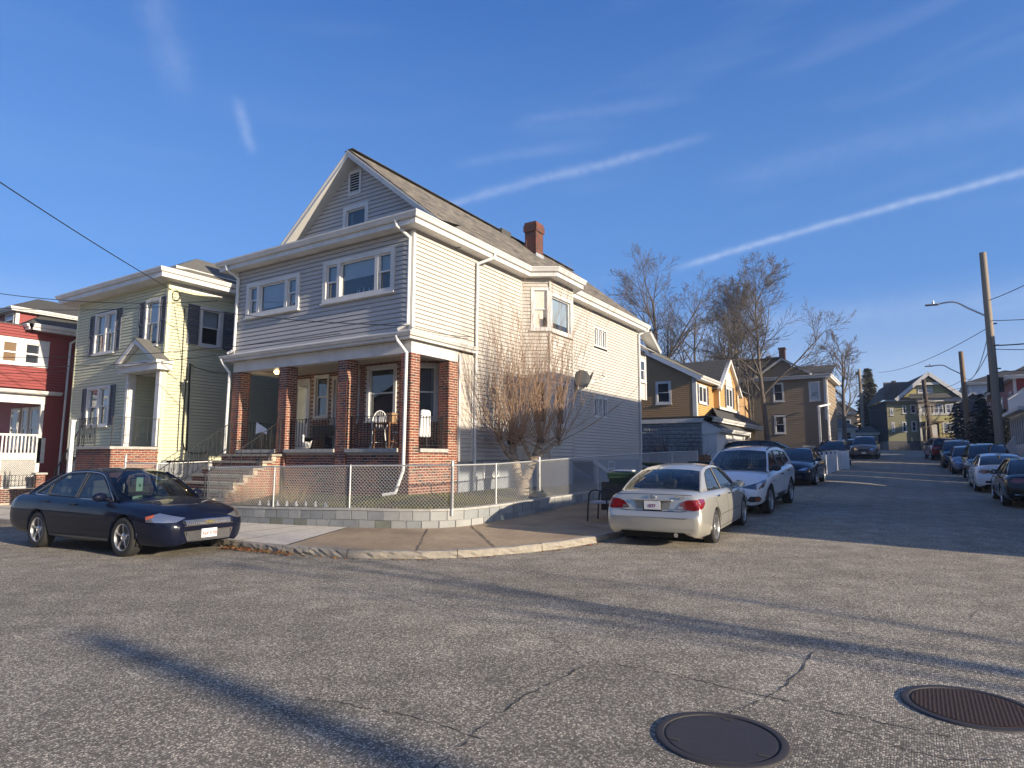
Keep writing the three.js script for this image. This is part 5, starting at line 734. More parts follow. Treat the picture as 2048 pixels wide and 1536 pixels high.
// ---------------------------------------------------------------- orange tan house and garage behind the grey house
{
  const XF = -10.5, Z0 = -36.4, h = worldThing('orange_house', 'orange tan house with a steep white trimmed front gable, beyond the grey house', 'house', [-14, 1, -42]);
  const s = frame(-16, 0, Z0, 1, 0), f = frame(XF, 0, Z0, 0, -1), bud = { n: 180 };
  siding(h, s, { u0: 0, u1: 5.45, v0: 2.6, v1: 9.0, exp: 0.12, mat: mm.orangeDull, holes: [[3.1, 4.05, 4.78, 6.16]], clip: (v) => [Math.max(0, v > 6.3 ? 0 : 0), Math.min(5.45, v > 6.2 ? 5.45 - (v - 6.2) / 0.56 : 5.45)], budget: bud });
  siding(h, f, { u0: 0, u1: 3.7, v0: 3.9, v1: 6.2, exp: 0.12, mat: mm.orangeSide, holes: [[0.5, 2.2, 4.8, 5.95]], budget: bud });
  { const q = new Soup(); q.quad([-16.2, 0.8, Z0 - 0.03], [XF - 0.03, 0.8, Z0 - 0.03], [XF - 0.03, 6.2, Z0 - 0.03], [-16.2, 9.2, Z0 - 0.03]); part(h, 'wall', [q.geo(), bx(XF - 0.1, XF - 0.02, 0.8, 6.3, -50, Z0 - 0.03)], mm.orangeDull); }
  win(h, s, 3.1, 4.05, 4.78, 6.16, { trim: 0.12, far: true, rec: 0.0 }); win(h, f, 0.5, 2.2, 4.8, 5.95, { trim: 0.12, lites: [[0, 0.5, 'fixed'], [0.5, 1, 'fixed']], mull: 0.1, far: true, rec: 0 }); shutter(h, f, 0.2, 0.45, 4.8, 5.9); shutter(h, f, 2.25, 2.5, 4.8, 5.9);
  part(h, 'corner_board', [s.bx(5.3, 5.5, 3.8, 6.25, 0, 0.03), f.bx(-0.03, 0.2, 3.8, 6.25, 0, 0.03)], mm.trim);
  const ro = sub(h, 'roof'); roofCourses(ro, [XF + 0.42, 6.28, -50], [XF + 0.42, 6.28, Z0 + 0.3], [-16, 9.5, Z0 + 0.3], [-16, 9.5, -50], mm.shingleGr, 0.2); roofCourses(ro, [-21.5, 6.28, Z0 + 0.3], [-21.5, 6.28, -50], [-16, 9.5, -50], [-16, 9.5, Z0 + 0.3], mm.shingleGr, 0.3);
  part(ro, 'rake_board', beam([XF + 0.4, 6.14, Z0 + 0.3], [-16, 9.38, Z0 + 0.3], 0.04, 0.24), M('blue grey trim', [0.5, 0.55, 0.62], 0.6)); gutter(h, [[XF + 0.42, Z0 + 0.3], [XF + 0.42, -40.1]], 6.2, { h: 0.12, d: 0.12, fascia: 0.1, soff: 0.4 });
  // cross gable with the arched window
  const g = frame(XF + 0.35, 0, -40.1, 0, -1), gb = sub(h, 'front_gable'), ap = 8.0, gw = 5.2, gs = (ap - 5.9) / (gw / 2 + 0.25);
  siding(h, g, { u0: 0, u1: gw, v0: 4.75, v1: ap - 0.1, exp: 0.13, mat: mm.orangeSide, holes: [[1.7, 3.5, 4.8, 6.9]], clip: (v) => { const w = v < 5.95 ? gw / 2 : Math.max(0, (ap - 0.1 - v) / gs); return [gw / 2 - w, gw / 2 + w]; }, budget: bud });
  { const q = new Soup(), P = (u, v) => g.pt(u, v, -0.02).toArray(); q.quad(P(0, 4.7), P(gw, 4.7), P(gw, 5.9), P(0, 5.9)); q.tri(P(0, 5.9), P(gw, 5.9), P(gw / 2, ap - 0.1)); q.quad(g.pt(0, 4.7, 0).toArray(), g.pt(0, 4.7, -0.4).toArray(), g.pt(0, 6.0, -0.4).toArray(), g.pt(0, 6.0, 0).toArray()); part(gb, 'wall', q.geo(), mm.orangeSide); }
  for (const k of [-1, 1]) { const a = g.pt(gw / 2 + k * (gw / 2 + 0.3), 5.82, 0.12), b = g.pt(gw / 2, ap, 0.12); part(gb, 'rake_board', beam(a.toArray(), b.toArray(), 0.22, 0.2), mm.trim); const e = g.pt(gw / 2 + k * (gw / 2 + 0.35), 5.88, 0.2), t = g.pt(gw / 2, ap + 0.12, 0.2), e2 = g.pt(gw / 2 + k * (gw / 2 + 0.35), 5.88, -5), t2 = g.pt(gw / 2, ap + 0.12, -5); roofCourses(ro, e.toArray(), e2.toArray(), t2.toArray(), t.toArray(), mm.shingleDk, 0.2); }
  part(gb, 'corner_board', [g.bx(0, 0.18, 4.75, 5.95, 0, 0.03), g.bx(gw - 0.18, gw, 4.75, 5.95, 0, 0.03), g.bx(0, gw, 4.66, 4.82, 0, 0.05)], mm.trim);
  win(gb, g, 1.75, 3.45, 4.85, 6.25, { trim: 0.12, lites: [[0, 0.5, 'fixed'], [0.5, 1, 'fixed']], mull: 0.12, far: true, rec: 0 }); { const sh = new THREE.Shape(); sh.moveTo(1.75, 6.2); sh.lineTo(3.45, 6.2); sh.absellipse(2.6, 6.2, 0.85, 1.05, 0, Math.PI, false); const q = ni(new THREE.ExtrudeGeometry(sh, { depth: 0.04, bevelEnabled: false, curveSegments: 20 })); part(gb, 'fanlight', g.put(q), mm.trim); } shutter(gb, g, 1.4, 1.72, 4.9, 6.25); shutter(gb, g, 3.48, 3.8, 4.9, 6.25);
  // lower roof over the garage and the ground floor
  roofCourses(ro, [-9.2, 3.86, -48.5], [-9.2, 3.86, -36.0], [XF, 4.75, -39.8], [XF, 4.75, -48.5], mm.shingleDk, 0.2); gutter(h, [[-9.2, -34.9], [-9.2, -48.6]], 3.72, { h: 0.14, d: 0.12, fascia: 0.1, soff: 0.6 }); part(h, 'lower_wall', bx(XF, -9.75, 0.8, 3.7, -48.4, -41.5), mm.orangeSide);
  part(ro, 'flat_roof', bx(-14, -9.2, 3.82, 3.9, -40, -34.55), mm.shingleDk);
}
{
  const Z0 = -34.6, h = worldThing('garage', 'low grey block garage with white doors in front of the orange tan house', 'garage', [-11, 0.8, -36]);
  const s = frame(-14.2, 0, Z0, 1, 0), r = rng(4), M1 = M('rock face block', [0.34, 0.36, 0.37], 0.9, { tex: noiseTex, scale: 1.2, bump: bumpNoise, bumpScale: 0.006 });
  for (let v = 0.7, k = 0; v < 3.55; v += 0.22, k++) { const g = []; for (let u = (k % 2) * -0.22; u < 4.5; u += 0.45) { const a = Math.max(0, u) + 0.006, b = Math.min(4.5, u + 0.45) - 0.006; if (b - a > 0.04) { const e = 0.02 + 0.03 * r(), q = new Soup(), A = s.pt(a, v, 0), f = 0.04; const P = (x, y, n) => s.pt(x, y, n).toArray(); q.quad(P(a + f, v + f, e), P(b - f, v + f, e), P(b - f, v + 0.21 - f, e), P(a + f, v + 0.21 - f, e)).quad(P(a, v, 0), P(b, v, 0), P(b - f, v + f, e), P(a + f, v + f, e)).quad(P(b, v, 0), P(b, v + 0.21, 0), P(b - f, v + 0.21 - f, e), P(b - f, v + f, e)).quad(P(b, v + 0.21, 0), P(a, v + 0.21, 0), P(a + f, v + 0.21 - f, e), P(b - f, v + 0.21 - f, e)).quad(P(a, v + 0.21, 0), P(a, v, 0), P(a + f, v + f, e), P(a + f, v + 0.21 - f, e)); g.push(q.geo()); } } for (const q of g) part(h, 'block', q, M1); }
  part(h, 'wall', bx(-14.2, -9.7, 0.5, 3.6, -41, Z0 - 0.02), mm.mortarDk); part(h, 'fascia', [s.bx(-0.2, 4.6, 3.55, 3.78, 0, 0.12)], mm.trim);
  part(h, 'front_wall', [bx(-9.72, -8.95, 0.5, 3.2, -35.2, Z0), bx(-9.2, -8.95, 0.5, 3.2, -36.4, -35.2), bx(-9.2, -8.95, 2.95, 3.2, -41.2, -36.4), bx(-9.2, -8.95, 0.5, 3.2, -38.8, -38.4), bx(-9.2, -8.95, 0.5, 3.2, -41.4, -41.1)], mm.trim2);
  for (const [a, b] of [[-38.4, -36.4], [-41.1, -38.8]]) { const d = sub(h, 'garage_door'), f = frame(-9.05, 0, b, 0, -1); for (let k = 0; k < 4; k++) part(d, 'panel', [f.bx(0.02, b - a - 0.02, 0.6 + k * 0.6, 0.6 + k * 0.6 + 0.585, -0.04, 0), ...[0, 1, 2].map((i) => f.bx(0.12 + i * (b - a) / 3, (i + 1) * (b - a) / 3 - 0.12, 0.7 + k * 0.6, 1.08 + k * 0.6, 0, 0.015))], mm.trim); }
  { const q = new Soup(); q.quad([-9.7, 3.75, Z0 + 0.1], [-8.7, 3.2, Z0 + 0.1], [-8.7, 3.2, -41.5], [-9.7, 3.75, -41.5]); part(h, 'pent_roof', q.geo(), mm.shingleDk); const t = new Soup(); t.tri([-9.72, 3.72, Z0 + 0.04], [-8.72, 3.18, Z0 + 0.04], [-9.72, 2.9, Z0 + 0.04]).tri([-9.72, 2.9, Z0 + 0.04], [-8.72, 3.18, Z0 + 0.04], [-8.72, 2.95, Z0 + 0.04]); part(h, 'pent_end', t.geo(), mm.trim2); } gutter(h, [[-8.7, Z0 + 0.1], [-8.7, -41.5]], 3.08, { h: 0.12, d: 0.1, fascia: 0.06, soff: 0.2 });
  downspout(h, [[-8.64, 3.05, -41.3], [-8.64, 2.9, -41.3], [-8.9, 2.6, -41.4], [-8.88, 0.9, -41.4]]);
}
// ---------------------------------------------------------------- tan house across the gap
{
  const Z0 = -54, X1 = -5.55, X0 = -13.6, h = worldThing('tan_house', 'brown sided two storey house with a pediment gable and tall chimney, behind bare trees', 'house', [-9.5, 1.3, -58]);
  const f = frame(X0, 0, Z0, 1, 0), r = frame(X1, 0, Z0, 0, -1), bud = { n: 60 }, W = [[6.85, 7.65, 6.05, 7.6], [4.2, 5.02, 6.1, 7.65], [4.22, 5.05, 3.55, 5.05], [6.2, 7.1, 1.9, 2.6]];
  siding(h, f, { u0: 0, u1: 8.05, v0: 1.2, v1: 7.9, exp: 0.14, mat: mm.tanSide, holes: W, budget: bud }); siding(h, r, { u0: 0, u1: 7, v0: 1.2, v1: 7.9, exp: 0.28, mat: mm.tanSide, budget: bud });
  part(h, 'wall', [bx(X0, X1 - 0.03, 0.8, 7.95, -61, Z0 - 0.1)], mm.dark); for (const [i, w] of W.entries()) win(h, f, ...w, { trim: 0.11, far: true, rec: 0, lites: [[0, 1, i === 3 ? 'fixed' : 'dh']], glass: i === 0 ? mm.paneSky : mm.paneFar });
  part(h, 'corner_board', [f.bx(7.9, 8.08, 4.6, 7.9, 0, 0.04), r.bx(-0.05, 0.15, 1.2, 7.9, 0, 0.04)], mm.trim); downspout(h, [[X1 + 0.35, 7.9, Z0 + 0.2], [X1 + 0.1, 7.6, Z0 + 0.1], [X1 + 0.1, 1.2, Z0 + 0.1]]);
  gutter(h, [[X0 - 0.3, Z0 + 0.4], [X1 + 0.4, Z0 + 0.4], [X1 + 0.4, -61]], 7.95, { h: 0.12, d: 0.1, fascia: 0.14, soff: 0.4 });
  const ro = sub(h, 'roof'); roofCourses(ro, [X1 + 0.5, 8.05, Z0 + 0.45], [X0 - 0.4, 8.05, Z0 + 0.45], [X0 - 0.4, 9.4, -57.5], [X1 + 0.5, 9.25, -57.5], mm.shingleDk, 0.2);
  { const q = new Soup(); q.tri([-10.4, 8.1, Z0 + 0.15], [-6.7, 8.1, Z0 + 0.15], [-8.55, 9.35, Z0 + 0.15]); part(h, 'pediment', q.geo(), mm.tanSide); for (const e of [-10.6, -6.5]) { part(h, 'rake_board', beam([e, 8.15, Z0 + 0.3], [-8.55, 9.5, Z0 + 0.3], 0.3, 0.16), mm.trim); const a = [e, 8.2, Z0 + 0.5], b = [e, 8.2, -57]; roofCourses(ro, a, b, [-8.55, 9.6, -57], [-8.55, 9.6, Z0 + 0.5], mm.shingleDk, 0.2); } }
  part(h, 'upper_block', [bx(-12.2, -9, 8.2, 9.85, -60, -55.8)], M('shingled attic', [0.26, 0.2, 0.16], 0.9, { tex: shingTex, scale: 0.8 })); part(h, 'attic_roof', [bx(-12.4, -8.8, 9.85, 9.97, -60.2, -55.6)], mm.shingleDk);
  part(h, 'chimney', [bx(-9.05, -8.6, 9.2, 10.7, -56, -55.5), bx(-9.1, -8.55, 10.55, 10.72, -56.05, -55.45), bx(-10.3, -9.9, 9.9, 10.25, -57, -56.6)], brickMats[5]);
  const po = sub(h, 'side_porch'); part(po, 'post', [bx(-6.05, -5.9, 1.2, 5.55, Z0 + 1.2, Z0 + 1.35)], mm.trim); part(po, 'roof_edge', beam([-6.05, 5.5, Z0 + 1.3], [-5.3, 5.75, Z0 + 0.2], 0.1, 0.12), mm.trim); win(po, r, 0.25, 1.2, 3.2, 5.0, { trim: 0.1, far: true, rec: 0.02 });
}
// ---------------------------------------------------------------- yellow house at the top of the street
{
  const Z0 = -80, h = worldThing('gable_house', 'mustard yellow house with a broad white gable closing the view up the street', 'house', [0, 3, -84]);
  h.rotation.y = 0.22; const s0 = frame(-3.3, 0, Z0, 1, 0), f = frame(-0.35, 0, Z0 + 0.3, 1, 0), bud = { n: 60 }, W = [[1.45, 1.85, 6.4, 7.3], [2.2, 2.75, 6.4, 7.35], [1.35, 1.78, 4.45, 5.55], [2.2, 2.7, 4.5, 5.6], [0.35, 0.65, 4.5, 5.5], [0.3, 0.6, 6.2, 7.0]];
  siding(h, s0, { u0: 0, u1: 2.95, v0: 3.5, v1: 7.85, exp: 0.2, mat: M('olive siding', [0.33, 0.31, 0.19], 0.75, { tex: vinylTex, scale: 0.35 }), holes: W, budget: bud }); W.forEach((w) => win(h, s0, ...w, { trim: 0.08, far: true, rec: 0, lites: [[0, 1, 'dh']] }));
  siding(h, f, { u0: 0, u1: 3.45, v0: 3.5, v1: 7.8, exp: 0.2, mat: mm.farYel, holes: [[0.1, 3.35, 6.35, 7.35], [2.0, 3.3, 4.3, 5.4], [0.15, 1.7, 3.5, 5.4]], budget: bud });
  part(h, 'wall', [bx(-3.3, 3.1, 2, 7.9, -90, Z0 - 0.06), bx(-0.35, 3.1, 2, 7.8, Z0 - 0.1, Z0 + 0.25)], mm.dark); part(h, 'foundation', [bx(-3.35, 3.15, 2.2, 3.5, -90, Z0 + 0.02), bx(-0.4, 3.15, 2.2, 3.5, Z0, Z0 + 0.32)], M('dark foundation', [0.14, 0.135, 0.13], 0.9));
  for (const [a, b] of [[0.12, 1.1], [1.25, 2.2], [2.35, 3.33]]) win(h, f, a, b, 6.35, 7.35, { trim: 0.09, far: true, rec: 0, lites: [[0, 0.5, 'dh'], [0.5, 1, 'dh']], glass: mm.paneSky }); win(h, f, 2.0, 3.3, 4.3, 5.4, { trim: 0.1, far: true, rec: 0, lites: [[0, 0.5, 'dh'], [0.5, 1, 'dh']], glass: mm.paneSky });
  const d = sub(h, 'entry'); part(d, 'porch_hood', [bx(-0.3, 1.5, 5.35, 5.5, Z0 + 0.3, Z0 + 1.4)], M('brown hood', [0.16, 0.1, 0.07], 0.8)); part(d, 'door', [f.bx(0.95, 1.5, 3.55, 5.2, 0, 0.06)], mm.trim); part(d, 'window', f.bx(0.25, 0.8, 4.2, 4.9, 0.0, 0.05), mm.paneFar);
  part(h, 'trim', [f.bx(-0.05, 0.12, 3.5, 7.6, 0, 0.08), f.bx(3.33, 3.55, 3.5, 7.6, 0, 0.1), f.bx(-0.1, 3.6, 6.18, 6.36, 0, 0.08), f.bx(-0.15, 3.9, 7.6, 8.0, -0.2, 0.35), s0.bx(-0.1, 3.0, 7.75, 7.92, 0, 0.3)], mm.trim);
  const ro = sub(h, 'roof'), AP = [0.55, 10.55]; for (const [ex, k] of [[-2.6, -1], [3.7, 1]]) { roofCourses(ro, [ex, 7.75, Z0 + 1.0], [ex, 7.75, -88], [AP[0], AP[1] + 0.1, -88], [AP[0], AP[1] + 0.1, Z0 + 1.0], mm.shingleDk, 0.25); part(ro, 'rake_board', beam([ex, 7.8, Z0 + 1.0], [AP[0], AP[1], Z0 + 1.0], 0.1, 0.36), mm.trim); } roofCourses(ro, [-3.6, 7.9, Z0 + 0.3], [-3.6, 7.9, -90], [-2.0, 10.1, -90], [-2.0, 10.1, Z0 - 1.5], mm.shingleDk, 0.25); { const q = new Soup(); q.quad([-3.6, 7.9, Z0 + 0.35], [-0.2, 7.9, Z0 + 0.35], [0.5, 10.1, Z0 - 2.5], [-3.0, 10.1, Z0 - 2.5]); part(ro, 'cross_roof', q.geo(), mm.shingleDk); }
  { const q = new Soup(); q.tri([-1.9, 8.0, Z0 + 0.5], [3.2, 8.0, Z0 + 0.5], [0.55, 10.2, Z0 + 0.5]); part(h, 'gable_wall', q.geo(), mm.farYel); const g = frame(-1.9, 0, Z0 + 0.5, 1, 0); win(h, g, 1.5, 2.1, 8.5, 9.2, { trim: 0.08, far: true, rec: 0.02, glass: mm.paneSky }); win(h, g, 2.25, 2.85, 8.5, 9.2, { trim: 0.08, far: true, rec: 0.02, glass: mm.paneSky }); part(h, 'balcony_front', [g.bx(0.6, 4.6, 7.95, 8.45, 0.3, 0.4)], mm.shingleGr); part(h, 'collar_beam', g.bx(1.3, 3.6, 9.35, 9.6, 0.2, 0.4), mm.trim); }
  part(h, 'chimney', bx(-1.5, -1.1, 9.9, 10.6, -86, -85.6), brickMats[5]);
}
// ---------------------------------------------------------------- houses along the right of the street
function plainHouse(name, label, [x0, x1, z0, z1], y0, y1, mat, { roof = 'flat', rm = mm.shingleDk, exp = 0.16, wins = [], winsF = [], n = 0, ridgeX = true, rise = 2, noFront } = {}) {   // street side is x0, near side z1
  const h = worldThing(name, label, 'house', [(x0 + x1) / 2, y0, (z0 + z1) / 2]), s = frame(x0, 0, z0, 0, 1), f = frame(x0, 0, z1, 1, 0), L = z1 - z0, Wd = x1 - x0, bud = { n };
  part(h, 'wall', [bx(x0 + 0.02, x1, y0 - 0.6, y1, z0, z1 - 0.02)], mat);
  if (n) { siding(h, s, { u0: 0, u1: L, v0: y0, v1: y1 - 0.1, exp, mat, budget: bud }); siding(h, f, { u0: 0, u1: Wd, v0: y0, v1: y1 - 0.1, exp, mat, budget: bud }); }
  for (const w of wins) win(h, s, ...w, { trim: 0.1, far: true, rec: 0.03 }); for (const w of winsF) win(h, f, ...w, { trim: 0.1, far: true, rec: 0.03 });
  part(h, 'corner_board', [s.bx(L - 0.12, L + 0.03, y0, y1, 0, 0.04), s.bx(-0.03, 0.12, y0, y1, 0, 0.04), f.bx(-0.04, 0.12, y0, y1, 0, 0.04)], mm.trim);
  const ro = sub(h, 'roof'), e = 0.4;
  if (roof === 'flat') { part(ro, 'cornice', [bx(x0 - 0.35, x1 + 0.2, y1 - 0.18, y1, z0 - 0.35, z1 + 0.35), bx(x0 - 0.25, x1 + 0.2, y1, y1 + 0.1, z0 - 0.25, z1 + 0.25)], mm.trim); }
  else if (roof === 'gableZ') { const c = (x0 + x1) / 2; for (const [ex, k] of [[x0 - e, 1], [x1 + e, -1]]) roofCourses(ro, [ex, y1 - 0.1, k > 0 ? z0 - e : z1 + e], [ex, y1 - 0.1, k > 0 ? z1 + e : z0 - e], [c, y1 + rise, k > 0 ? z1 + e : z0 - e], [c, y1 + rise, k > 0 ? z0 - e : z1 + e], rm, 0.25); const q = new Soup(); for (const z of [z0, z1]) q.tri([x0, y1 - 0.05, z], [x1, y1 - 0.05, z], [c, y1 + rise - 0.25, z]); part(h, 'gable', q.geo(), mat); for (const ex of [x0 - e, x1 + e]) part(ro, 'rake_board', beam([ex, y1 - 0.2, z1 + e], [c, y1 + rise - 0.1, z1 + e], 0.05, 0.2), mm.trim); part(ro, 'eave', bx(x0 - e - 0.08, x0 - e + 0.02, y1 - 0.28, y1 - 0.1, z0 - e, z1 + e), mm.trim); }
  else { const c = (x0 + x1) / 2, zc0 = z0 + Wd / 2, zc1 = z1 - Wd / 2, za = Math.min(zc0, (z0 + z1) / 2), zb = Math.max(zc1, (z0 + z1) / 2), Y = y1 + rise; roofCourses(ro, [x0 - e, y1, z0 - e], [x0 - e, y1, z1 + e], [c, Y, zb], [c, Y, za], rm, 0.25); roofCourses(ro, [x0 - e, y1, z1 + e], [x1 + e, y1, z1 + e], [c, Y, zb], [c, Y, zb], rm, 0.25); roofCourses(ro, [x1 + e, y1, z1 + e], [x1 + e, y1, z0 - e], [c, Y, za], [c, Y, zb], rm, 0.25); roofCourses(ro, [x1 + e, y1, z0 - e], [x0 - e, y1, z0 - e], [c, Y, za], [c, Y, za], rm, 0.25); gutter(h, [[x1 + e, z1 + e], [x0 - e, z1 + e], [x0 - e, z0 - e]].reverse(), y1 - 0.16, { h: 0.14, d: 0.1, fascia: 0.12, soff: 0.4 }); }
  return h;
}
{
  const h = plainHouse('red_brown_house', 'red house with a dark hip roof behind the big utility pole on the right', [6.0, 14, -67, -55], 1.6, 7.35, mm.pinkSide, { roof: 'hip', rise: 2.6, n: 70, wins: [[9.4, 10.4, 4.9, 6.4], [4, 5.2, 4.9, 6.4], [9.2, 10.4, 2.2, 3.8]], winsF: [] });
  const q = new Soup(), f = frame(6.0, 0, -55, 1, 0); part(h, 'side_wall', [f.bx(0.15, 7.9, 4.3, 7.3, 0.02, 0.05)], mm.redSide);
  plainHouse('pink_house', 'faded red house with a dark roof, second behind the utility pole on the right', [6.2, 14, -76.5, -69], 2.4, 7.6, mm.pinkSide, { roof: 'gableZ', rise: 2.4, n: 40, exp: 0.2, wins: [[5.5, 6.4, 5.4, 6.9], [2, 2.9, 5.4, 6.9]], winsF: [[0.8, 1.6, 5.3, 6.6]] });
  plainHouse('blue_house', 'pale blue house with white trim beside the mustard yellow house', [5.6, 13, -98, -88], 2.9, 10.2, mm.blueSide, { roof: 'hip', rise: 1.6, n: 40, exp: 0.24, winsF: [[1.2, 2.2, 7.6, 9.2], [3.4, 4.4, 7.6, 9.2]] });
  plainHouse('grey_far_house', 'small dark house between the blue house and the mustard house', [3.9, 7.4, -92, -85], 2.9, 7.4, mm.dkSide, { roof: 'gableZ', rise: 1.5, winsF: [[0.5, 1.2, 4.8, 6.0]] });
  plainHouse('white_far_house', 'low white house with grey hip roof behind the bare tree left of the street', [-10, -6.2, -100, -90], 3.0, 5.4, mm.trim2, { roof: 'hip', rise: 1.4, rm: mm.shingleGr, winsF: [[0.5, 1.6, 3.9, 5.0], [2.2, 3.4, 3.9, 5.0]] });
  plainHouse('brown_far_house', 'brown house with a grey roof glimpsed behind the bare tree left of the street', [-11.5, -7, -118, -106], 3.0, 8.4, mm.tanSide, { roof: 'hip', rise: 2, winsF: [[0.8, 1.7, 6, 7.4], [2.8, 3.7, 6, 7.4]] });
  plainHouse('shed', 'pale grey shed with a low hip roof left of the mustard yellow house', [-5.4, -3.5, -90, -84], 3.0, 4.6, M('pale shed siding', [0.42, 0.48, 0.55], 0.8), { roof: 'hip', rise: 0.9, rm: mm.shingleGr });
}
// porch with white balustrade on the house that stands just out of the frame
{
  const h = plainHouse('porch_house', 'white house with a two storey porch and balustrade at the right edge of the photo', [7.2, 15, -48, -41.5], 0.8, 8.6, mm.trim2, { roof: 'hip', rise: 2, n: 30, exp: 0.25 });
  const p = sub(h, 'porch'), s = frame(5.45, 0, -53.4, 0, 1); part(p, 'floor', [bx(5.4, 7.2, 4.55, 4.8, -53.4, -45), bx(5.4, 7.2, 1.4, 1.6, -53.4, -45)], mm.trim); part(p, 'eave', bx(5.0, 7.2, 4.35, 4.55, -53.7, -45), mm.trim); part(p, 'balustrade', [s.bx(0, 8.4, 5.55, 5.63, -0.05, 0.05), s.bx(0, 8.4, 4.8, 5.5, 0, 0.03), bx(5.45, 7.2, 4.8, 5.6, -53.4, -53.35)], mm.trim2); part(p, 'enclosure', [s.bx(0, 8.4, 1.6, 2.5, -0.05, 0), bx(5.45, 7.2, 1.6, 4.4, -53.4, -53.35)], mm.trim2); for (let u = 0; u < 8; u += 1) { part(p, 'window', s.bx(u + 0.12, u + 0.9, 2.5, 4.2, -0.06, -0.03), mm.paneFar); part(p, 'mullion', s.bx(u, u + 0.12, 2.5, 4.35, -0.06, 0.02), mm.trim); }
  const fence = worldThing('white_balustrade', 'white stair balustrade climbing at the right edge of the photo', 'railing', [5, 1.2, -52]); const r = frame(4.95, 0, -53.5, 0, 1); part(fence, 'rail', [beam([4.95, 2.2, -53.5], [4.95, 2.9, -47], 0.08, 0.08), beam([4.95, 1.3, -53.5], [4.95, 1.7, -47], 0.06, 0.06)], mm.trim); for (let k = 0; k < 30; k++) { const z = -53.4 + k * 0.22; part(fence, 'baluster', beam([4.95, mix(1.3, 1.7, k / 30), z], [4.95, mix(2.2, 2.9, k / 30), z], 0.04, 0.06), mm.trim); } part(fence, 'post', bx(4.85, 5.05, 1.0, 2.5, -53.7, -53.5), mm.trim);
}
// houses across the side street, out of the frame to the right: they shade the street
{
  const a = plainHouse('corner_house', 'tan two storey house on the opposite corner, right, outside the frame', [8, 17, -28.9, -15.1], 0.1, 8.85, mm.tanSide, { roof: 'flat', wins: [[2, 3, 5.6, 7.2], [6, 7, 5.6, 7.2], [10, 11, 5.6, 7.2], [2, 3, 2, 3.8], [6, 7, 2, 3.8]], winsF: [[4, 5, 5.6, 7.2]] });
  const p = sub(a, 'porch'); part(p, 'lower_storey', bx(8.1, 10.4, -0.2, 4.75, -15.1, -12.95), mm.tanSide); part(p, 'roof_slab', [bx(7.9, 9.1, 6.3, 7.12, -15.1, -12.5), bx(7.8, 9.2, 7.12, 7.22, -15.1, -12.4)], mm.trim); part(p, 'post', [bx(8.1, 8.28, 4.75, 6.25, -13.2, -13.02), bx(8.85, 9.03, 4.75, 6.3, -13.2, -13.02)], mm.trim);
  plainHouse('row_house', 'white gabled house across the street, out of the frame, second from the corner', [8.2, 16, -35.1, -30.35], 0.4, 8.4, mm.trim2, { roof: 'flat', wins: [[1, 2, 5.6, 7.2], [3, 4, 5.6, 7.2]] });
  plainHouse('row_house', 'grey house across the street, out of the frame, third from the corner', [8.6, 16, -40.6, -35.9], 0.6, 7.2, mm.greySide, { roof: 'flat', wins: [[1, 2, 4.8, 6.2]] });
}

// the far side of the near street, behind the camera: what windows and car paint mirror
plainHouse('row_house', 'tan two storey house behind the camera, across the near street', [-9, 2, 13, 24], 0.1, 6.4, mm.tanSide, { roof: 'gableZ', rise: 2.6 });
plainHouse('row_house', 'dark slate house behind the camera, left of the tan one', [-24, -13, 13.5, 25], 0, 6.6, mm.dkSide, { roof: 'gableZ', rise: 3 });
plainHouse('row_house', 'faded red house behind the camera at the left end of the near street', [-40, -28, 13, 25], -0.2, 6.2, mm.pinkSide, { roof: 'gableZ', rise: 2.6 });
plainHouse('row_house', 'grey house behind the camera on the right', [7, 17, 14, 25], 0.1, 8.4, mm.greySide, { roof: 'gableZ', rise: 2.6 });
// ---------------------------------------------------------------- trees
class Twigs {
  constructor() { this.p = []; this.n = []; this.u = []; }
  seg(a, b, r0, r1, k) {
    const d = b.clone().sub(a), L = d.length(); if (L < 1e-4) return; d.divideScalar(L); const s = Math.abs(d.y) < 0.9 ? V3(0, 1, 0) : V3(1, 0, 0), e1 = s.clone().cross(d).normalize(), e2 = d.clone().cross(e1);
    for (let i = 0; i < k; i++) {
      const q = [i, i + 1].map((j) => { const t = (j / k) * 2 * Math.PI, c = Math.cos(t), w = Math.sin(t), n = e1.clone().multiplyScalar(c).addScaledVector(e2, w); return [n, a.clone().addScaledVector(n, r0), b.clone().addScaledVector(n, r1), j / k]; });
      for (const [m, w] of [[0, 1], [1, 1], [1, 2], [0, 1], [1, 2], [0, 2]]) { const v = q[m][w], n = q[m][0]; this.p.push(v.x, v.y, v.z); this.n.push(n.x, n.y, n.z); this.u.push(q[m][3] * r0 * 6, w === 1 ? 0 : L); }
    }
  }
  geo() { const g = new THREE.BufferGeometry(); g.setAttribute('position', new THREE.Float32BufferAttribute(this.p, 3)); g.setAttribute('normal', new THREE.Float32BufferAttribute(this.n, 3)); g.setAttribute('uv', new THREE.Float32BufferAttribute(this.u, 2)); return g; }
}
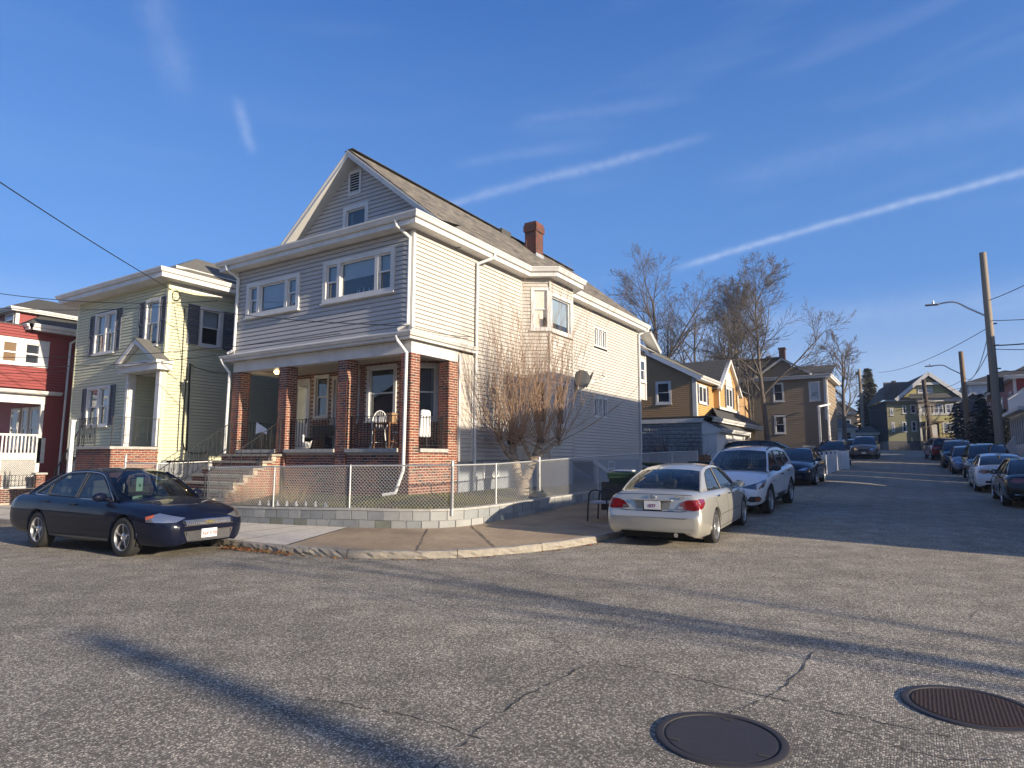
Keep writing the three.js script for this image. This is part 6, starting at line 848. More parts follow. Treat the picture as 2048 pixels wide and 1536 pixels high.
function bareTree(name, label, [x, y, z], H, { seed = 1, r0 = 0.2, fork = 0.3, limbs = 7, spread = 0.5, lean = [0, 0], levels = 4, mat = mm.bark, twig = 0.006, group, category = 'tree', up = 0.045, dense = 0.8 } = {}) {
  const r = rng(seed), tr = new Twigs(), cr = new Twigs(), t = worldThing(name, label, category, [x, y, z], group), rnd = (a) => (r() - 0.5) * 2 * a;
  const side = (d, ang) => { const q = V3(rnd(1), rnd(1), rnd(1)).cross(d).normalize(); return d.clone().applyAxisAngle(q, ang); };
  function grow(p, d, L, rad, lev) {
    const n = lev === 0 ? 9 : lev === 1 ? 7 : lev === 2 ? 5 : 3, k = lev === 0 ? 9 : lev === 1 ? 6 : lev === 2 ? 4 : 3, out = lev === 0 ? tr : cr, base = rad;
    for (let i = 0; i < n; i++) {
      const f = (i + 1) / n, d2 = d.clone().add(V3(rnd(lev ? 0.13 : 0.05), rnd(0.08) + up * (lev > 0 ? 1 : 0.3), rnd(lev ? 0.13 : 0.05))).normalize(), b = p.clone().addScaledVector(d2, L / n), r1 = Math.max(twig, base * (1 - f * (lev === 0 ? 0.78 : 0.75)));
      out.seg(p, b, rad, r1, k); d = d2; p = b; rad = r1;
      if (lev < levels && f > (lev === 0 ? fork : 0.18)) {
        const c = lev === 0 ? limbs / (n * (1 - fork)) : lev === 1 ? 1.5 * dense : lev === 2 ? 1.7 * dense : 1.6 * dense; let m = Math.floor(c + r());
        while (m-- > 0) { const a = lev === 0 ? spread * (0.65 + 0.6 * r()) * (1.15 - 0.4 * f) : 0.45 + 0.5 * r(), cd = side(d, a); if (lev > 0 && cd.y < -0.1) cd.y *= 0.3; const cl = lev === 0 ? H * (0.52 - 0.3 * f) * (0.8 + 0.45 * r()) : L * (0.62 - 0.28 * f) * (0.7 + 0.5 * r()); grow(p.clone(), cd.normalize(), cl, Math.max(twig, rad * (lev === 0 ? 0.62 : 0.6)), lev + 1); }
      }
    }
  }
  grow(V3(x, y - 0.1, z), V3(lean[0], 1, lean[1]).normalize(), H * 0.86, r0, 0);
  { const f = new Twigs(); f.seg(V3(x, y - 0.2, z), V3(x + lean[0] * 0.3, y + 0.35, z), r0 * 1.45, r0 * 1.0, 9); part(t, 'root_flare', f.geo(), mat); }
  part(t, 'trunk', tr.geo(), mat); part(t, 'crown', cr.geo(), mat); return t;
}
const G = (x, z) => gr(x, z) + 0.1;
const gTree = 'tall bare trees behind the houses';
bareTree('bare_tree', 'broad tall bare tree farthest left, above the orange tan house roof', [-19.2, G(-19, -55), -55], 17.0, { seed: 21, r0: 0.34, limbs: 14, spread: 1.0, fork: 0.2, up: 0.05, levels: 4, twig: 0.009, dense: 0.9 });
bareTree('bare_tree', 'bare tree with brownish twigs, second from the left behind the orange tan house', [-16.6, G(-16, -57), -57], 14.8, { seed: 34, r0: 0.24, limbs: 12, spread: 0.85, fork: 0.25, levels: 4, twig: 0.009 });
bareTree('bare_tree', 'slender bare tree just left of the tan house, leaning left', [-12.1, G(-12, -50.5), -50.5], 12.6, { seed: 47, r0: 0.24, limbs: 9, spread: 0.5, fork: 0.4, lean: [-0.04, 0], levels: 4, twig: 0.01 });
bareTree('bare_tree', 'slim upright bare tree against the left part of the tan house wall', [-11.0, G(-11, -50), -50], 12.6, { seed: 58, r0: 0.2, limbs: 8, spread: 0.4, fork: 0.4, levels: 4, twig: 0.01, lean: [0.015, 0] });
bareTree('bare_tree', 'thinnest bare tree before the tan house, with low side shoots', [-10.1, G(-10, -49), -49], 9.5, { seed: 63, r0: 0.12, limbs: 8, spread: 0.5, fork: 0.3, levels: 3, twig: 0.01, lean: [0.05, 0] });
bareTree('bare_tree', 'dark trunked bare tree in front of the middle of the tan house', [-8.35, G(-8.3, -46) - 0.1, -46], 13.2, { seed: 72, r0: 0.22, limbs: 12, spread: 0.8, fork: 0.35, dense: 1.0, levels: 4, twig: 0.009, lean: [-0.02, 0] });
bareTree('bare_tree', 'many branched bare tree beside the right corner of the tan house', [-6.0, G(-6, -72), -72], 11.5, { seed: 85, r0: 0.26, limbs: 11, spread: 0.8, fork: 0.14, levels: 4, twig: 0.012, lean: [0.06, 0] });
bareTree('bare_tree', 'small bare tree in front of the mustard yellow house', [1.0, 3.0, -78.5], 4.6, { seed: 91, r0: 0.1, limbs: 7, spread: 0.7, fork: 0.2, levels: 3, twig: 0.012, mat: mm.barkPale });
bareTree('bare_tree', 'dense grey thicket tree far behind the bare trees, between orange tan and tan houses', [-20, G(-20, -78), -78], 10, { seed: 95, r0: 0.2, limbs: 13, spread: 0.85, fork: 0.12, levels: 4, twig: 0.013 });
bareTree('bare_tree', 'bare tree far behind the chimney of the tan house', [-15.2, G(-15, -84), -84], 10.5, { seed: 99, r0: 0.2, limbs: 12, spread: 0.8, fork: 0.15, levels: 4, twig: 0.013 });
bareTree('street_tree', 'bare street tree out of the frame to the right, shading the road', [21.5, 0.1, -4.6], 8.6, { seed: 111, r0: 0.2, limbs: 7, spread: 0.8, fork: 0.3, levels: 2, twig: 0.018 });
// the pollarded tree by the side of the grey house
{
  const t = worldThing('pollarded_tree', 'stout pale double trunked tree with a broom of thin brown shoots beside the grey house', 'tree', [-9.35, 0.62, -15.2]), r = rng(404), T = new Twigs(), S = new Twigs(), K = []; const rn = (a) => (r() - 0.5) * 2 * a;
  const limb = (pts, rad) => { const P = pts.map((p) => V3(-9.3 + p[0] * 1.15, 0.62 + p[1] * 0.84, -15.2 + p[2] * 1.3)), c = new THREE.CatmullRomCurve3(P), n = 14; let a = P[0], ra = rad[0]; for (let i = 1; i <= n; i++) { const f = i / n, b = c.getPoint(f).add(V3(rn(0.012), 0, rn(0.012))), rb = mix(rad[0], rad[1], f) * (1 + 0.12 * Math.sin(i * 2.2 + rad[0] * 50)); T.seg(a, b, ra, rb, 12); a = b; ra = rb; } K.push([P[P.length - 1], rad[1]]); const g = new THREE.SphereGeometry(rad[1] * 1.35, 10, 8); g.translate(...P[P.length - 1].toArray()); return g; };
  const knob = [limb([[0, -0.25, 0], [0.0, 0.1, 0], [0.02, 0.45, 0], [0.03, 0.62, 0]], [0.216, 0.151]), limb([[-0.03, 0.35, 0.02], [-0.1, 0.7, 0.04], [-0.2, 1.25, 0.06], [-0.26, 1.72, 0.05]], [0.144, 0.101]), limb([[0.04, 0.35, 0], [0.16, 0.75, -0.05], [0.3, 1.2, -0.1], [0.42, 1.75, -0.16]], [0.137, 0.086]), limb([[-0.16, 1.05, 0.05], [-0.3, 1.35, 0.2], [-0.42, 1.8, 0.3]], [0.072, 0.061]), limb([[0.26, 1.05, -0.08], [0.2, 1.45, 0.1], [0.1, 1.85, 0.2]], [0.065, 0.058]), limb([[0.3, 1.15, -0.1], [0.55, 1.5, -0.3], [0.7, 1.8, -0.5]], [0.061, 0.050])];
  part(t, 'trunk', T.geo(), mm.barkPale); part(t, 'knuckle', knob.slice(1).map(ni), mm.bark);
  const shoot = (p, d, L, r0, lev) => { const n = 5; let rad = r0; for (let i = 0; i < n; i++) { d = d.clone().add(V3(rn(0.06), 0.07, rn(0.06))).normalize(); const b = p.clone().addScaledVector(d, L / n), r1 = Math.max(0.0028, r0 * (1 - (i + 1) / n * 0.75)); S.seg(p, b, rad, r1, 4); p = b; rad = r1; if (lev < 2 && i > 0 && r() < 0.75) shoot(p.clone(), d.clone().add(V3(rn(0.5), 0.12, rn(0.5))).normalize(), L * (0.25 + 0.3 * r()), r1 * 0.65, lev + 1); } };
  for (let k = 1; k < K.length; k++) { const [p, rad] = K[k], n = k < 3 ? 46 : 30; for (let i = 0; i < n; i++) { const th = r() * 6.283, el = i < n * 0.2 ? 0.05 + 0.5 * r() : 0.75 + 0.75 * Math.pow(r(), 0.7), d = V3(Math.cos(th) * Math.cos(el), Math.sin(el), Math.sin(th) * Math.cos(el)); shoot(p.clone().addScaledVector(d, rad * 0.9).add(V3(0, -0.25 * r(), 0)), d, (el < 0.6 ? 1.0 : 1.5) + 1.75 * r() * (el > 0.9 ? 1 : 0.7), 0.009 + 0.005 * r(), 0); } }
  part(t, 'shoots', S.geo(), mm.switch_);
}
// evergreens: drooping sprays round a stem
function conifer(name, label, [x, y, z], H, Rb, { seed = 1, mat = mm.needle, column = 0, n = 900 } = {}) {
  const t = worldThing(name, label, 'evergreen tree', [x, y, z]), r = rng(seed), s = new Soup(); part(t, 'trunk', rod([x, y - 0.1, z], [x, y + H * 0.96, z], 0.02 * H, 0.01), mm.bark);
  const layers = Math.round(H * (column ? 5 : 3.2)); for (let l = 0; l < layers; l++) { const f = (l + 0.5) / layers, hy = y + H * (0.06 + 0.94 * f), rr = Rb * (column ? Math.pow(1 - f, 0.55) * (0.75 + 0.25 * r()) : (1 - f) * (0.8 + 0.45 * r()) + 0.05), m = Math.round(n / layers / 5 * (0.4 + 1.2 * (1 - f))); for (let b = 0; b < m; b++) { const a = r() * 6.283, L = rr * (0.55 + 0.55 * r()), c = Math.cos(a), w = Math.sin(a); for (let k = 0; k < 5; k++) { const q = (k + 0.6 + 0.4 * r()) / 5 * L, yy = hy - (column ? -0.25 : 0.32) * q + (r() - 0.5) * 0.16, px = x + c * q, pz = z + w * q, sz = (0.16 + 0.16 * r()) * (H / 7) * (column ? 0.7 : 1), j = () => (r() - 0.5) * sz; s.tri([px + j() * 2, yy + j(), pz + j() * 2], [px + c * sz + j(), yy - 0.5 * sz * r() + j(), pz + w * sz + j()], [px - w * sz * 0.7 + j(), yy + j(), pz + c * sz * 0.7 + j()]); } } }
  part(t, 'crown', s.geo(), mat); return t;
}
conifer('spruce_tree', 'dark spreading spruce at the right of the street, behind the second utility pole', [4.9, G(5, -66), -66], 5.2, 2.3, { seed: 3, n: 4200 });
conifer('spruce_tree', 'dark spruce with low branches reaching left in front of the mustard house', [3.6, G(4, -74), -74], 4.6, 2.4, { seed: 4, n: 3600 });
conifer('spruce_tree', 'small dark spruce between the two utility poles and the pink house', [5.3, G(5, -60), -60], 4.0, 1.3, { seed: 6, n: 2400 });
conifer('arborvitae', 'pointed dark arborvitae right of the big utility pole', [5.35, G(5, -55), -55], 3.7, 0.75, { seed: 5, column: 1, n: 2600 });
conifer('arborvitae', 'low bushy arborvitae at the right edge behind the parked cars', [5.9, G(5, -53.8), -53.8], 2.3, 0.7, { seed: 8, column: 1, n: 1600 });
conifer('fir_tree', 'brownish green fir behind the bare tree left of the mustard house', [-4.6, 3, -93], 10.2, 2.6, { seed: 9, mat: mm.needleBr, n: 5200 });
// bare shrubs and dry stems
function shrub(name, label, [x, y, z], H, W, { seed = 1, mat = mm.bark, n = 60, cat = 'shrub', r0 = 0.008 } = {}) {
  const t = worldThing(name, label, cat, [x, y, z]), r = rng(seed), S = new Twigs(), rn = (a) => (r() - 0.5) * 2 * a;
  const sh = (p, d, L, rad, lev) => { for (let i = 0; i < 4; i++) { d = d.clone().add(V3(rn(0.18), 0.05, rn(0.18))).normalize(); const b = p.clone().addScaledVector(d, L / 4); S.seg(p, b, rad, rad * 0.75, 3); p = b; rad *= 0.75; if (lev < 2 && r() < 0.75) sh(p.clone(), d.clone().add(V3(rn(0.8), 0.1, rn(0.8))).normalize(), L * 0.5, rad * 0.8, lev + 1); } };
  for (let i = 0; i < n; i++) { const a = r() * 6.283, e = 0.5 + 1.0 * r(), q = W * 0.35 * Math.sqrt(r()); sh(V3(x + Math.cos(a) * q, y - 0.03, z + Math.sin(a) * q), V3(Math.cos(a) * Math.cos(e), Math.sin(e), Math.sin(a) * Math.cos(e)), H * (0.55 + 0.5 * r()), r0, 0); }
  part(t, 'stems', S.geo(), mat); return t;
}
shrub('bare_shrub', 'dark reddish bare shrub against the grey block garage', [-10.8, 1.0, -33.4], 1.9, 2.6, { seed: 4, n: 70, mat: M('dark red stems', [0.06, 0.03, 0.028], 0.9), r0: 0.014 });
shrub('bare_shrub', 'dark bare shrub at the left end of the grey block garage', [-12.6, 1.0, -33.6], 1.6, 2, { seed: 5, n: 46, mat: M('dark red stems', [0.06, 0.03, 0.028], 0.9), r0: 0.014 });
shrub('dry_plant', 'clump of dry straw coloured stems in front of the brick steps', [-14.4, 0.44, -10.3], 0.62, 1.1, { seed: 6, n: 46, mat: mm.straw, cat: 'plant', r0: 0.006 });
shrub('dry_plant', 'dry brown stems by the end of the brick steps near the fence post', [-13.4, 0.5, -10.7], 0.5, 0.9, { seed: 7, n: 40, mat: mm.straw, cat: 'plant', r0: 0.005 });
shrub('dry_plant', 'withered potted stems on the porch left of the second pier', [-16.6, 1.83, -12.3], 0.5, 0.5, { seed: 8, n: 40, mat: mm.leaf, cat: 'plant', r0: 0.005 });
shrub('dark_hedge', 'dark red brown bush at the right corner of the tan house behind the white fence', [-5.0, 1.1, -50], 1.25, 1.6, { seed: 9, n: 110, mat: M('dark red stems', [0.06, 0.03, 0.028], 0.9), r0: 0.02 });
shrub('front_hedge', 'tan brown hedge before the mustard yellow house', [2.4, 2.9, -78.8], 1.0, 2.6, { seed: 10, n: 120, mat: mm.straw, r0: 0.025 });
shrub('front_hedge', 'brown hedge at the foot of the utility pole left of the mustard yellow house', [-5.2, 2.8, -84], 1.3, 2.6, { seed: 12, n: 100, mat: mm.leaf, r0: 0.025 });
// ---------------------------------------------------------------- poles, lamps, wires
function lampArm(t, root, tip, pole = 0.05) { const m = V3(...root).lerp(V3(...tip), 0.5); part(t, 'arm', tube([root, [mix(root[0], tip[0], 0.35), mix(root[1], tip[1], 0.55), mix(root[2], tip[2], 0.35)], [mix(root[0], tip[0], 0.62), mix(root[1], tip[1], 0.98), mix(root[2], tip[2], 0.62)], tip], pole, 8, 24), mm.galv); const g = new THREE.CapsuleGeometry(0.12, 0.5, 4, 12); g.rotateZ(Math.PI / 2 - 0.06); g.scale(1, 0.5, 1.1); g.translate(tip[0] - 0.25, tip[1] - 0.02, tip[2]); part(t, 'lamp_head', ni(g), M('lamp housing', [0.3, 0.3, 0.3], 0.5, { metalness: 0.4 })); part(t, 'photocell', rod([tip[0] - 0.2, tip[1] + 0.04, tip[2]], [tip[0] - 0.2, tip[1] + 0.2, tip[2]], 0.06, 0.05, 8), mm.galv); }
const P1 = { b: [4.02, 0.6, -44.5], t: [3.87, 13.14, -43.32] }, P2 = { b: [4.1, 1.9, -69.5], t: [3.99, 11.22, -69.2] };
const onP = (P, y) => { const k = (y - P.b[1]) / (P.t[1] - P.b[1]); return P.b.map((v, i) => mix(v, P.t[i], k)); };
{
  const t = worldThing('utility_pole', 'tall weathered grey utility pole with a street lamp arm, nearest on the right', 'utility pole', P1.b); part(t, 'pole', rod(P1.b, P1.t, 0.235, 0.165, 18), mm.pole); const q = onP(P1, 9.6); lampArm(t, [q[0] - 0.15, q[1], q[2]], [1.6, 10.62, -44]);
  part(t, 'cable_bracket', [5.6, 6.6, 7.9, 9.1].map((y) => { const c = onP(P1, y); return rod([c[0] - 0.05, y, c[2]], [c[0] + 0.35, y, c[2] + 0.02], 0.04); }), mm.iron); part(t, 'splice_case', [rod([3.7, 5.3, -44.1], [3.74, 6.3, -44.0], 0.1, 0.1, 10), rod([4.25, 5.3, -44.0], [4.25, 6.1, -44.0], 0.12, 0.12, 10)], mm.blackPl);
  const u = worldThing('utility_pole', 'brown utility pole with a street lamp arm, second on the right', 'utility pole', P2.b); part(u, 'pole', rod(P2.b, P2.t, 0.25, 0.18, 14), mm.poleBr); const w = onP(P2, 9.2); lampArm(u, [w[0] - 0.15, w[1], w[2]], [1.8, 10.1, -69.3]);
  const a = worldThing('utility_pole', 'dark utility pole standing in front of the mustard yellow house', 'utility pole', [1.45, 2.6, -78.6]); part(a, 'pole', rod([1.45, 2.6, -78.6], [1.16, 9.85, -78.6], 0.24, 0.19, 12), M('dark pole', [0.1, 0.075, 0.06], 0.9, { tex: woodTex })); part(a, 'crossarm', beam([0.7, 8.9, -78.6], [1.2, 8.9, -78.5], 0.08, 0.1), mm.poleBr);
  const b = worldThing('utility_pole', 'slim sunlit utility pole left of the mustard yellow house behind the bare tree', 'utility pole', [-5.0, 2.8, -86.5]); part(b, 'pole', rod([-5.0, 2.8, -86.5], [-5.2, 12.4, -87], 0.22, 0.16, 12), mm.pole); part(b, 'insulator_bracket', [bx(-5.6, -5.1, 11.7, 12.1, -87.1, -86.9)], mm.iron);
  const o = worldThing('utility_pole', 'utility pole out of the frame to the right whose shadow crosses the road', 'utility pole', [26.5, 0, -0.6]); part(o, 'pole', rod([26.5, -0.3, -0.6], [26.5, 8.6, -0.6], 0.2, 0.15, 12), mm.pole);
  const l = worldThing('utility_pole', 'utility pole out of the frame to the left that carries the overhead wires', 'utility pole', [-11.8, -0.2, 3.8]); part(l, 'pole', rod([-11.8, -0.3, 3.8], [-11.8, 9, 3.8], 0.17, 0.13, 12), mm.poleBr);
}
function wire(label, a, b, sag, r = 0.012, name = 'overhead_wire') { const A = V3(...a), B = V3(...b), pts = []; for (let i = 0; i <= 14; i++) { const f = i / 14, p = A.clone().lerp(B, f); p.y -= sag * 4 * f * (1 - f); pts.push(p); } const t = worldThing(name, label, 'cable', a); part(t, 'cable', tube(pts, r, 5, 28), mm.wire); return t; }
wire('thick overhead service cable sloping down from the upper left to the yellow house corner', [-10.2, 8.7, 3.8], [-20.5, 7.12, -11.25], 0.3, 0.014);
wire('upper of the two thin cables crossing the sky at the left edge', [-30, 8.1, -6.0], [-18.1, 6.45, -11.4], 0.5, 0.012);
wire('lower of the two thin cables crossing the sky at the left edge', [-32, 7.6, -6.6], [-20.5, 6.55, -11.2], 0.35, 0.011);
wire('long telephone cable crossing the red and yellow houses to the grey house front', [-31, 5.45, -8.2], [-12.9, 4.92, -11.7], 0.35, 0.011);
wire('twin cable below it crossing the red and yellow house fronts', [-31, 5.2, -8.0], [-18.2, 4.75, -11.5], 0.3, 0.012);
wire('lowest cable crossing the red house front towards the yellow house', [-31, 4.75, -8.2], [-20.45, 4.75, -11.3], 0.2, 0.009);
wire('thin cable falling across the front of the grey house below its left window', [-20.4, 6.6, -11.4], [-10.45, 4.85, -11.62], 0.12, 0.011);
wire('short cable along the grey house porch eave by the corner downspout', [-10.4, 4.83, -11.7], [-10.36, 4.98, -14.2], 0.05, 0.009);
wire('drooping cable from the yellow house conduit to the grey house', [-20.45, 4.7, -12.05], [-18.0, 4.35, -12.3], 0.16, 0.02);
const gw = 'overhead wires strung from the utility poles on the right';
const wl = (l, a, b, s, r) => wire(l, a, b, s, r ?? 0.02);
wl('cable from the big utility pole down left towards the mustard house', onP(P1, 8.95), [-3.2, 12.0, -88], 0.6); wl('loop of cable hanging from the big utility pole to the second pole', onP(P1, 8.9), onP(P2, 9.0), 1.3); wl('cable rising from the big utility pole to the upper right', onP(P1, 10.4), [9.5, 12.8, -36], 0.5); wl('second cable leaving the big utility pole to the right', onP(P1, 9.3), [12, 8.6, -36], 0.4); wl('thick cable leaving the big utility pole to the right at mid height', onP(P1, 7.9), [11, 8.2, -36], 0.5, 0.035); wl('lower cable leaving the big utility pole to the right', onP(P1, 7.7), [12, 7.0, -36], 0.4); wl('lowest cable leaving the big utility pole to the right', onP(P1, 6.4), [12, 7.2, -36], 0.4);
wl('upper cable between the two utility poles', onP(P1, 7.9), onP(P2, 8.4), 0.5); wl('lower bundled cable between the two utility poles', onP(P1, 5.9), onP(P2, 7.2), 0.7, 0.035); wl('cable from the second pole across the street to the dark pole', onP(P2, 8.7), [1.2, 9.2, -78.6], 0.5); wl('cable from the second pole to the slim pole at the left', onP(P2, 8.0), [-5.1, 10.0, -86.8], 0.8); wl('bundled cable across the front of the mustard house', [4.0, 6.9, -70], [-5.1, 7.4, -86.6], 0.4, 0.03); wl('thin cable across the front of the mustard house above the bundle', [4.0, 7.4, -70], [-5.1, 8.1, -86.6], 0.4);
// ---------------------------------------------------------------- porch, yard and sidewalk objects
function windsor(x, z, turn, label, tall = 0) {
  const y = 1.835, t = thing('windsor_chair', label, 'chair', [x, y, z], turn), s = 0.45 + tall, h = 0.5, m = mm.whitePl; part(t, 'seat', ni(new RoundedBoxGeometry(0.42, 0.035, 0.42, 2, 0.015).translate(0, s, 0)), m); for (const [a, b] of [[-1, -1], [-1, 1], [1, -1], [1, 1]]) part(t, 'leg', rod([a * 0.22, 0, b * 0.22], [a * 0.15, s, b * 0.15], 0.014, 0.018), m);
  const hoop = []; for (let i = 0; i <= 12; i++) { const a = Math.PI * i / 12; hoop.push([Math.cos(a) * 0.21, s + 0.1 + Math.sin(a) * (h - 0.1), -0.2 - 0.05 * Math.sin(a)]); } part(t, 'back_hoop', tube([[0.2, s, -0.18], ...hoop, [-0.2, s, -0.18]], 0.014, 6, 40), m); for (let k = -3; k <= 3; k++) part(t, 'spindle', rod([k * 0.045, s, -0.19], [k * 0.058, s + h * Math.sqrt(1 - (k / 4) ** 2) * 0.97, -0.24], 0.007), m); part(t, 'stretcher', [rod([-0.19, 0.18, 0], [0.19, 0.18, 0], 0.01), rod([-0.19, 0.18, -0.18], [-0.19, 0.18, 0.18], 0.01), rod([0.19, 0.18, -0.18], [0.19, 0.18, 0.18], 0.01)], m); return t;
}
windsor(-12.4, -12.75, 0.7, 'white spindle back chair standing left on the porch', 0.12); windsor(-11.75, -13.0, 0.2, 'white hoop back chair farther right on the porch');
{ const t = worldThing('porch_table', 'small brown wooden table between the white porch chairs', 'table', [-12.0, 1.84, -12.6]); const m = M('brown table wood', [0.2, 0.09, 0.04], 0.6, { tex: woodTex }); part(t, 'top', bx(-12.3, -11.7, 2.5, 2.54, -12.85, -12.4), m); for (const [a, b] of [[-12.27, -12.82], [-11.73, -12.82], [-12.27, -12.43], [-11.73, -12.43]]) part(t, 'leg', bx(a - 0.025, a + 0.025, 1.835, 2.5, b - 0.025, b + 0.025), m); part(t, 'shelf', bx(-12.27, -11.73, 2.02, 2.05, -12.82, -12.43), m); }
single('cardboard_box', [bx(-11.95, -11.75, 2.54, 2.8, -12.75, -12.55)], M('cardboard', [0.3, 0.19, 0.1], 0.9), 'small brown box on the porch table', 'box');
{ const t = worldThing('draped_cushion', 'white padded cover over a chair back behind the side porch railing', 'cushion', [-10.75, 2.1, -12.75]), g = new RoundedBoxGeometry(0.1, 0.72, 0.46, 6, 0.05), p = g.attributes.position; for (let i = 0; i < p.count; i++) { const yy = p.getY(i), zz = p.getZ(i); p.setX(i, p.getX(i) + 0.02 * Math.sin(yy * 17) * Math.cos(zz * 13)); if (yy > 0) p.setZ(i, zz * Math.sqrt(Math.max(0.15, 1 - (yy / 0.42) ** 3))); } g.computeVertexNormals(); g.translate(-10.86, 2.5, -12.85); part(t, 'cover', ni(g), mm.whitePl); part(t, 'chair_frame', [rod([-10.95, 1.835, -13.05], [-10.93, 2.86, -13.02], 0.016), rod([-10.95, 1.835, -12.65], [-10.93, 2.86, -12.68], 0.016)], mm.iron); }
{ const t = worldThing('goose_statue', 'white goose figure standing on the porch floor under the middle window', 'statue', [-16.0, 1.84, -13.3]); const b = new THREE.SphereGeometry(0.13, 14, 10); b.scale(1.3, 0.9, 0.8); b.translate(-16, 1.98, -13.3); part(t, 'body', ni(b), mm.whitePl); part(t, 'neck', tube([[-16.12, 2.03, -13.3], [-16.17, 2.15, -13.3], [-16.15, 2.25, -13.3]], 0.03, 8), mm.whitePl); part(t, 'head', ni(new THREE.SphereGeometry(0.045, 10, 8).translate(-16.17, 2.27, -13.3)), mm.whitePl); part(t, 'tail', rod([-15.88, 2.0, -13.3], [-15.76, 2.12, -13.3], 0.06, 0.01), mm.whitePl); }
single('porch_bench', [bx(-16.5, -15.5, 2.2, 2.24, -13.9, -13.6), bx(-16.5, -15.5, 2.3, 2.62, -13.92, -13.89), bx(-16.48, -16.44, 1.84, 2.2, -13.9, -13.6), bx(-15.56, -15.52, 1.84, 2.2, -13.9, -13.6)], mm.iron, 'dark metal bench on the porch below the middle window', 'bench');
{ const q = new Soup(); q.tri([-16.75, 2.66, ZF - 0.16], [-16.2, 2.42, ZF - 0.16], [-16.78, 2.3, ZF - 0.17]).tri([-16.6, 2.4, ZF - 0.15], [-16.2, 2.42, ZF - 0.15], [-16.25, 2.28, ZF - 0.16]); const f = single('white_cloth', [q.geo(), q.geo().translate(0, 0, -0.006)], mm.whitePl, 'small white cloth hanging on the left porch railing', 'cloth'); }
{ const t = worldThing('satellite_dish', 'pair of dark satellite dishes on arms on the grey house side wall', 'satellite dish', [-10.4, 4.4, -21.2]); for (const [dx, dz, a, s] of [[0.18, 0.25, 0.5, 0.3], [0.3, -0.12, -0.9, 0.28]]) { const g = new THREE.SphereGeometry(0.6, 24, 8, 0, 6.3, 0, 0.5); g.scale(s / 0.29, 0.6, s / 0.29 * 1.25); g.translate(0, -0.33, 0); g.rotateX(Math.PI / 2 - 0.4); g.rotateY(a); g.translate(-10.4 + dx, 4.52, -21.2 + dz); part(t, 'reflector', ni(g), M('dish grey', [0.055, 0.058, 0.062], 0.6)); } part(t, 'mast', [rod([-10.48, 4.1, -21.15], [-10.2, 4.25, -21.2], 0.025), rod([-10.2, 4.25, -21.2], [-10.18, 4.5, -21.25], 0.025), rod([-10.49, 4.3, -21.4], [-10.2, 4.4, -21.3], 0.02)], mm.galv); part(t, 'feed_arm', tube([[-10.2, 4.4, -21.3], [-9.95, 4.5, -21.7], [-9.75, 4.62, -22.0], [-9.75, 4.72, -22.02]], 0.014, 6), mm.galv); part(t, 'feed_horn', rod([-9.77, 4.68, -22.0], [-9.86, 4.74, -21.94], 0.035), mm.galv); part(t, 'mount_plate', bx(-10.48, -10.44, 4.05, 4.4, -21.35, -21.05), mm.whitePl); }
function bin(x, z, turn, label, lid = 0) { const y = gr(x, z) + 0.12, t = thing('wheeled_bin', label, 'rubbish bin', [x, y, z], turn), q = new Soup(), P = (w, d, h, i) => [[-w, h, -d], [w, h, -d], [w, h, d], [-w, h, d]][i]; for (let i = 0; i < 4; i++) { const j = (i + 1) % 4; q.quad(P(0.24, 0.26, 0.06, i), P(0.24, 0.26, 0.06, j), P(0.3, 0.35, 0.98, j), P(0.3, 0.35, 0.98, i)); } q.quad(P(0.24, 0.26, 0.06, 0), P(0.24, 0.26, 0.06, 1), P(0.24, 0.26, 0.06, 2), P(0.24, 0.26, 0.06, 3)); part(t, 'body', q.geo(), mm.binGreen); part(t, 'rim', [bx(-0.32, 0.32, 0.93, 0.99, -0.37, -0.33), bx(-0.32, 0.32, 0.93, 0.99, 0.33, 0.37), bx(-0.32, -0.29, 0.93, 0.99, -0.37, 0.37), bx(0.29, 0.32, 0.93, 0.99, -0.37, 0.37)], mm.binGreen); const l = new RoundedBoxGeometry(0.66, 0.07, 0.78, 3, 0.03); l.rotateX(lid); l.translate(0, 1.03 + Math.abs(lid) * 0.25, 0); part(t, 'lid', ni(l), mm.binGreen); part(t, 'handle', rod([-0.24, 0.98, -0.42], [0.24, 0.98, -0.42], 0.018), mm.binGreen); for (const k of [-0.26, 0.26]) part(t, 'wheel', ni(new THREE.CylinderGeometry(0.1, 0.1, 0.05, 16).rotateZ(Math.PI / 2).translate(k, 0.1, -0.28)), mm.blackPl); return t; }
bin(-5.95, -14.35, 0.3, 'nearest dark green wheeled rubbish bin, left of the silver car, board leaning on it', 0.05); bin(-6.2, -17.6, -0.2, 'green wheeled rubbish bin with raised lid behind the silver car roof', -0.14); bin(-5.75, -20.2, 0.1, 'farther dark green rubbish bin between the silver car and the white sport utility vehicle');
single('white_bag', [ni(new RoundedBoxGeometry(0.46, 0.04, 0.34, 3, 0.02).translate(-5.9, gr(-5.9, -14.3) + 1.22, -14.3))], mm.whitePl, 'flat white bag lying on the nearest green bin', 'bag');
{ const g = bx(-0.25, 0.25, 0, 0.66, -0.012, 0.012); g.rotateX(-0.22); g.rotateY(0.35); g.translate(-6.02, gr(-6.3, -13.8) + 0.34, -13.85); single('leaning_board', g, M('weathered board', [0.085, 0.068, 0.055], 0.9, { tex: woodTex, scale: 1 }), 'brown wooden board leaning against the nearest green bin', 'board'); }
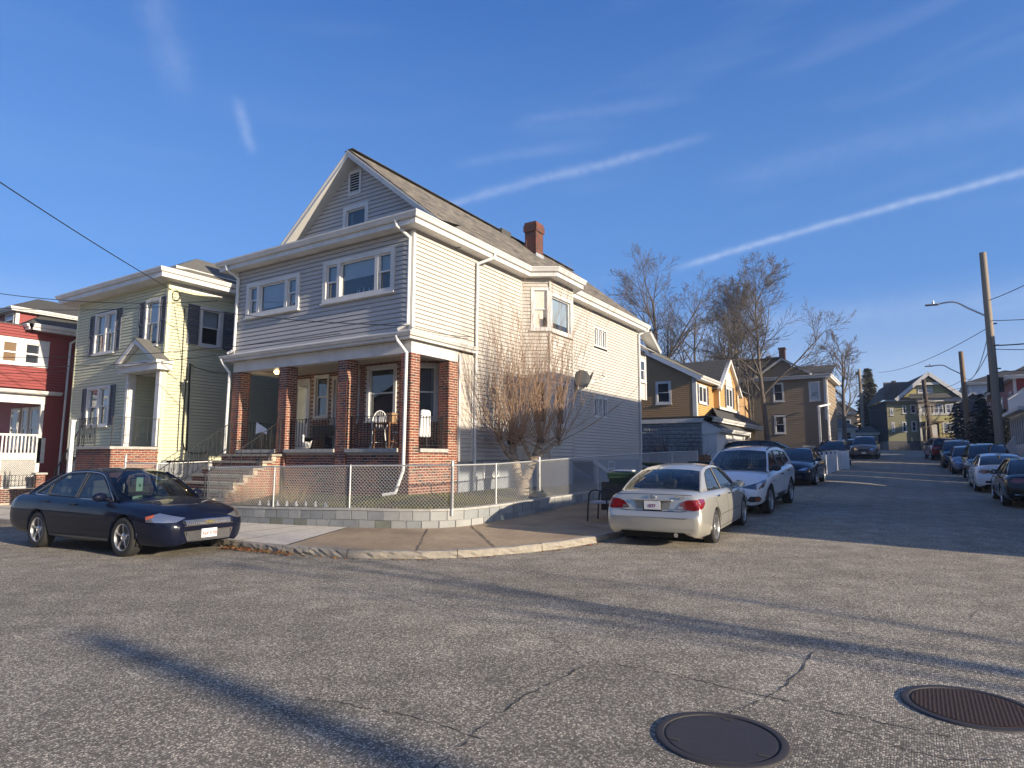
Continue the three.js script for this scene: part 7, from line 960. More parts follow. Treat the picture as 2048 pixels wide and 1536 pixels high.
{ const x = -6.12, z = -13.6, y = gr(x, z) + 0.12, t = worldThing('patio_chair', 'black framed patio chair with a pale seat left of the silver car', 'chair', [x, y, z]); part(t, 'seat', bx(x - 0.26, x + 0.3, y + 0.4, y + 0.44, z - 0.25, z + 0.25), M('pale seat mesh', [0.42, 0.42, 0.44], 0.7)); for (const k of [-0.28, 0.28]) { part(t, 'arm_frame', tube([[x - 0.28, y, z + k], [x - 0.25, y + 0.45, z + k], [x - 0.2, y + 0.66, z + k], [x - 0.02, y + 0.7, z + k], [x + 0.14, y + 0.62, z + k], [x + 0.2, y + 0.45, z + k]], 0.018, 6), mm.iron); part(t, 'leg', rod([x + 0.25, y, z + k], [x + 0.2, y + 0.45, z + k], 0.016), mm.iron); } }
{ const t = worldThing('wood_fence', 'low dark wooden fence behind the green bins', 'fence', [-9, 0.9, -30]); for (let k = 0; k < 22; k++) part(t, 'board', bx(-11.4 + k * 0.14, -11.27 + k * 0.14, 0.6, 1.75 + 0.02 * (k % 3), -31.02, -31), M('dark fence wood', [0.09, 0.065, 0.055], 0.9, { tex: woodTex })); part(t, 'rail', [bx(-11.4, -8.3, 0.95, 1.03, -31.06, -31.02), bx(-11.4, -8.3, 1.5, 1.58, -31.06, -31.02)], mats['dark fence wood']); }
// white picket fence
{
  const t = worldThing('picket_fence', 'white vinyl privacy and picket fence running to the kerb behind the navy sedan', 'fence', [-5, 0.9, -38]), A = [-8.4, -31.4], Bq = [-3.98, -44.6], L = Math.hypot(Bq[0] - A[0], Bq[1] - A[1]), f = frame(A[0], 0, A[1], (Bq[0] - A[0]) / L, (Bq[1] - A[1]) / L), yb = (u) => mix(0.72, 0.95, u / L);
  const a = frame(-3.95 - 0.0, 0, -32, 0, -1); const y0 = (u) => mix(0.64, 0.9, u / 12.7);
  for (let u = 0; u < 12.6; u += 0.155) part(t, 'picket', [a.bx(u, u + 0.1, y0(u) + 0.06, y0(u) + 1.08, 0, 0.02)], mm.whitePl); for (let u = 0; u < 12.6; u += 2.1) part(t, 'post', [a.bx(u, u + 0.13, y0(u) - 0.1, y0(u) + 1.2, -0.09, 0.04), a.bx(u - 0.02, u + 0.15, y0(u) + 1.2, y0(u) + 1.24, -0.11, 0.06)], mm.whitePl); part(t, 'rail', [beam([-3.98, y0(0) + 0.2, -32], [-3.98, y0(12.6) + 0.2, -44.6], 0.04, 0.09), beam([-3.98, y0(0) + 0.9, -32], [-3.98, y0(12.6) + 0.9, -44.6], 0.04, 0.09)], mm.whitePl);
  const b = frame(-4.0, 0, -44.62, 1, 0); part(t, 'end_panel', [b.bx(-0.2, 0.5, 0.86, 2.05, -0.05, 0.06), b.bx(-0.24, 0.54, 2.05, 2.09, -0.07, 0.08)], mm.whitePl); const c = frame(-8.4, 0, -32, 1, 0); for (let u = 0; u < 4.3; u += 0.14) part(t, 'picket', c.bx(u, u + 0.09, 0.7, 1.82, 0, 0.02), mm.whitePl); part(t, 'rail', [c.bx(0, 4.4, 0.95, 1.04, -0.03, 0), c.bx(0, 4.4, 1.55, 1.64, -0.03, 0)], mm.whitePl);
}
// ---------------------------------------------------------------- cars
function pchip(T, x, c) {                                  // monotone cubic through the key stations
  const n = T.length; if (x <= T[0][0]) return T[0][c]; if (x >= T[n - 1][0]) return T[n - 1][c];
  let i = 0; while (x > T[i + 1][0]) i++; const s = (k) => (T[k + 1][c] - T[k][c]) / (T[k + 1][0] - T[k][0]), d = (k) => { if (k === 0) return s(0); if (k === n - 1) return s(n - 2); const a = s(k - 1), b = s(k); return a * b <= 0 ? 0 : (2 * a * b) / (a + b); };
  const h = T[i + 1][0] - T[i][0], t = (x - T[i][0]) / h; return (1 + 2 * t) * (1 - t) ** 2 * T[i][c] + t * (1 - t) ** 2 * h * d(i) + t * t * (3 - 2 * t) * T[i + 1][c] + t * t * (t - 1) * h * d(i + 1);
}
const paint = (name, rgb, o = {}) => M(name, rgb, 0.4, { clearcoat: 1, clearcoatRoughness: 0.03, metalness: 0.25, specularIntensity: 0.2, ...o });
const font = await new FontLoader().loadAsync('fonts/droid/droid_sans_bold.typeface.json');
const text = (str, size, depth = 0.002) => { const g = new TextGeometry(str, { font, size, depth, curveSegments: 3, bevelEnabled: false }); g.computeBoundingBox(); const b = g.boundingBox; g.translate(-(b.min.x + b.max.x) / 2, -(b.min.y + b.max.y) / 2, 0); return ni(g); };
function buildBody(S, fine) {
  const K = S.kf, xs = new Set(K.map((k) => k[0])), x0 = K[0][0], x1 = K[K.length - 1][0], st = fine ? 0.05 : 0.12;
  for (let x = x0; x < x1; x += st) xs.add(+x.toFixed(4)); const Ra = S.R + S.gap;
  for (const c of [S.ax, S.bx]) for (let i = 0; i <= (fine ? 26 : 12); i++) xs.add(+(c - Ra * Math.cos(Math.PI * i / (fine ? 26 : 12))).toFixed(4));
  for (const [a, b] of [[K[0][0], K[2][0]], [K[K.length - 3][0], K[K.length - 1][0]]]) for (let i = 0; i <= 8; i++) xs.add(+mix(a, b, i / 8).toFixed(4));
  const X = [...xs].sort((a, b) => a - b), rows = [];
  for (const x of X) {
    const [yb, ym, ys, yc, wb, wm, ws] = [1, 2, 3, 4, 5, 6, 7].map((c) => pchip(K, x, c)); const h = ys - yb;
    let P = [[yb + 0.02, wb - 0.12], [yb, wb - 0.02], [yb + 0.02, wb + 0.005], [yb + 0.12 * h, mix(wb, wm, 0.45)], [mix(yb, ym, 0.55), mix(wb, wm, 0.86)], [ym, wm], [mix(ym, ys, 0.3), mix(wm, ws, 0.03)], [mix(ym, ys, 0.62), mix(wm, ws, 0.16)], [mix(ym, ys, 0.86), mix(wm, ws, 0.45)], [mix(ym, ys, 0.97), mix(wm, ws, 0.8)], [ys + 0.12 * (yc - ys), ws - 0.02], [ys + 0.45 * (yc - ys), ws * 0.84], [ys + 0.8 * (yc - ys), ws * 0.55], [yc, ws * 0.2], [yc, 0]];
    let ya = -1; for (const c of [S.ax, S.bx]) if (Math.abs(x - c) < Ra) ya = Math.max(ya, S.R + Math.sqrt(Ra * Ra - (x - c) ** 2));
    if (ya > 0) { const zAt = (y) => { for (let i = 2; i + 1 < P.length; i++) if (P[i + 1][0] >= y) { const t = (y - P[i][0]) / Math.max(1e-6, P[i + 1][0] - P[i][0]); return mix(P[i][1], P[i + 1][1], clamp(t, 0, 1)); } return P[9][1]; }; const z = zAt(ya); P = P.map(([y, w], i) => (i < 10 && y < ya ? [ya, i === 0 ? z - 0.08 : z] : [y, w])); }
    rows.push([x, P]);
  }
  const n = rows[0][1].length * 2 - 1, pos = [], ix = []; for (const [x, P] of rows) { for (const [y, w] of P) pos.push(x, y, w); for (let i = P.length - 2; i >= 0; i--) pos.push(x, P[i][0], -P[i][1]); }
  for (let i = 0; i + 1 < rows.length; i++) for (let j = 0; j + 1 < n; j++) { const a = i * n + j, b = a + n; ix.push(a, b, a + 1, a + 1, b, b + 1); }
  for (const [r, f] of [[0, 0], [rows.length - 1, 1]]) { const m = (n - 1) / 2; for (let j = 0; j < m; j++) { const a = r * n + j, b = r * n + j + 1, c = r * n + n - 1 - j, d = c - 1; ix.push(a, b, c, b, d, c); } }
  const g = new THREE.BufferGeometry(); g.setAttribute('position', new THREE.Float32BufferAttribute(pos, 3)); g.setIndex(ix); const q = toCreasedNormals(g, 0.55); return q;
}
function rayer(g) { const c = g.clone(); c.deleteAttribute('normal'); const m = new THREE.Mesh(c, new THREE.MeshBasicMaterial({ side: THREE.DoubleSide })); c.boundsTree = new MeshBVH(c); m.raycast = acceleratedRaycast; m.updateMatrixWorld(); const rc = new THREE.Raycaster(); return (o, d) => { rc.set(o, d); const h = rc.intersectObject(m, false); return h.length ? h[0].point : null; }; }
// a patch laid on the body: polygon in the plane seen along `dir`, a = sideways coordinate, b = height
function decal(cast, dir, pts, off = 0.006, rings = 4) {
  const d = V3(...dir).normalize(), a = V3(0, 1, 0).cross(d).normalize(), N = 44, P = []; const per = pts.map((p, i) => Math.hypot(pts[(i + 1) % pts.length][0] - p[0], pts[(i + 1) % pts.length][1] - p[1])), tot = per.reduce((s, v) => s + v, 0);
  pts.forEach((p, i) => { const m = Math.max(1, Math.round(N * per[i] / tot)), q = pts[(i + 1) % pts.length]; for (let k = 0; k < m; k++) P.push([mix(p[0], q[0], k / m), mix(p[1], q[1], k / m)]); });
  const cx = P.reduce((s, p) => s + p[0], 0) / P.length, cy = P.reduce((s, p) => s + p[1], 0) / P.length;
  const at = (u, v) => { const o = a.clone().multiplyScalar(u).addScaledVector(V3(0, 1, 0), v).addScaledVector(d, -5), h = cast(o, d); return h ? h.addScaledVector(d, -off) : null; };
  const ring = []; for (let k = 0; k <= rings; k++) ring.push(P.map((p) => at(mix(cx, p[0], k / rings), mix(cy, p[1], k / rings)))); const s = new Soup();
  for (let k = 0; k < rings; k++) for (let i = 0; i < P.length; i++) { const j = (i + 1) % P.length, q = [ring[k][i], ring[k][j], ring[k + 1][j], ring[k + 1][i]]; if (q.some((v) => !v)) continue; if (k === 0) s.tri(q[0].toArray(), q[2].toArray(), q[3].toArray()); else s.quad(...q.map((v) => v.toArray())); }
  const g = s.geo(); const m = mergeVertices(g.deleteAttribute('uv').deleteAttribute('normal'), 1e-4); m.computeVertexNormals(); return ni(m);
}
function seam(cast, dir, pts, w = 0.008, off = 0.003) { const d = V3(...dir).normalize(), a = V3(0, 1, 0).cross(d).normalize(), s = new Soup(); let o = null; const C = []; for (let i = 0; i + 1 < pts.length; i++) { const n = Math.max(1, Math.ceil(Math.hypot(pts[i + 1][0] - pts[i][0], pts[i + 1][1] - pts[i][1]) / 0.05)); for (let k = 0; k < n; k++) C.push([mix(pts[i][0], pts[i + 1][0], k / n), mix(pts[i][1], pts[i + 1][1], k / n)]); } C.push(pts[pts.length - 1]); C.forEach((p, i) => { const q = C[Math.min(i + 1, C.length - 1)], r = C[Math.max(0, i - 1)], dx = q[0] - r[0], dy = q[1] - r[1], l = Math.hypot(dx, dy) || 1, e = [1, -1].map((k) => { const u = p[0] - dy / l * k * w / 2, v = p[1] + dx / l * k * w / 2, h = cast(a.clone().multiplyScalar(u).addScaledVector(V3(0, 1, 0), v).addScaledVector(d, -5), d); return h ? h.addScaledVector(d, -off).toArray() : null; }); if (o && e[0] && e[1] && o[0] && o[1]) s.quad(o[0], o[1], e[1], e[0]); o = e; }); return s.p.length ? s.geo() : null; }
function makeWheel(parent, R, w, x, z, spokes, fine = true, rimMat = mm.rim) {
  const g = sub(parent, 'wheel'), sd = Math.sign(z), rr = R * 0.68; g.position.set(x, R, z);
  const L = (pts, n = fine ? 48 : 24) => { const q = new THREE.LatheGeometry(pts.map((p) => new THREE.Vector2(...p)), n); q.rotateX(Math.PI / 2); if (sd < 0) q.rotateY(Math.PI); return ni(q); };   // lathe axis to +z, outward face at +
  part(g, 'tyre', L([[rr, -w / 2], [R * 0.93, -w / 2], [R * 0.985, -w * 0.4], [R, -w * 0.3], [R, w * 0.3], [R * 0.985, w * 0.4], [R * 0.94, w / 2], [R * 0.8, w * 0.53], [rr, w * 0.47]]), mm.tyre);
  const parts = [L([[rr, w * 0.47], [rr * 0.97, w * 0.5], [rr * 0.93, w * 0.44], [rr * 0.92, 0], [rr * 0.92, -w / 2]]), L([[0.001, w * 0.4], [0.05, w * 0.39], [0.07, w * 0.33], [0.075, w * 0.1]], 20)];
  for (let k = 0; k < spokes; k++) { const a = (k / spokes) * 2 * Math.PI + 0.3, s = new Soup(), n = 4, wd = (t) => mix(0.62, 1, t) * (1.55 / spokes) * rr * 0.42; for (let i = 0; i < n; i++) { const t0 = i / n, t1 = (i + 1) / n, r0 = mix(0.05, rr * 0.95, t0), r1 = mix(0.05, rr * 0.95, t1), z0 = w * mix(0.33, 0.41, t0 * t0) + 0.012 * Math.sin(t0 * 3), z1 = w * mix(0.33, 0.41, t1 * t1) + 0.012 * Math.sin(t1 * 3), a0 = wd(t0), a1 = wd(t1); s.quad([r0, -a0 / 2, z0], [r1, -a1 / 2, z1], [r1, a1 / 2, z1], [r0, a0 / 2, z0]).quad([r0, -a0 / 2, z0 - 0.03], [r1, -a1 / 2, z1 - 0.03], [r1, -a1 / 2, z1], [r0, -a0 / 2, z0]).quad([r0, a0 / 2, z0], [r1, a1 / 2, z1], [r1, a1 / 2, z1 - 0.03], [r0, a0 / 2, z0 - 0.03]); } const q = s.geo(); q.rotateZ(a); if (sd < 0) q.rotateY(Math.PI); parts.push(q); }
  part(g, 'rim', parts, rimMat); part(g, 'brake_disc', L([[0.001, w * 0.1], [rr * 0.72, w * 0.1], [rr * 0.72, w * 0.04]], 24), M('brake disc', [0.16, 0.15, 0.14], 0.6, { metalness: 0.6 })); part(g, 'wheel_well', L([[0.001, -w * 0.15], [rr * 0.92, -w * 0.15]], 20), mm.under); return g;
}
function car(label, S, [x, y, z], rotY, slope = 0, { paint: P, fine = true, detail, cat = 'car', name = 'parked_car', clearGlass = false, group, trimMat = mm.blackPl, rimMat } = {}) {
  const t = thing(name, label, cat, [x, y, z], rotY, group); t.rotation.z = slope;
  const bg = buildBody(S, fine), cast = rayer(bg); part(t, 'body', bg, P);
  const [yB, zB, yT, zT] = S.gz, gz = (yy) => { const k = clamp((yy - yB) / (yT - yB), -0.2, 1.06); return zB - (zB - zT) * Math.pow(Math.max(0, k), 1.25) + (k < 0 ? -k * 0.02 : 0); };
  // cabin sides with window openings
  const shape = new THREE.Shape(), O = S.side; const spline = (pts) => { const c = new THREE.CatmullRomCurve3(pts.map((p) => V3(p[0], p[1], 0)), false, 'centripetal'); return c.getPoints(pts.length * 5).map((v) => [v.x, v.y]); };
  const top = spline(S.roofLine); const outline = [...O.front, ...top, ...O.rear]; shape.setFromPoints(outline.map((p) => new THREE.Vector2(...p)));
  S.windows.forEach((w) => shape.holes.push(new THREE.Path(w.map((p) => new THREE.Vector2(...p)))));
  const sideGeo = (sh, k, inset = 0, dense = false) => { const g = ni(new THREE.ShapeGeometry(sh)), p = g.attributes.position; for (let i = 0; i < p.count; i++) { const yy = p.getY(i); p.setZ(i, k * (gz(yy) - inset)); } g.computeVertexNormals(); return g; };
  part(t, 'cabin_side', [1, -1].map((k) => sideGeo(shape, k)), P);
  const gm = clearGlass ? mm.carGlass : mm.carGlassDk;
  for (const k of [1, -1]) S.windows.forEach((w) => { part(t, 'side_window', sideGeo(new THREE.Shape(w.map((p) => new THREE.Vector2(...p))), k, 0.006), gm); const q = w.map((p) => V3(p[0], p[1], k * (gz(p[1]) + 0.001))); q.push(q[0].clone()); const tb = []; for (let i = 0; i + 1 < q.length; i++) tb.push(rod(q[i], q[i + 1], 0.008, 0.008, 5)); part(t, 'window_trim', tb, S.chromeTrim && w === S.windows[0] ? trimMat : trimMat); });
  // roof
  { const s = [], n = top.length, m = 10, pos = [], ix = []; for (let i = 0; i < n; i++) for (let j = 0; j <= m; j++) { const q = -1 + 2 * j / m, bul = S.roofBulge ?? 0.045, f = i / (n - 1), [px, py] = top[i]; const ex = (f < 0.5 ? (1 - f * 2) * (S.ws.top[0] - top[0][0]) : (f * 2 - 1) * (S.rg.top[0] - top[n - 1][0])) * (1 - q * q); pos.push(px + ex, py + bul * (1 - Math.pow(Math.abs(q), 2.4)), q * gz(py)); } for (let i = 0; i + 1 < n; i++) for (let j = 0; j < m; j++) { const a = i * (m + 1) + j, b = a + m + 1; ix.push(a, b, a + 1, a + 1, b, b + 1); } const g = new THREE.BufferGeometry(); g.setAttribute('position', new THREE.Float32BufferAttribute(pos, 3)); g.setIndex(ix); g.computeVertexNormals(); part(t, 'roof', g, P); }
  // windscreen and rear glass
  const pane = (W, c0, c1, inset = 0) => { const n = 8, m = 14, pos = [], ix = []; for (let i = 0; i <= n; i++) for (let j = 0; j <= m; j++) { const f = mix(inset, 1 - inset, i / n), q = mix(-1 + inset * 1.3, 1 - inset * 1.3, j / m), e = [mix(c0[0], c1[0], f), mix(c0[1], c1[1], f)], ce = [mix(W.base[0], W.top[0], f), mix(W.base[1], W.top[1], f)], b = (1 - q * q), sag = (W.bow ?? 0.03) * Math.sin(f * Math.PI); pos.push(mix(e[0], ce[0], b) + Math.sign(W.base[0] - W.top[0]) * sag, mix(e[1], ce[1], b) + sag * 0.6, q * gz(e[1])); } for (let i = 0; i < n; i++) for (let j = 0; j < m; j++) { const a = i * (m + 1) + j, b2 = a + m + 1; ix.push(a, b2, a + 1, a + 1, b2, b2 + 1); } const g = new THREE.BufferGeometry(); g.setAttribute('position', new THREE.Float32BufferAttribute(pos, 3)); g.setIndex(ix); g.computeVertexNormals(); return g; };
  part(t, 'windscreen', pane(S.ws, O.front[O.front.length - 1], top[0]), gm); part(t, 'rear_window', pane(S.rg, O.rear[0], top[top.length - 1]), S.rearGlass ?? gm);
  { const f = (W, c0, c1) => { const c = []; for (const k of [1, -1]) { const p = []; for (let i = 0; i <= 6; i++) { const u = i / 6; const e = [mix(c0[0], c1[0], u), mix(c0[1], c1[1], u)], sag = (W.bow ?? 0.03) * Math.sin(u * Math.PI); p.push([e[0] + Math.sign(W.base[0] - W.top[0]) * (sag * 0.6 + 0.006), e[1] + sag * 0.4 + 0.006, k * gz(e[1]) * 0.985]); } c.push(tube(p, 0.022, 5, 12)); } return c; }; part(t, 'pillar', [...f(S.ws, O.front[O.front.length - 1], top[0]), ...f(S.rg, O.rear[0], top[top.length - 1])], P); }
  // inside
  if (clearGlass) { const sx = S.seats ?? [0.1, -0.85]; for (const q of sx) for (const k of [0.36, -0.36]) { const g1 = new RoundedBoxGeometry(0.5, 0.16, 0.5, 3, 0.06); g1.translate(q, 0.52, k); const g2 = new RoundedBoxGeometry(0.14, 0.62, 0.48, 3, 0.06); g2.rotateZ(0.22); g2.translate(q - 0.3, 0.84, k); const g3 = new RoundedBoxGeometry(0.1, 0.18, 0.26, 3, 0.045); g3.rotateZ(0.2); g3.translate(q - 0.38, 1.21, k); part(t, 'seat', [ni(g1), ni(g2), ni(g3)], mm.seat); } part(t, 'dashboard', ni(new RoundedBoxGeometry(0.45, 0.24, 1.36, 3, 0.08).translate(S.ws.base[0] - 0.42, 0.84, 0)), mm.blackPl); const sw = new THREE.TorusGeometry(0.18, 0.016, 8, 28); sw.rotateY(Math.PI / 2); sw.rotateZ(-0.4); sw.translate(S.ws.base[0] - 0.78, 0.92, -0.37); part(t, 'steering_wheel', ni(sw), mm.blackPl); part(t, 'rear_shelf', bx(S.rg.base[0] + 0.05, S.rg.base[0] + 0.55, 0.9, 0.94, -0.6, 0.6), mm.seat); const ti = S.ws.top; part(t, 'mirror_inside', ni(new RoundedBoxGeometry(0.03, 0.06, 0.22, 2, 0.012).translate(ti[0] - 0.02, ti[1] - 0.12, 0)), mm.blackPl); }
  part(t, 'cabin_floor', bx(S.rg.base[0] + 0.1, S.ws.base[0] - 0.1, 0.34, 0.38, -0.7, 0.7), mm.under);
  part(t, 'underbody', [bx(S.kf[0][0] + 0.25, S.kf[S.kf.length - 1][0] - 0.25, 0.2, 0.5, -0.62, 0.62), bx(S.bx + S.R + 0.12, S.ax - S.R - 0.12, 0.22, 0.45, -0.76, 0.76)], mm.under);
  const zw = S.track / 2; for (const c of [S.ax, S.bx]) for (const k of [1, -1]) { makeWheel(t, S.R, S.tw ?? 0.215, c, k * zw, S.spokes ?? 5, fine, rimMat); }
  { const q = []; for (const c of [S.ax, S.bx]) { const g = new THREE.CylinderGeometry(S.R + S.gap - 0.01, S.R + S.gap - 0.01, S.track + 0.1, 26, 1, true, 0, Math.PI); g.rotateX(Math.PI / 2); g.rotateZ(Math.PI / 2 * 0); const m = new THREE.CylinderGeometry(S.R + S.gap - 0.01, S.R + S.gap - 0.01, S.track + 0.12, 26, 1, true); m.rotateX(Math.PI / 2); m.translate(c, S.R, 0); const p = m.toNonIndexed(); const pp = p.attributes.position, keep = []; for (let i = 0; i < pp.count; i += 3) { const yy = (pp.getY(i) + pp.getY(i + 1) + pp.getY(i + 2)) / 3; if (yy > S.R - 0.12) for (let j = 0; j < 3; j++) keep.push(pp.getX(i + j), pp.getY(i + j), pp.getZ(i + j)); } const r = new THREE.BufferGeometry(); r.setAttribute('position', new THREE.Float32BufferAttribute(keep, 3)); r.computeVertexNormals(); part(t, 'wheel_arch', r, mm.under); } }
  if (S.mirror) for (const k of [1, -1]) { const [mx, my] = S.mirror, g = new THREE.SphereGeometry(0.13, 16, 12); g.scale(0.55, 0.62, 0.95); g.translate(mx, my, k * (gz(my) + 0.17)); part(t, 'side_mirror', [ni(g), rod([mx + 0.02, my - 0.04, k * (gz(my) - 0.02)], [mx, my - 0.03, k * (gz(my) + 0.1)], 0.035)], S.mirrorMat ?? P); const gl = new THREE.CircleGeometry(0.075, 16); gl.scale(1.3, 0.9, 1); gl.rotateY(-Math.PI / 2); gl.translate(mx - 0.064, my, k * (gz(my) + 0.17)); part(t, 'mirror_glass', ni(gl), M('mirror glass', [0.5, 0.55, 0.6], 0.02, { metalness: 1 })); }
  if (S.handles) for (const k of [1, -1]) for (const [hx, hy] of S.handles) { const h = cast(V3(hx, hy, k * 3), V3(0, 0, -k)); if (h) { const g = new RoundedBoxGeometry(0.2, 0.035, 0.03, 3, 0.013); g.translate(hx, hy, h.z + k * 0.02); part(t, 'door_handle', ni(g), S.handleMat ?? P); } }
  if (S.seams) for (const k of [1, -1]) { const g = S.seams.map((p) => seam(cast, [0, 0, -k], p.map(([a, b]) => [-k * a, b]), 0.009)).filter(Boolean); if (g.length) part(t, 'door_seam', g, mm.under); }
  const side = (pts, off, rings) => [1, -1].map((k) => decal(cast, [0, 0, -k], pts.map(([a, b]) => [-k * a, b]), off, rings));
  const front = (pts, off, r) => decal(cast, [-1, 0, 0], pts.map(([a, b]) => [a, b]), off, r);             // a = z to the car's ... (mirrored in pairs)
  const back = (pts, off, r) => decal(cast, [1, 0, 0], pts.map(([a, b]) => [-a, b]), off, r);
  detail?.({ t, cast, side, front, back, gz });
  return t;
}
const mirrorPts = (p) => p.map(([a, b]) => [-a, b]).reverse();
function plateAt(t, cast, facing, y, str, tilt = 0, ink = mm.plateInk, fr = null) {   // facing +1 front, -1 rear
  const h = cast(V3(facing * 5, y, 0), V3(-facing, 0, 0)), g = sub(t, 'licence_plate'), x = (h?.x ?? 0) + facing * 0.016, place = (q) => { q.rotateY(facing * Math.PI / 2); q.translate(x, y, 0); return ni(q); };
  if (fr) part(g, 'frame', place(new RoundedBoxGeometry(0.345, 0.19, 0.012, 2, 0.006)), fr); const p = place(new RoundedBoxGeometry(0.305, 0.152, 0.006, 3, 0.003)); if (fr) p.translate(facing * 0.006, 0, 0); part(g, 'plate', p, mm.plate); const tx = text(str, 0.058, 0.002); tx.translate(0, -0.008, 0.005); part(g, 'characters', place(tx).translate(facing * (fr ? 0.006 : 0), 0, 0), ink);
}
// ---- the dark blue sedan at the left
const SED = { R: 0.335, gap: 0.055, ax: 1.49, bx: -1.317, track: 1.6, spokes: 5,
  kf: [[-2.545, 0.4, 0.55, 0.62, 0.62, 0.6, 0.7, 0.66], [-2.51, 0.33, 0.55, 0.72, 0.73, 0.7, 0.82, 0.74], [-2.45, 0.28, 0.6, 0.93, 0.96, 0.77, 0.88, 0.74], [-2.2, 0.26, 0.62, 0.985, 1.04, 0.83, 0.915, 0.765], [-1.3, 0.24, 0.64, 0.975, 1.05, 0.87, 0.925, 0.8], [0, 0.22, 0.64, 0.94, 1.02, 0.875, 0.925, 0.81], [1.0, 0.22, 0.64, 0.905, 1.0, 0.87, 0.92, 0.795], [1.6, 0.22, 0.63, 0.87, 0.965, 0.86, 0.915, 0.755], [2.1, 0.22, 0.58, 0.8, 0.885, 0.8, 0.88, 0.69], [2.36, 0.2, 0.52, 0.72, 0.785, 0.7, 0.8, 0.62], [2.49, 0.21, 0.48, 0.62, 0.66, 0.58, 0.68, 0.56], [2.545, 0.26, 0.46, 0.55, 0.565, 0.48, 0.56, 0.5]],
  gz: [0.93, 0.79, 1.44, 0.575], side: { front: [[1.12, 0.86], [1.1, 0.925]], rear: [[-1.98, 0.99], [-1.98, 0.93], [-1.0, 0.9]] }, roofLine: [[0.33, 1.405], [0.05, 1.45], [-0.45, 1.465], [-0.85, 1.44], [-1.12, 1.39]],
  windows: [[[0.93, 0.965], [0.3, 1.355], [0.1, 1.395], [-0.2, 1.408], [-0.2, 0.965]], [[-0.28, 0.968], [-0.28, 1.41], [-0.7, 1.39], [-1.02, 1.345], [-1.24, 1.2], [-1.24, 0.99]], [[-1.3, 0.995], [-1.3, 1.17], [-1.68, 1.02]]],
  ws: { base: [1.36, 0.985], top: [0.42, 1.455], bow: 0.035 }, rg: { base: [-2.1, 1.03], top: [-1.2, 1.43], bow: 0.04 }, mirror: [0.82, 1.0], handles: [[-0.08, 0.855], [-1.06, 0.88]],
  seams: [[[-0.24, 0.93], [-0.24, 0.3]], [[1.02, 0.9], [1.08, 0.5], [1.02, 0.3]], [[-1.12, 0.6], [-1.22, 0.75], [-1.26, 0.95]], [[1.0, 0.3], [-0.9, 0.3]], [[1.2, 0.42], [-0.95, 0.44]]] };
const blueP = paint('midnight blue paint', [0.004, 0.006, 0.018], { metalness: 0, clearcoat: 0.6, specularIntensity: 0.1 });
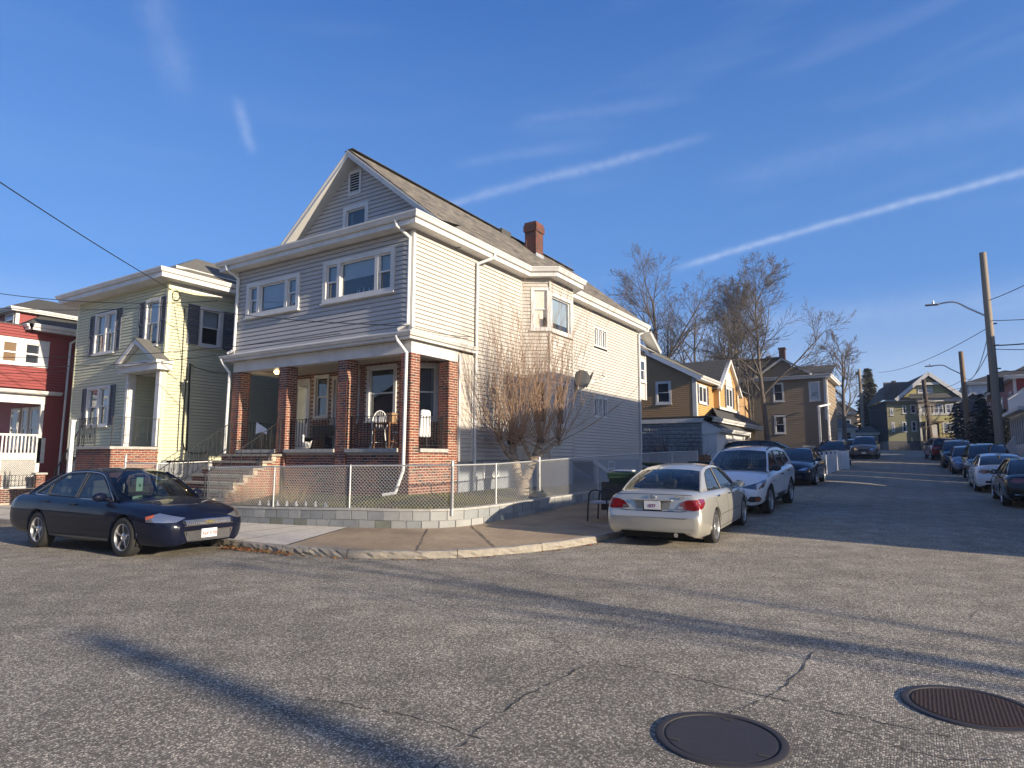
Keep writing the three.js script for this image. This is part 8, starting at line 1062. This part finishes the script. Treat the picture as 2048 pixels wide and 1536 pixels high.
car('dark navy blue sedan parked at the left with a green tag in its windscreen', SED, [-13.15, gr(-13.15, -6.6) + 0.005, -6.6], 3.7 * R, 0.006, { paint: blueP, clearGlass: true, detail({ t, cast, side, front, gz }) {
  for (const k of [1, -1]) { const d = [-0.8, 0, -k * 0.6], f = (pts) => pts.map(([a, b]) => [k > 0 ? a : -a, b]); const D = V3(...d).normalize(), A = V3(0, 1, 0).cross(D).normalize(); const u = (x, z) => A.x * x + A.z * k * z; const hl = (x0, x1, pts) => pts; const P = [[2.0, 0.865], [1.93, 0.82], [2.08, 0.695], [2.4, 0.575], [2.47, 0.6]].map(([x, y], i) => { const h = i < 3 ? cast(V3(x, y, k * 3), V3(0, 0, -k)) : null; const zz = i < 3 ? (h ? Math.abs(h.z) : 0.8) : [0, 0, 0, 0.52, 0.4][i]; return [A.x * x + A.z * k * zz, [0.755, 0.7, 0.61, 0.6, 0.665][i]]; });
    part(t, 'headlight', decal(cast, d, P, 0.008, 5), mm.lampClear); const c = (i, j, q) => [mix(P[i][0], P[j][0], q), mix(P[i][1], P[j][1], q)]; part(t, 'turn_signal', decal(cast, d, [c(0, 1, 0.35), P[1], c(1, 2, 0.6), c(0, 2, 0.45)], 0.013, 3), mm.lampAmber); }
  part(t, 'grille', front([[-0.44, 0.535], [0.44, 0.535], [0.5, 0.6], [0.44, 0.625], [-0.44, 0.625], [-0.5, 0.6]], 0.004), mm.blackPl); { const bars = []; for (let k = 0; k < 5; k++) bars.push(front([[-0.43, 0.545 + k * 0.016], [0.43, 0.545 + k * 0.016], [0.43, 0.551 + k * 0.016], [-0.43, 0.551 + k * 0.016]], 0.009, 1)); for (let z = -0.42; z < 0.43; z += 0.035) bars.push(front([[z, 0.54], [z + 0.006, 0.54], [z + 0.006, 0.62], [z, 0.62]], 0.008, 1)); part(t, 'grille_mesh', bars, mm.rim); } part(t, 'grille_surround', [[-0.47, 0.527, 0.47, 0.535], [-0.47, 0.622, 0.47, 0.63]].map(([a, b, c, d]) => front([[a, b], [c, b], [c, d], [a, d]], 0.012, 1)), mm.chrome);
  part(t, 'emblem', front([[-0.095, 0.57], [-0.035, 0.57], [-0.035, 0.56], [0.035, 0.56], [0.045, 0.57], [0.105, 0.57], [0.085, 0.594], [0.025, 0.594], [0.025, 0.604], [-0.045, 0.604], [-0.055, 0.594], [-0.115, 0.594]], 0.02, 2), M('gold emblem', [0.6, 0.42, 0.12], 0.25, { metalness: 0.8 }));
  part(t, 'lower_grille', front([[-0.4, 0.27], [0.4, 0.27], [0.46, 0.43], [-0.46, 0.43]], 0.005), mm.blackPl); { const b = []; for (let k = 0; k < 8; k++) b.push(front([[-0.42, 0.285 + k * 0.018], [0.42, 0.285 + k * 0.018], [0.42, 0.292 + k * 0.018], [-0.42, 0.292 + k * 0.018]], 0.009, 1)); part(t, 'lower_grille_mesh', b, mm.rim); } part(t, 'lower_grille_surround', [[[-0.4, 0.262], [0.4, 0.262], [0.4, 0.275], [-0.4, 0.275]], [[-0.47, 0.427], [0.47, 0.427], [0.47, 0.44], [-0.47, 0.44]], [[-0.395, 0.262], [-0.41, 0.262], [-0.475, 0.44], [-0.455, 0.44]], [[0.395, 0.262], [0.41, 0.262], [0.475, 0.44], [0.455, 0.44]]].map((p) => front(p, 0.012, 1)), mm.chrome);
  for (const k of [1, -1]) part(t, 'air_intake', decal(cast, [-0.9, 0, -k * 0.44], [[0.55, 0.3], [0.85, 0.31], [0.9, 0.38], [0.52, 0.38]].map(([a, b]) => [(k > 0 ? a : -a) * 1.0 + (k > 0 ? 0.72 : -0.72), b]), 0.006, 3), mm.blackPl);
  plateAt(t, cast, 1, 0.385, '16Y F70'); part(t, 'rub_strip', side([[1.0, 0.575], [-1.0, 0.575], [-1.0, 0.61], [1.0, 0.61]], 0.012, 1), blueP); part(t, 'sill_strip', side([[1.05, 0.255], [-0.9, 0.255], [-0.9, 0.29], [1.05, 0.29]], 0.008, 1), M('grey sill', [0.1, 0.1, 0.1], 0.5)); part(t, 'window_chrome', [1, -1].map((k) => tube([[0.98, 0.945, k * (gz(0.945) + 0.006)], [-0.5, 0.95, k * (gz(0.95) + 0.006)], [-1.72, 0.995, k * (gz(0.995) + 0.006)]], 0.009, 5)), mm.chrome);
  part(t, 'roof_chrome', [1, -1].map((k) => tube([[0.98, 0.95, k * (gz(0.95) + 0.006)], [0.32, 1.375, k * (gz(1.375) + 0.006)], [0.05, 1.42, k * (gz(1.42) + 0.006)], [-0.5, 1.43, k * (gz(1.43) + 0.006)], [-1.05, 1.375, k * (gz(1.375) + 0.006)], [-1.72, 1.02, k * (gz(1.02) + 0.006)]], 0.008, 5)), mm.rim);
  { const g = bx(0.02 + 0.4, 0.024 + 0.4, 1.06, 1.32, -0.06, 0.07); g.rotateZ(0.0); part(t, 'paper_tag', g, M('mint tag', [0.5, 0.75, 0.62], 0.7)); const s = bx(1.12, 1.124, 0.94, 1.0, 0.36, 0.54); part(t, 'sticker', s, M('mint tag', [0.5, 0.75, 0.62], 0.7)); const q = text('8', 0.06, 0.003); q.rotateY(Math.PI / 2); q.translate(0.426, 1.17, 0); part(t, 'tag_print', q, mm.blackPl); }
  part(t, 'mud_streak', [1, -1].map((k) => { const c = new THREE.TorusGeometry(SED.R + 0.06, 0.014, 6, 40, Math.PI); c.translate(SED.ax, SED.R, k * 0.885); return ni(c); }), blueP); for (const k of [1, -1]) { const c = new THREE.TorusGeometry(SED.R + 0.06, 0.014, 6, 40, Math.PI); c.translate(SED.bx, SED.R, k * 0.885); part(t, 'arch_lip', ni(c), blueP); }
  part(t, 'wiper', [tube([[1.25, 0.985, 0.5], [1.14, 1.0, 0.2], [1.13, 1.01, -0.1]], 0.01, 5), tube([[1.28, 0.985, 0.0], [1.2, 1.0, -0.3], [1.15, 1.005, -0.55]], 0.01, 5)], mm.blackPl); part(t, 'fuel_door', side([[-1.55, 0.78], [-1.4, 0.78], [-1.4, 0.9], [-1.55, 0.9]], 0.002, 1).slice(0, 1), blueP);
} });
// ---- the silver beige sedan, rear towards the camera
const LEX = { R: 0.325, gap: 0.05, ax: 1.44, bx: -1.28, track: 1.555, spokes: 7,
  kf: [[-2.425, 0.34, 0.48, 0.6, 0.6, 0.66, 0.76, 0.72], [-2.4, 0.3, 0.5, 0.63, 0.635, 0.72, 0.83, 0.78], [-2.36, 0.27, 0.52, 0.69, 0.7, 0.76, 0.865, 0.8], [-2.335, 0.26, 0.54, 0.93, 0.98, 0.775, 0.875, 0.665], [-2.28, 0.25, 0.57, 1.0, 1.055, 0.79, 0.885, 0.66], [-1.9, 0.23, 0.6, 1.02, 1.07, 0.83, 0.9, 0.72], [-1.2, 0.21, 0.62, 0.985, 1.06, 0.855, 0.905, 0.78], [0, 0.2, 0.62, 0.945, 1.02, 0.86, 0.905, 0.795], [1.0, 0.2, 0.62, 0.9, 0.99, 0.86, 0.9, 0.775], [1.6, 0.2, 0.6, 0.85, 0.95, 0.84, 0.89, 0.73], [2.1, 0.2, 0.55, 0.77, 0.86, 0.76, 0.84, 0.66], [2.35, 0.21, 0.48, 0.66, 0.72, 0.62, 0.73, 0.56], [2.425, 0.26, 0.44, 0.54, 0.56, 0.48, 0.6, 0.5]],
  gz: [0.94, 0.77, 1.41, 0.56], side: { front: [[1.1, 0.86], [1.08, 0.915]], rear: [[-1.86, 1.0], [-1.86, 0.94], [-1.0, 0.9]] }, roofLine: [[0.28, 1.38], [0.0, 1.415], [-0.4, 1.425], [-0.8, 1.4], [-1.1, 1.345]],
  windows: [[[0.92, 0.955], [0.26, 1.33], [0.05, 1.365], [-0.24, 1.378], [-0.24, 0.96]], [[-0.32, 0.963], [-0.32, 1.378], [-0.7, 1.36], [-0.98, 1.3], [-1.25, 1.12], [-1.34, 1.0]]],
  ws: { base: [1.34, 0.97], top: [0.36, 1.425], bow: 0.035 }, rg: { base: [-2.02, 1.06], top: [-1.18, 1.39], bow: 0.045 }, mirror: [0.78, 0.99], handles: [[-0.12, 0.86], [-1.05, 0.885]], handleMat: mm.chrome,
  seams: [[[-0.28, 0.93], [-0.28, 0.28]], [[-1.02, 0.55], [-1.16, 0.72], [-1.3, 0.95]], [[1.0, 0.9], [1.04, 0.4]], [[0.98, 0.28], [-0.9, 0.28]], [[1.0, 0.5], [-0.95, 0.52]]] };
const champ = paint('champagne silver paint', [0.52, 0.5, 0.43], { metalness: 0.55, roughness: 0.36 });
car('silver beige sedan parked at the corner, red tail lights towards the camera', LEX, [-4.18, gr(-4.0, -13.6) - 0.02, -13.62], 92.0 * R, 0.038, { paint: champ, clearGlass: true, detail({ t, cast, side, back, gz }) {
  for (const k of [1, -1]) {
    const lens = [[0.42, 0.745], [0.53, 0.87], [0.63, 0.905], [0.79, 0.92], [0.875, 0.905], [0.885, 0.83], [0.845, 0.765], [0.72, 0.725]].map(([a, b]) => [k * a, b]); const P = k > 0 ? lens : lens.slice().reverse(); part(t, 'tail_light', decal(cast, V3(1, 0, -k * 0.42).toArray(), P.map(([a, b]) => { const d = V3(1, 0, -k * 0.42).normalize(), A = V3(0, 1, 0).cross(d).normalize(); const xx = -2.33 + Math.max(0, Math.abs(a) - 0.66) * 1.15; return [A.x * xx + A.z * a, b]; }), 0.008, 5), mm.lampRed);
    part(t, 'reverse_lamp', back([[0.44, 0.752], [0.56, 0.75], [0.56, 0.79], [0.49, 0.8]].map(([a, b]) => [k * a, b]), 0.022, 2), mm.lampClear);
    const c = new THREE.CylinderGeometry(0.05, 0.05, 0.012, 20); c.rotateX(0); c.rotateZ(Math.PI / 2); c.translate(-2.352 + 0.02, 0.83, k * 0.68); part(t, 'lamp_ring', ni(c), mm.lampRed);
  }
  part(t, 'trunk_seam', [seam(cast, [1, 0, 0], [[0.62, 0.715], [0.5, 0.7], [-0.5, 0.7], [-0.62, 0.715]], 0.012, 0.003), seam(cast, [1, 0, 0], [[0.7, 0.985], [0.4, 0.995], [0, 1.0], [-0.4, 0.995], [-0.7, 0.985]], 0.008, 0.003)].filter(Boolean), mm.under);
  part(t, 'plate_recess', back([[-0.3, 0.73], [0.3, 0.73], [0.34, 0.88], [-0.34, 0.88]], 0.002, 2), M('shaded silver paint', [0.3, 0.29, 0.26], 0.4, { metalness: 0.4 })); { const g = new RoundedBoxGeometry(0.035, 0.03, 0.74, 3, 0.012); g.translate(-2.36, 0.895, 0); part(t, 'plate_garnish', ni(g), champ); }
  plateAt(t, cast, -1, 0.8, '077', 0, M('plate ink purple', [0.2, 0.02, 0.12], 0.5), mm.blackPl);
  { const h = cast(V3(-5, 0.945, 0), V3(1, 0, 0)); const o = new THREE.TorusGeometry(0.052, 0.008, 8, 32); o.scale(1.25, 0.88, 1); o.rotateY(-Math.PI / 2); o.translate(h.x - 0.01, 0.945, 0); const l = [beam([h.x - 0.012, 0.985, 0.012], [h.x - 0.012, 0.925, 0.03], 0.012, 0.012), beam([h.x - 0.012, 0.927, 0.032], [h.x - 0.012, 0.921, -0.05], 0.012, 0.012)]; part(t, 'emblem', [ni(o), ...l], mm.chrome); const b = text('ES 330', 0.04, 0.006); b.rotateY(-Math.PI / 2); const h2_ = cast(V3(-5, 0.945, 0.5), V3(1, 0, 0)); b.translate((h2_?.x ?? -2.33) - 0.008, 0.95, 0.5); part(t, 'model_badge', b, mm.chrome); }
  part(t, 'bumper_line', [seam(cast, [1, 0, 0], [[0.8, 0.405], [0.4, 0.4], [-0.4, 0.4], [-0.8, 0.405]], 0.012, 0.002)].filter(Boolean), champ); part(t, 'bumper_strip', back([[-0.7, 0.6], [0.7, 0.6], [0.7, 0.615], [-0.7, 0.615]], 0.012, 1), champ);
  part(t, 'exhaust_pipe', [rod([-2.38, 0.29, 0.42], [-2.1, 0.31, 0.42], 0.035, 0.035, 14), rod([-2.385, 0.29, 0.42], [-2.37, 0.29, 0.42], 0.04, 0.04, 14)], mm.chrome); part(t, 'muffler', ni(new THREE.CapsuleGeometry(0.11, 0.5, 4, 12).rotateX(Math.PI / 2).translate(-2.05, 0.32, 0.1)), mm.under);
  part(t, 'window_chrome', [1, -1].map((k) => tube([[0.95, 0.945, k * (gz(0.945) + 0.006)], [-0.5, 0.95, k * (gz(0.95) + 0.006)], [-1.36, 0.985, k * (gz(0.985) + 0.006)]], 0.009, 5)), mm.chrome);
  for (const k of [1, -1]) for (const c of [LEX.ax, LEX.bx]) { const q = new THREE.TorusGeometry(LEX.R + 0.055, 0.012, 6, 40, Math.PI); q.translate(c, LEX.R, k * 0.875); part(t, 'arch_lip', ni(q), champ); }
  part(t, 'shelf_items', [bx(-1.75, -1.6, 0.94, 1.05, -0.6, -0.4), bx(-1.7, -1.55, 0.94, 1.02, 0.25, 0.4)], mm.whitePl);
} });
// ---- the white sport utility vehicle facing the camera
const SUV = { R: 0.355, gap: 0.07, ax: 1.37, bx: -1.32, track: 1.57, spokes: 5, tw: 0.23,
  kf: [[-2.26, 0.5, 0.72, 0.84, 0.84, 0.62, 0.74, 0.68], [-2.2, 0.42, 0.78, 1.04, 1.05, 0.74, 0.85, 0.76], [-1.95, 0.36, 0.82, 1.1, 1.12, 0.82, 0.9, 0.8], [-1.3, 0.33, 0.82, 1.11, 1.13, 0.86, 0.92, 0.815], [0, 0.32, 0.8, 1.05, 1.1, 0.865, 0.92, 0.82], [0.95, 0.32, 0.78, 1.02, 1.11, 0.865, 0.92, 0.8], [1.5, 0.33, 0.75, 0.985, 1.08, 0.86, 0.915, 0.74], [1.95, 0.3, 0.66, 0.9, 0.99, 0.79, 0.87, 0.66], [2.14, 0.28, 0.58, 0.78, 0.84, 0.7, 0.79, 0.58], [2.23, 0.28, 0.52, 0.66, 0.7, 0.6, 0.69, 0.52], [2.26, 0.33, 0.5, 0.58, 0.6, 0.5, 0.6, 0.48]],
  gz: [1.04, 0.8, 1.6, 0.62], side: { front: [[1.16, 0.96], [1.14, 1.04]], rear: [[-2.12, 1.12], [-2.12, 1.02], [-1.0, 0.98]] }, roofLine: [[0.36, 1.545], [0.0, 1.605], [-0.6, 1.635], [-1.2, 1.62], [-1.78, 1.545]],
  windows: [[[0.96, 1.075], [0.32, 1.48], [0.1, 1.53], [-0.22, 1.55], [-0.22, 1.08]], [[-0.3, 1.085], [-0.3, 1.555], [-0.8, 1.555], [-1.1, 1.53], [-1.12, 1.12]], [[-1.2, 1.135], [-1.2, 1.52], [-1.62, 1.47], [-1.85, 1.26], [-1.8, 1.2]]],
  ws: { base: [1.42, 1.095], top: [0.46, 1.595], bow: 0.035 }, rg: { base: [-2.2, 1.12], top: [-1.84, 1.6], bow: 0.02 }, mirror: [0.82, 1.13], mirrorMat: mm.blackPl, handles: [[-0.08, 0.93], [-1.0, 0.97]], handleMat: mm.blackPl, seats: [0.05, -0.8],
  seams: [[[-0.26, 1.05], [-0.26, 0.42]], [[1.04, 1.0], [1.1, 0.6], [1.04, 0.42]], [[-1.02, 0.75], [-1.12, 0.85], [-1.15, 1.1]]] };
const white = paint('white paint', [0.72, 0.73, 0.75], { metalness: 0 });
const sunBack = 0;
car('white compact sport utility vehicle facing the camera, nose to the silver sedan', SUV, [-4.05, gr(-4.0, -18.8) - 0.01, -18.82], -91.5 * R, -0.042, { paint: white, clearGlass: true, cat: 'SUV', detail({ t, cast, side, front, gz }) {
  for (const k of [1, -1]) {
    const d = [-0.78, 0, -k * 0.62], D = V3(...d).normalize(), A = V3(0, 1, 0).cross(D).normalize(), P = [[2.13, 0.4, 0.745], [2.2, 0.38, 0.71], [2.08, 0.66, 0.665], [1.86, 0.8, 0.72], [1.6, 0.86, 0.9], [1.8, 0.75, 0.87]].map(([x, z, y]) => [A.x * x + A.z * k * z, y]); part(t, 'headlight', decal(cast, d, P, 0.008, 5), M('smoked lamp', [0.14, 0.15, 0.16], 0.06, { metalness: 0.6, clearcoat: 1 })); const m = (i, j, q) => [mix(P[i][0], P[j][0], q), mix(P[i][1], P[j][1], q)]; part(t, 'headlight_core', decal(cast, d, [m(1, 4, 0.42), m(2, 3, 0.05), m(2, 3, 0.6), m(0, 4, 0.65)], 0.014, 3), mm.lampClear);
    const F = [[2.2, 0.45, 0.4], [2.16, 0.52, 0.36], [2.02, 0.74, 0.37], [1.99, 0.78, 0.44], [2.05, 0.72, 0.5], [2.16, 0.52, 0.5]].map(([x, z, y]) => [A.x * x + A.z * k * z, y]); part(t, 'fog_lamp_surround', decal(cast, d, F, 0.006, 3), mm.blackPl); const c = F.map(([a, b]) => [mix(F[2][0], a, 0.48) - 0.0, mix(0.43, b, 0.62)]); part(t, 'fog_lamp', decal(cast, d, c, 0.011, 3), M('fog amber', [0.3, 0.075, 0.03], 0.2));
  }
  part(t, 'grille', [front([[-0.42, 0.6], [0.42, 0.6], [0.36, 0.74], [-0.36, 0.74]], 0.006, 3), front([[-0.44, 0.38], [0.44, 0.38], [0.4, 0.52], [-0.4, 0.52]], 0.006, 3)], mm.blackPl); part(t, 'grille_bar', front([[-0.4, 0.66], [0.4, 0.66], [0.4, 0.69], [-0.4, 0.69]], 0.014, 1), mm.chrome); part(t, 'emblem', front([[-0.08, 0.665], [0, 0.65], [0.08, 0.665], [0.08, 0.69], [0, 0.705], [-0.08, 0.69]], 0.02, 2), M('blue emblem', [0.03, 0.06, 0.2], 0.3));
  part(t, 'lower_lip', front([[-0.62, 0.28], [0.62, 0.28], [0.62, 0.35], [-0.62, 0.35]], 0.008, 2), mm.blackPl); part(t, 'sill_cladding', side([[0.98, 0.335], [-0.92, 0.335], [-0.92, 0.45], [0.98, 0.45]], 0.012, 2), mm.blackPl);
  for (const k of [1, -1]) for (const c of [SUV.ax, SUV.bx]) { const q = new THREE.TorusGeometry(SUV.R + 0.085, 0.03, 6, 40, Math.PI); q.scale(1, 1, 0.8); q.translate(c, SUV.R, k * 0.885); part(t, 'arch_cladding', ni(q), mm.blackPl); }
  part(t, 'mirror_cap', [1, -1].map((k) => side([[1.08, 0.8], [1.0, 0.8], [1.0, 0.83], [1.08, 0.83]], 0.01, 1)[k > 0 ? 0 : 1]), mm.blackPl); part(t, 'wiper', [tube([[1.3, 1.09, 0.5], [1.2, 1.1, 0.2], [1.19, 1.11, -0.1]], 0.01, 5), tube([[1.33, 1.09, 0.0], [1.26, 1.1, -0.3], [1.2, 1.105, -0.55]], 0.01, 5)], mm.blackPl); part(t, 'roof_rail', [1, -1].map((k) => tube([[0.2, 1.6, k * 0.6], [-0.5, 1.66, k * 0.585], [-1.6, 1.62, k * 0.6]], 0.014, 5)), mm.blackPl);
} });
// ---- the other parked cars, built from the two bodies with their own proportions
function variant(S, { L = 1, H = 1, W = 1 }) { const c = { ...S }; c.kf = S.kf.map(([x, ...r]) => [x * L, r[0] * H, r[1] * H, r[2] * H, r[3] * H, r[4] * W, r[5] * W, r[6] * W]); c.ax = S.ax * L; c.bx = S.bx * L; c.track = S.track * W; const s = (p) => p.map(([x, y]) => [x * L, y * H]); c.side = { front: s(S.side.front), rear: s(S.side.rear) }; c.roofLine = s(S.roofLine); c.windows = S.windows.map(s); c.ws = { ...S.ws, base: [S.ws.base[0] * L, S.ws.base[1] * H], top: [S.ws.top[0] * L, S.ws.top[1] * H] }; c.rg = { ...S.rg, base: [S.rg.base[0] * L, S.rg.base[1] * H], top: [S.rg.top[0] * L, S.rg.top[1] * H] }; c.gz = [S.gz[0] * H, S.gz[1] * W, S.gz[2] * H, S.gz[3] * W]; c.mirror = [S.mirror[0] * L, S.mirror[1] * H]; c.handles = s(S.handles); c.seams = S.seams.map(s); return c; }
const lights = (o) => ({ t, cast, front, back, side }) => {
  const ex = o.ex, q = (p, k) => p.map(([a, b]) => [k * a, b * (o.H ?? 1)]);
  for (const k of [1, -1]) { part(t, 'headlight', front(q(o.suv ? [[0.4, 0.7], [0.62, 0.66], [0.72, 0.76], [0.58, 0.83]] : [[0.36, 0.6], [0.62, 0.6], [0.72, 0.7], [0.55, 0.7]], k), 0.008, 3), o.lamp ?? mm.lampClear); part(t, 'tail_light', back(q(o.suv ? [[0.55, 0.82], [0.74, 0.8], [0.77, 1.0], [0.6, 1.02]] : [[0.34, 0.8], [0.64, 0.74], [0.8, 0.8], [0.7, 0.9], [0.5, 0.9]], k), 0.01, 3), mm.lampRed); }
  part(t, 'grille', front(q(o.suv ? [[-0.4, 0.58], [0.4, 0.58], [0.36, 0.74], [-0.36, 0.74]] : [[-0.36, 0.5], [0.36, 0.5], [0.33, 0.6], [-0.33, 0.6]], 1), 0.006, 2), o.grille ?? mm.blackPl); part(t, 'lower_intake', front(q([[-0.5, 0.3], [0.5, 0.3], [0.5, 0.4], [-0.5, 0.4]], 1), 0.006, 2), mm.blackPl); part(t, 'rear_bumper_trim', back(q([[-0.6, 0.4], [0.6, 0.4], [0.6, 0.48], [-0.6, 0.48]], 1), 0.006, 2), mm.blackPl);
  for (const f of [1, -1]) { const h = cast(V3(f * 5, (f > 0 ? 0.46 : o.suv ? 0.9 : 0.78) * (o.H ?? 1), 0), V3(-f, 0, 0)); if (h) part(t, 'licence_plate', bx(h.x - 0.01, h.x + 0.012 * f + (f > 0 ? 0.004 : -0.0), h.y - 0.075, h.y + 0.075, -0.15, 0.15), mm.plate); }
  o.more?.({ t, cast, front, back, side });
};
const navy = paint('navy paint', [0.008, 0.012, 0.03], { metalness: 0.1 }), black = paint('black paint', [0.008, 0.008, 0.009], { metalness: 0.1 }), graph = paint('graphite paint', [0.035, 0.037, 0.042]), redP = paint('maroon paint', [0.16, 0.012, 0.016]), silverB = paint('blue silver paint', [0.18, 0.22, 0.3]), pewter = paint('pewter paint', [0.16, 0.155, 0.14]);
const up = 90 * R, down = -90 * R, gp = 'cars parked along the right kerb';
const sedV = variant(LEX, { L: 0.98, H: 1.0, W: 1 }), suvBig = variant(SUV, { L: 1.08, H: 1.06, W: 1.05 }), hatch = variant(SUV, { L: 0.94, H: 0.93, W: 0.97 });
car('dark navy sedan facing the camera behind the white sport utility vehicle', { ...sedV, spokes: 6 }, [-4.25, gr(-4, -29), -29.2], down, -0.022, { paint: navy, detail: lights({}) });
car('black car in the driveway seen above the white picket fence', suvBig, [-6.9, 0.85, -37.2], 8 * R, 0, { paint: black, cat: 'SUV', fine: false, detail: lights({ suv: true, H: 1.06 }) });
car('black sedan at the right edge of the photo, rear lights lit red by the light', variant(SED, { L: 0.96, H: 0.985, W: 1 }), [3.05, gr(3, -25.6) - 0.01, -25.9], up, 0.022, { paint: black, detail: lights({ more: ({ t, back }) => part(t, 'chrome_strip', back([[-0.7, 0.42], [0.7, 0.42], [0.7, 0.435], [-0.7, 0.435]], 0.012, 1), mm.chrome) }) });
car('white sedan in front of the black sedan on the right, rear towards the camera', { ...LEX, spokes: 6 }, [2.75, gr(3, -32.2) - 0.01, -32.2], up, 0.03, { paint: white, detail: lights({ more: ({ t, back }) => part(t, 'plate_panel', back([[-0.42, 0.74], [0.42, 0.74], [0.46, 0.9], [-0.46, 0.9]], 0.009, 2), mm.blackPl) }) });
car('large black sport utility vehicle facing the camera on the right, behind the white sedan', suvBig, [2.95, gr(3, -38.6), -38.8], down, -0.03, { paint: black, cat: 'SUV', detail: lights({ suv: true, H: 1.06 }), fine: false });
car('small blue silver hatchback facing the camera on the right, beyond the black sport utility vehicle', hatch, [2.55, gr(3, -45.5), -45.5], down, -0.03, { paint: silverB, detail: lights({ suv: true, H: 0.93 }), fine: false });
car('dark blue grey sport utility vehicle facing the camera, farther up the right side', suvBig, [2.35, gr(2, -51.4), -51.4], down, -0.04, { paint: navy, cat: 'SUV', detail: lights({ suv: true, H: 1.06 }), fine: false });
car('maroon sport utility vehicle seen from behind at the top of the street', suvBig, [1.75, gr(1.7, -62), -62], up + 0.12, 0.04, { paint: redP, cat: 'SUV', detail: lights({ suv: true, H: 1.06 }), fine: false });
car('white car with a sunlit roof beyond the maroon one at the top of the street', { ...LEX, spokes: 6 }, [2.9, gr(2.5, -67) + 0.1, -67.5], up, 0.04, { paint: white, detail: lights({}), fine: false });
car('dark sport utility vehicle just past the white fence end on the left', suvBig, [-4.75, gr(-4.8, -48.5), -48.6], down, -0.03, { paint: black, cat: 'SUV', detail: lights({ suv: true, H: 1.06 }), fine: false });
car('dark hatchback behind the pewter pickup on the left', hatch, [-5.15, gr(-5, -66), -67], down, -0.04, { paint: navy, detail: lights({ suv: true, H: 0.93 }), fine: false });
car('pewter grey pickup facing down the street on the left, with a bright headlamp', variant(SUV, { L: 1.15, H: 1.12, W: 1.1 }), [-3.55, gr(-3.5, -61.5) , -61.6], down, -0.04, { paint: pewter, cat: 'pickup truck', name: 'pickup_truck', detail: lights({ suv: true, H: 1.12 }), fine: false });

camera.updateProjectionMatrix();
renderer.render(scene, camera);
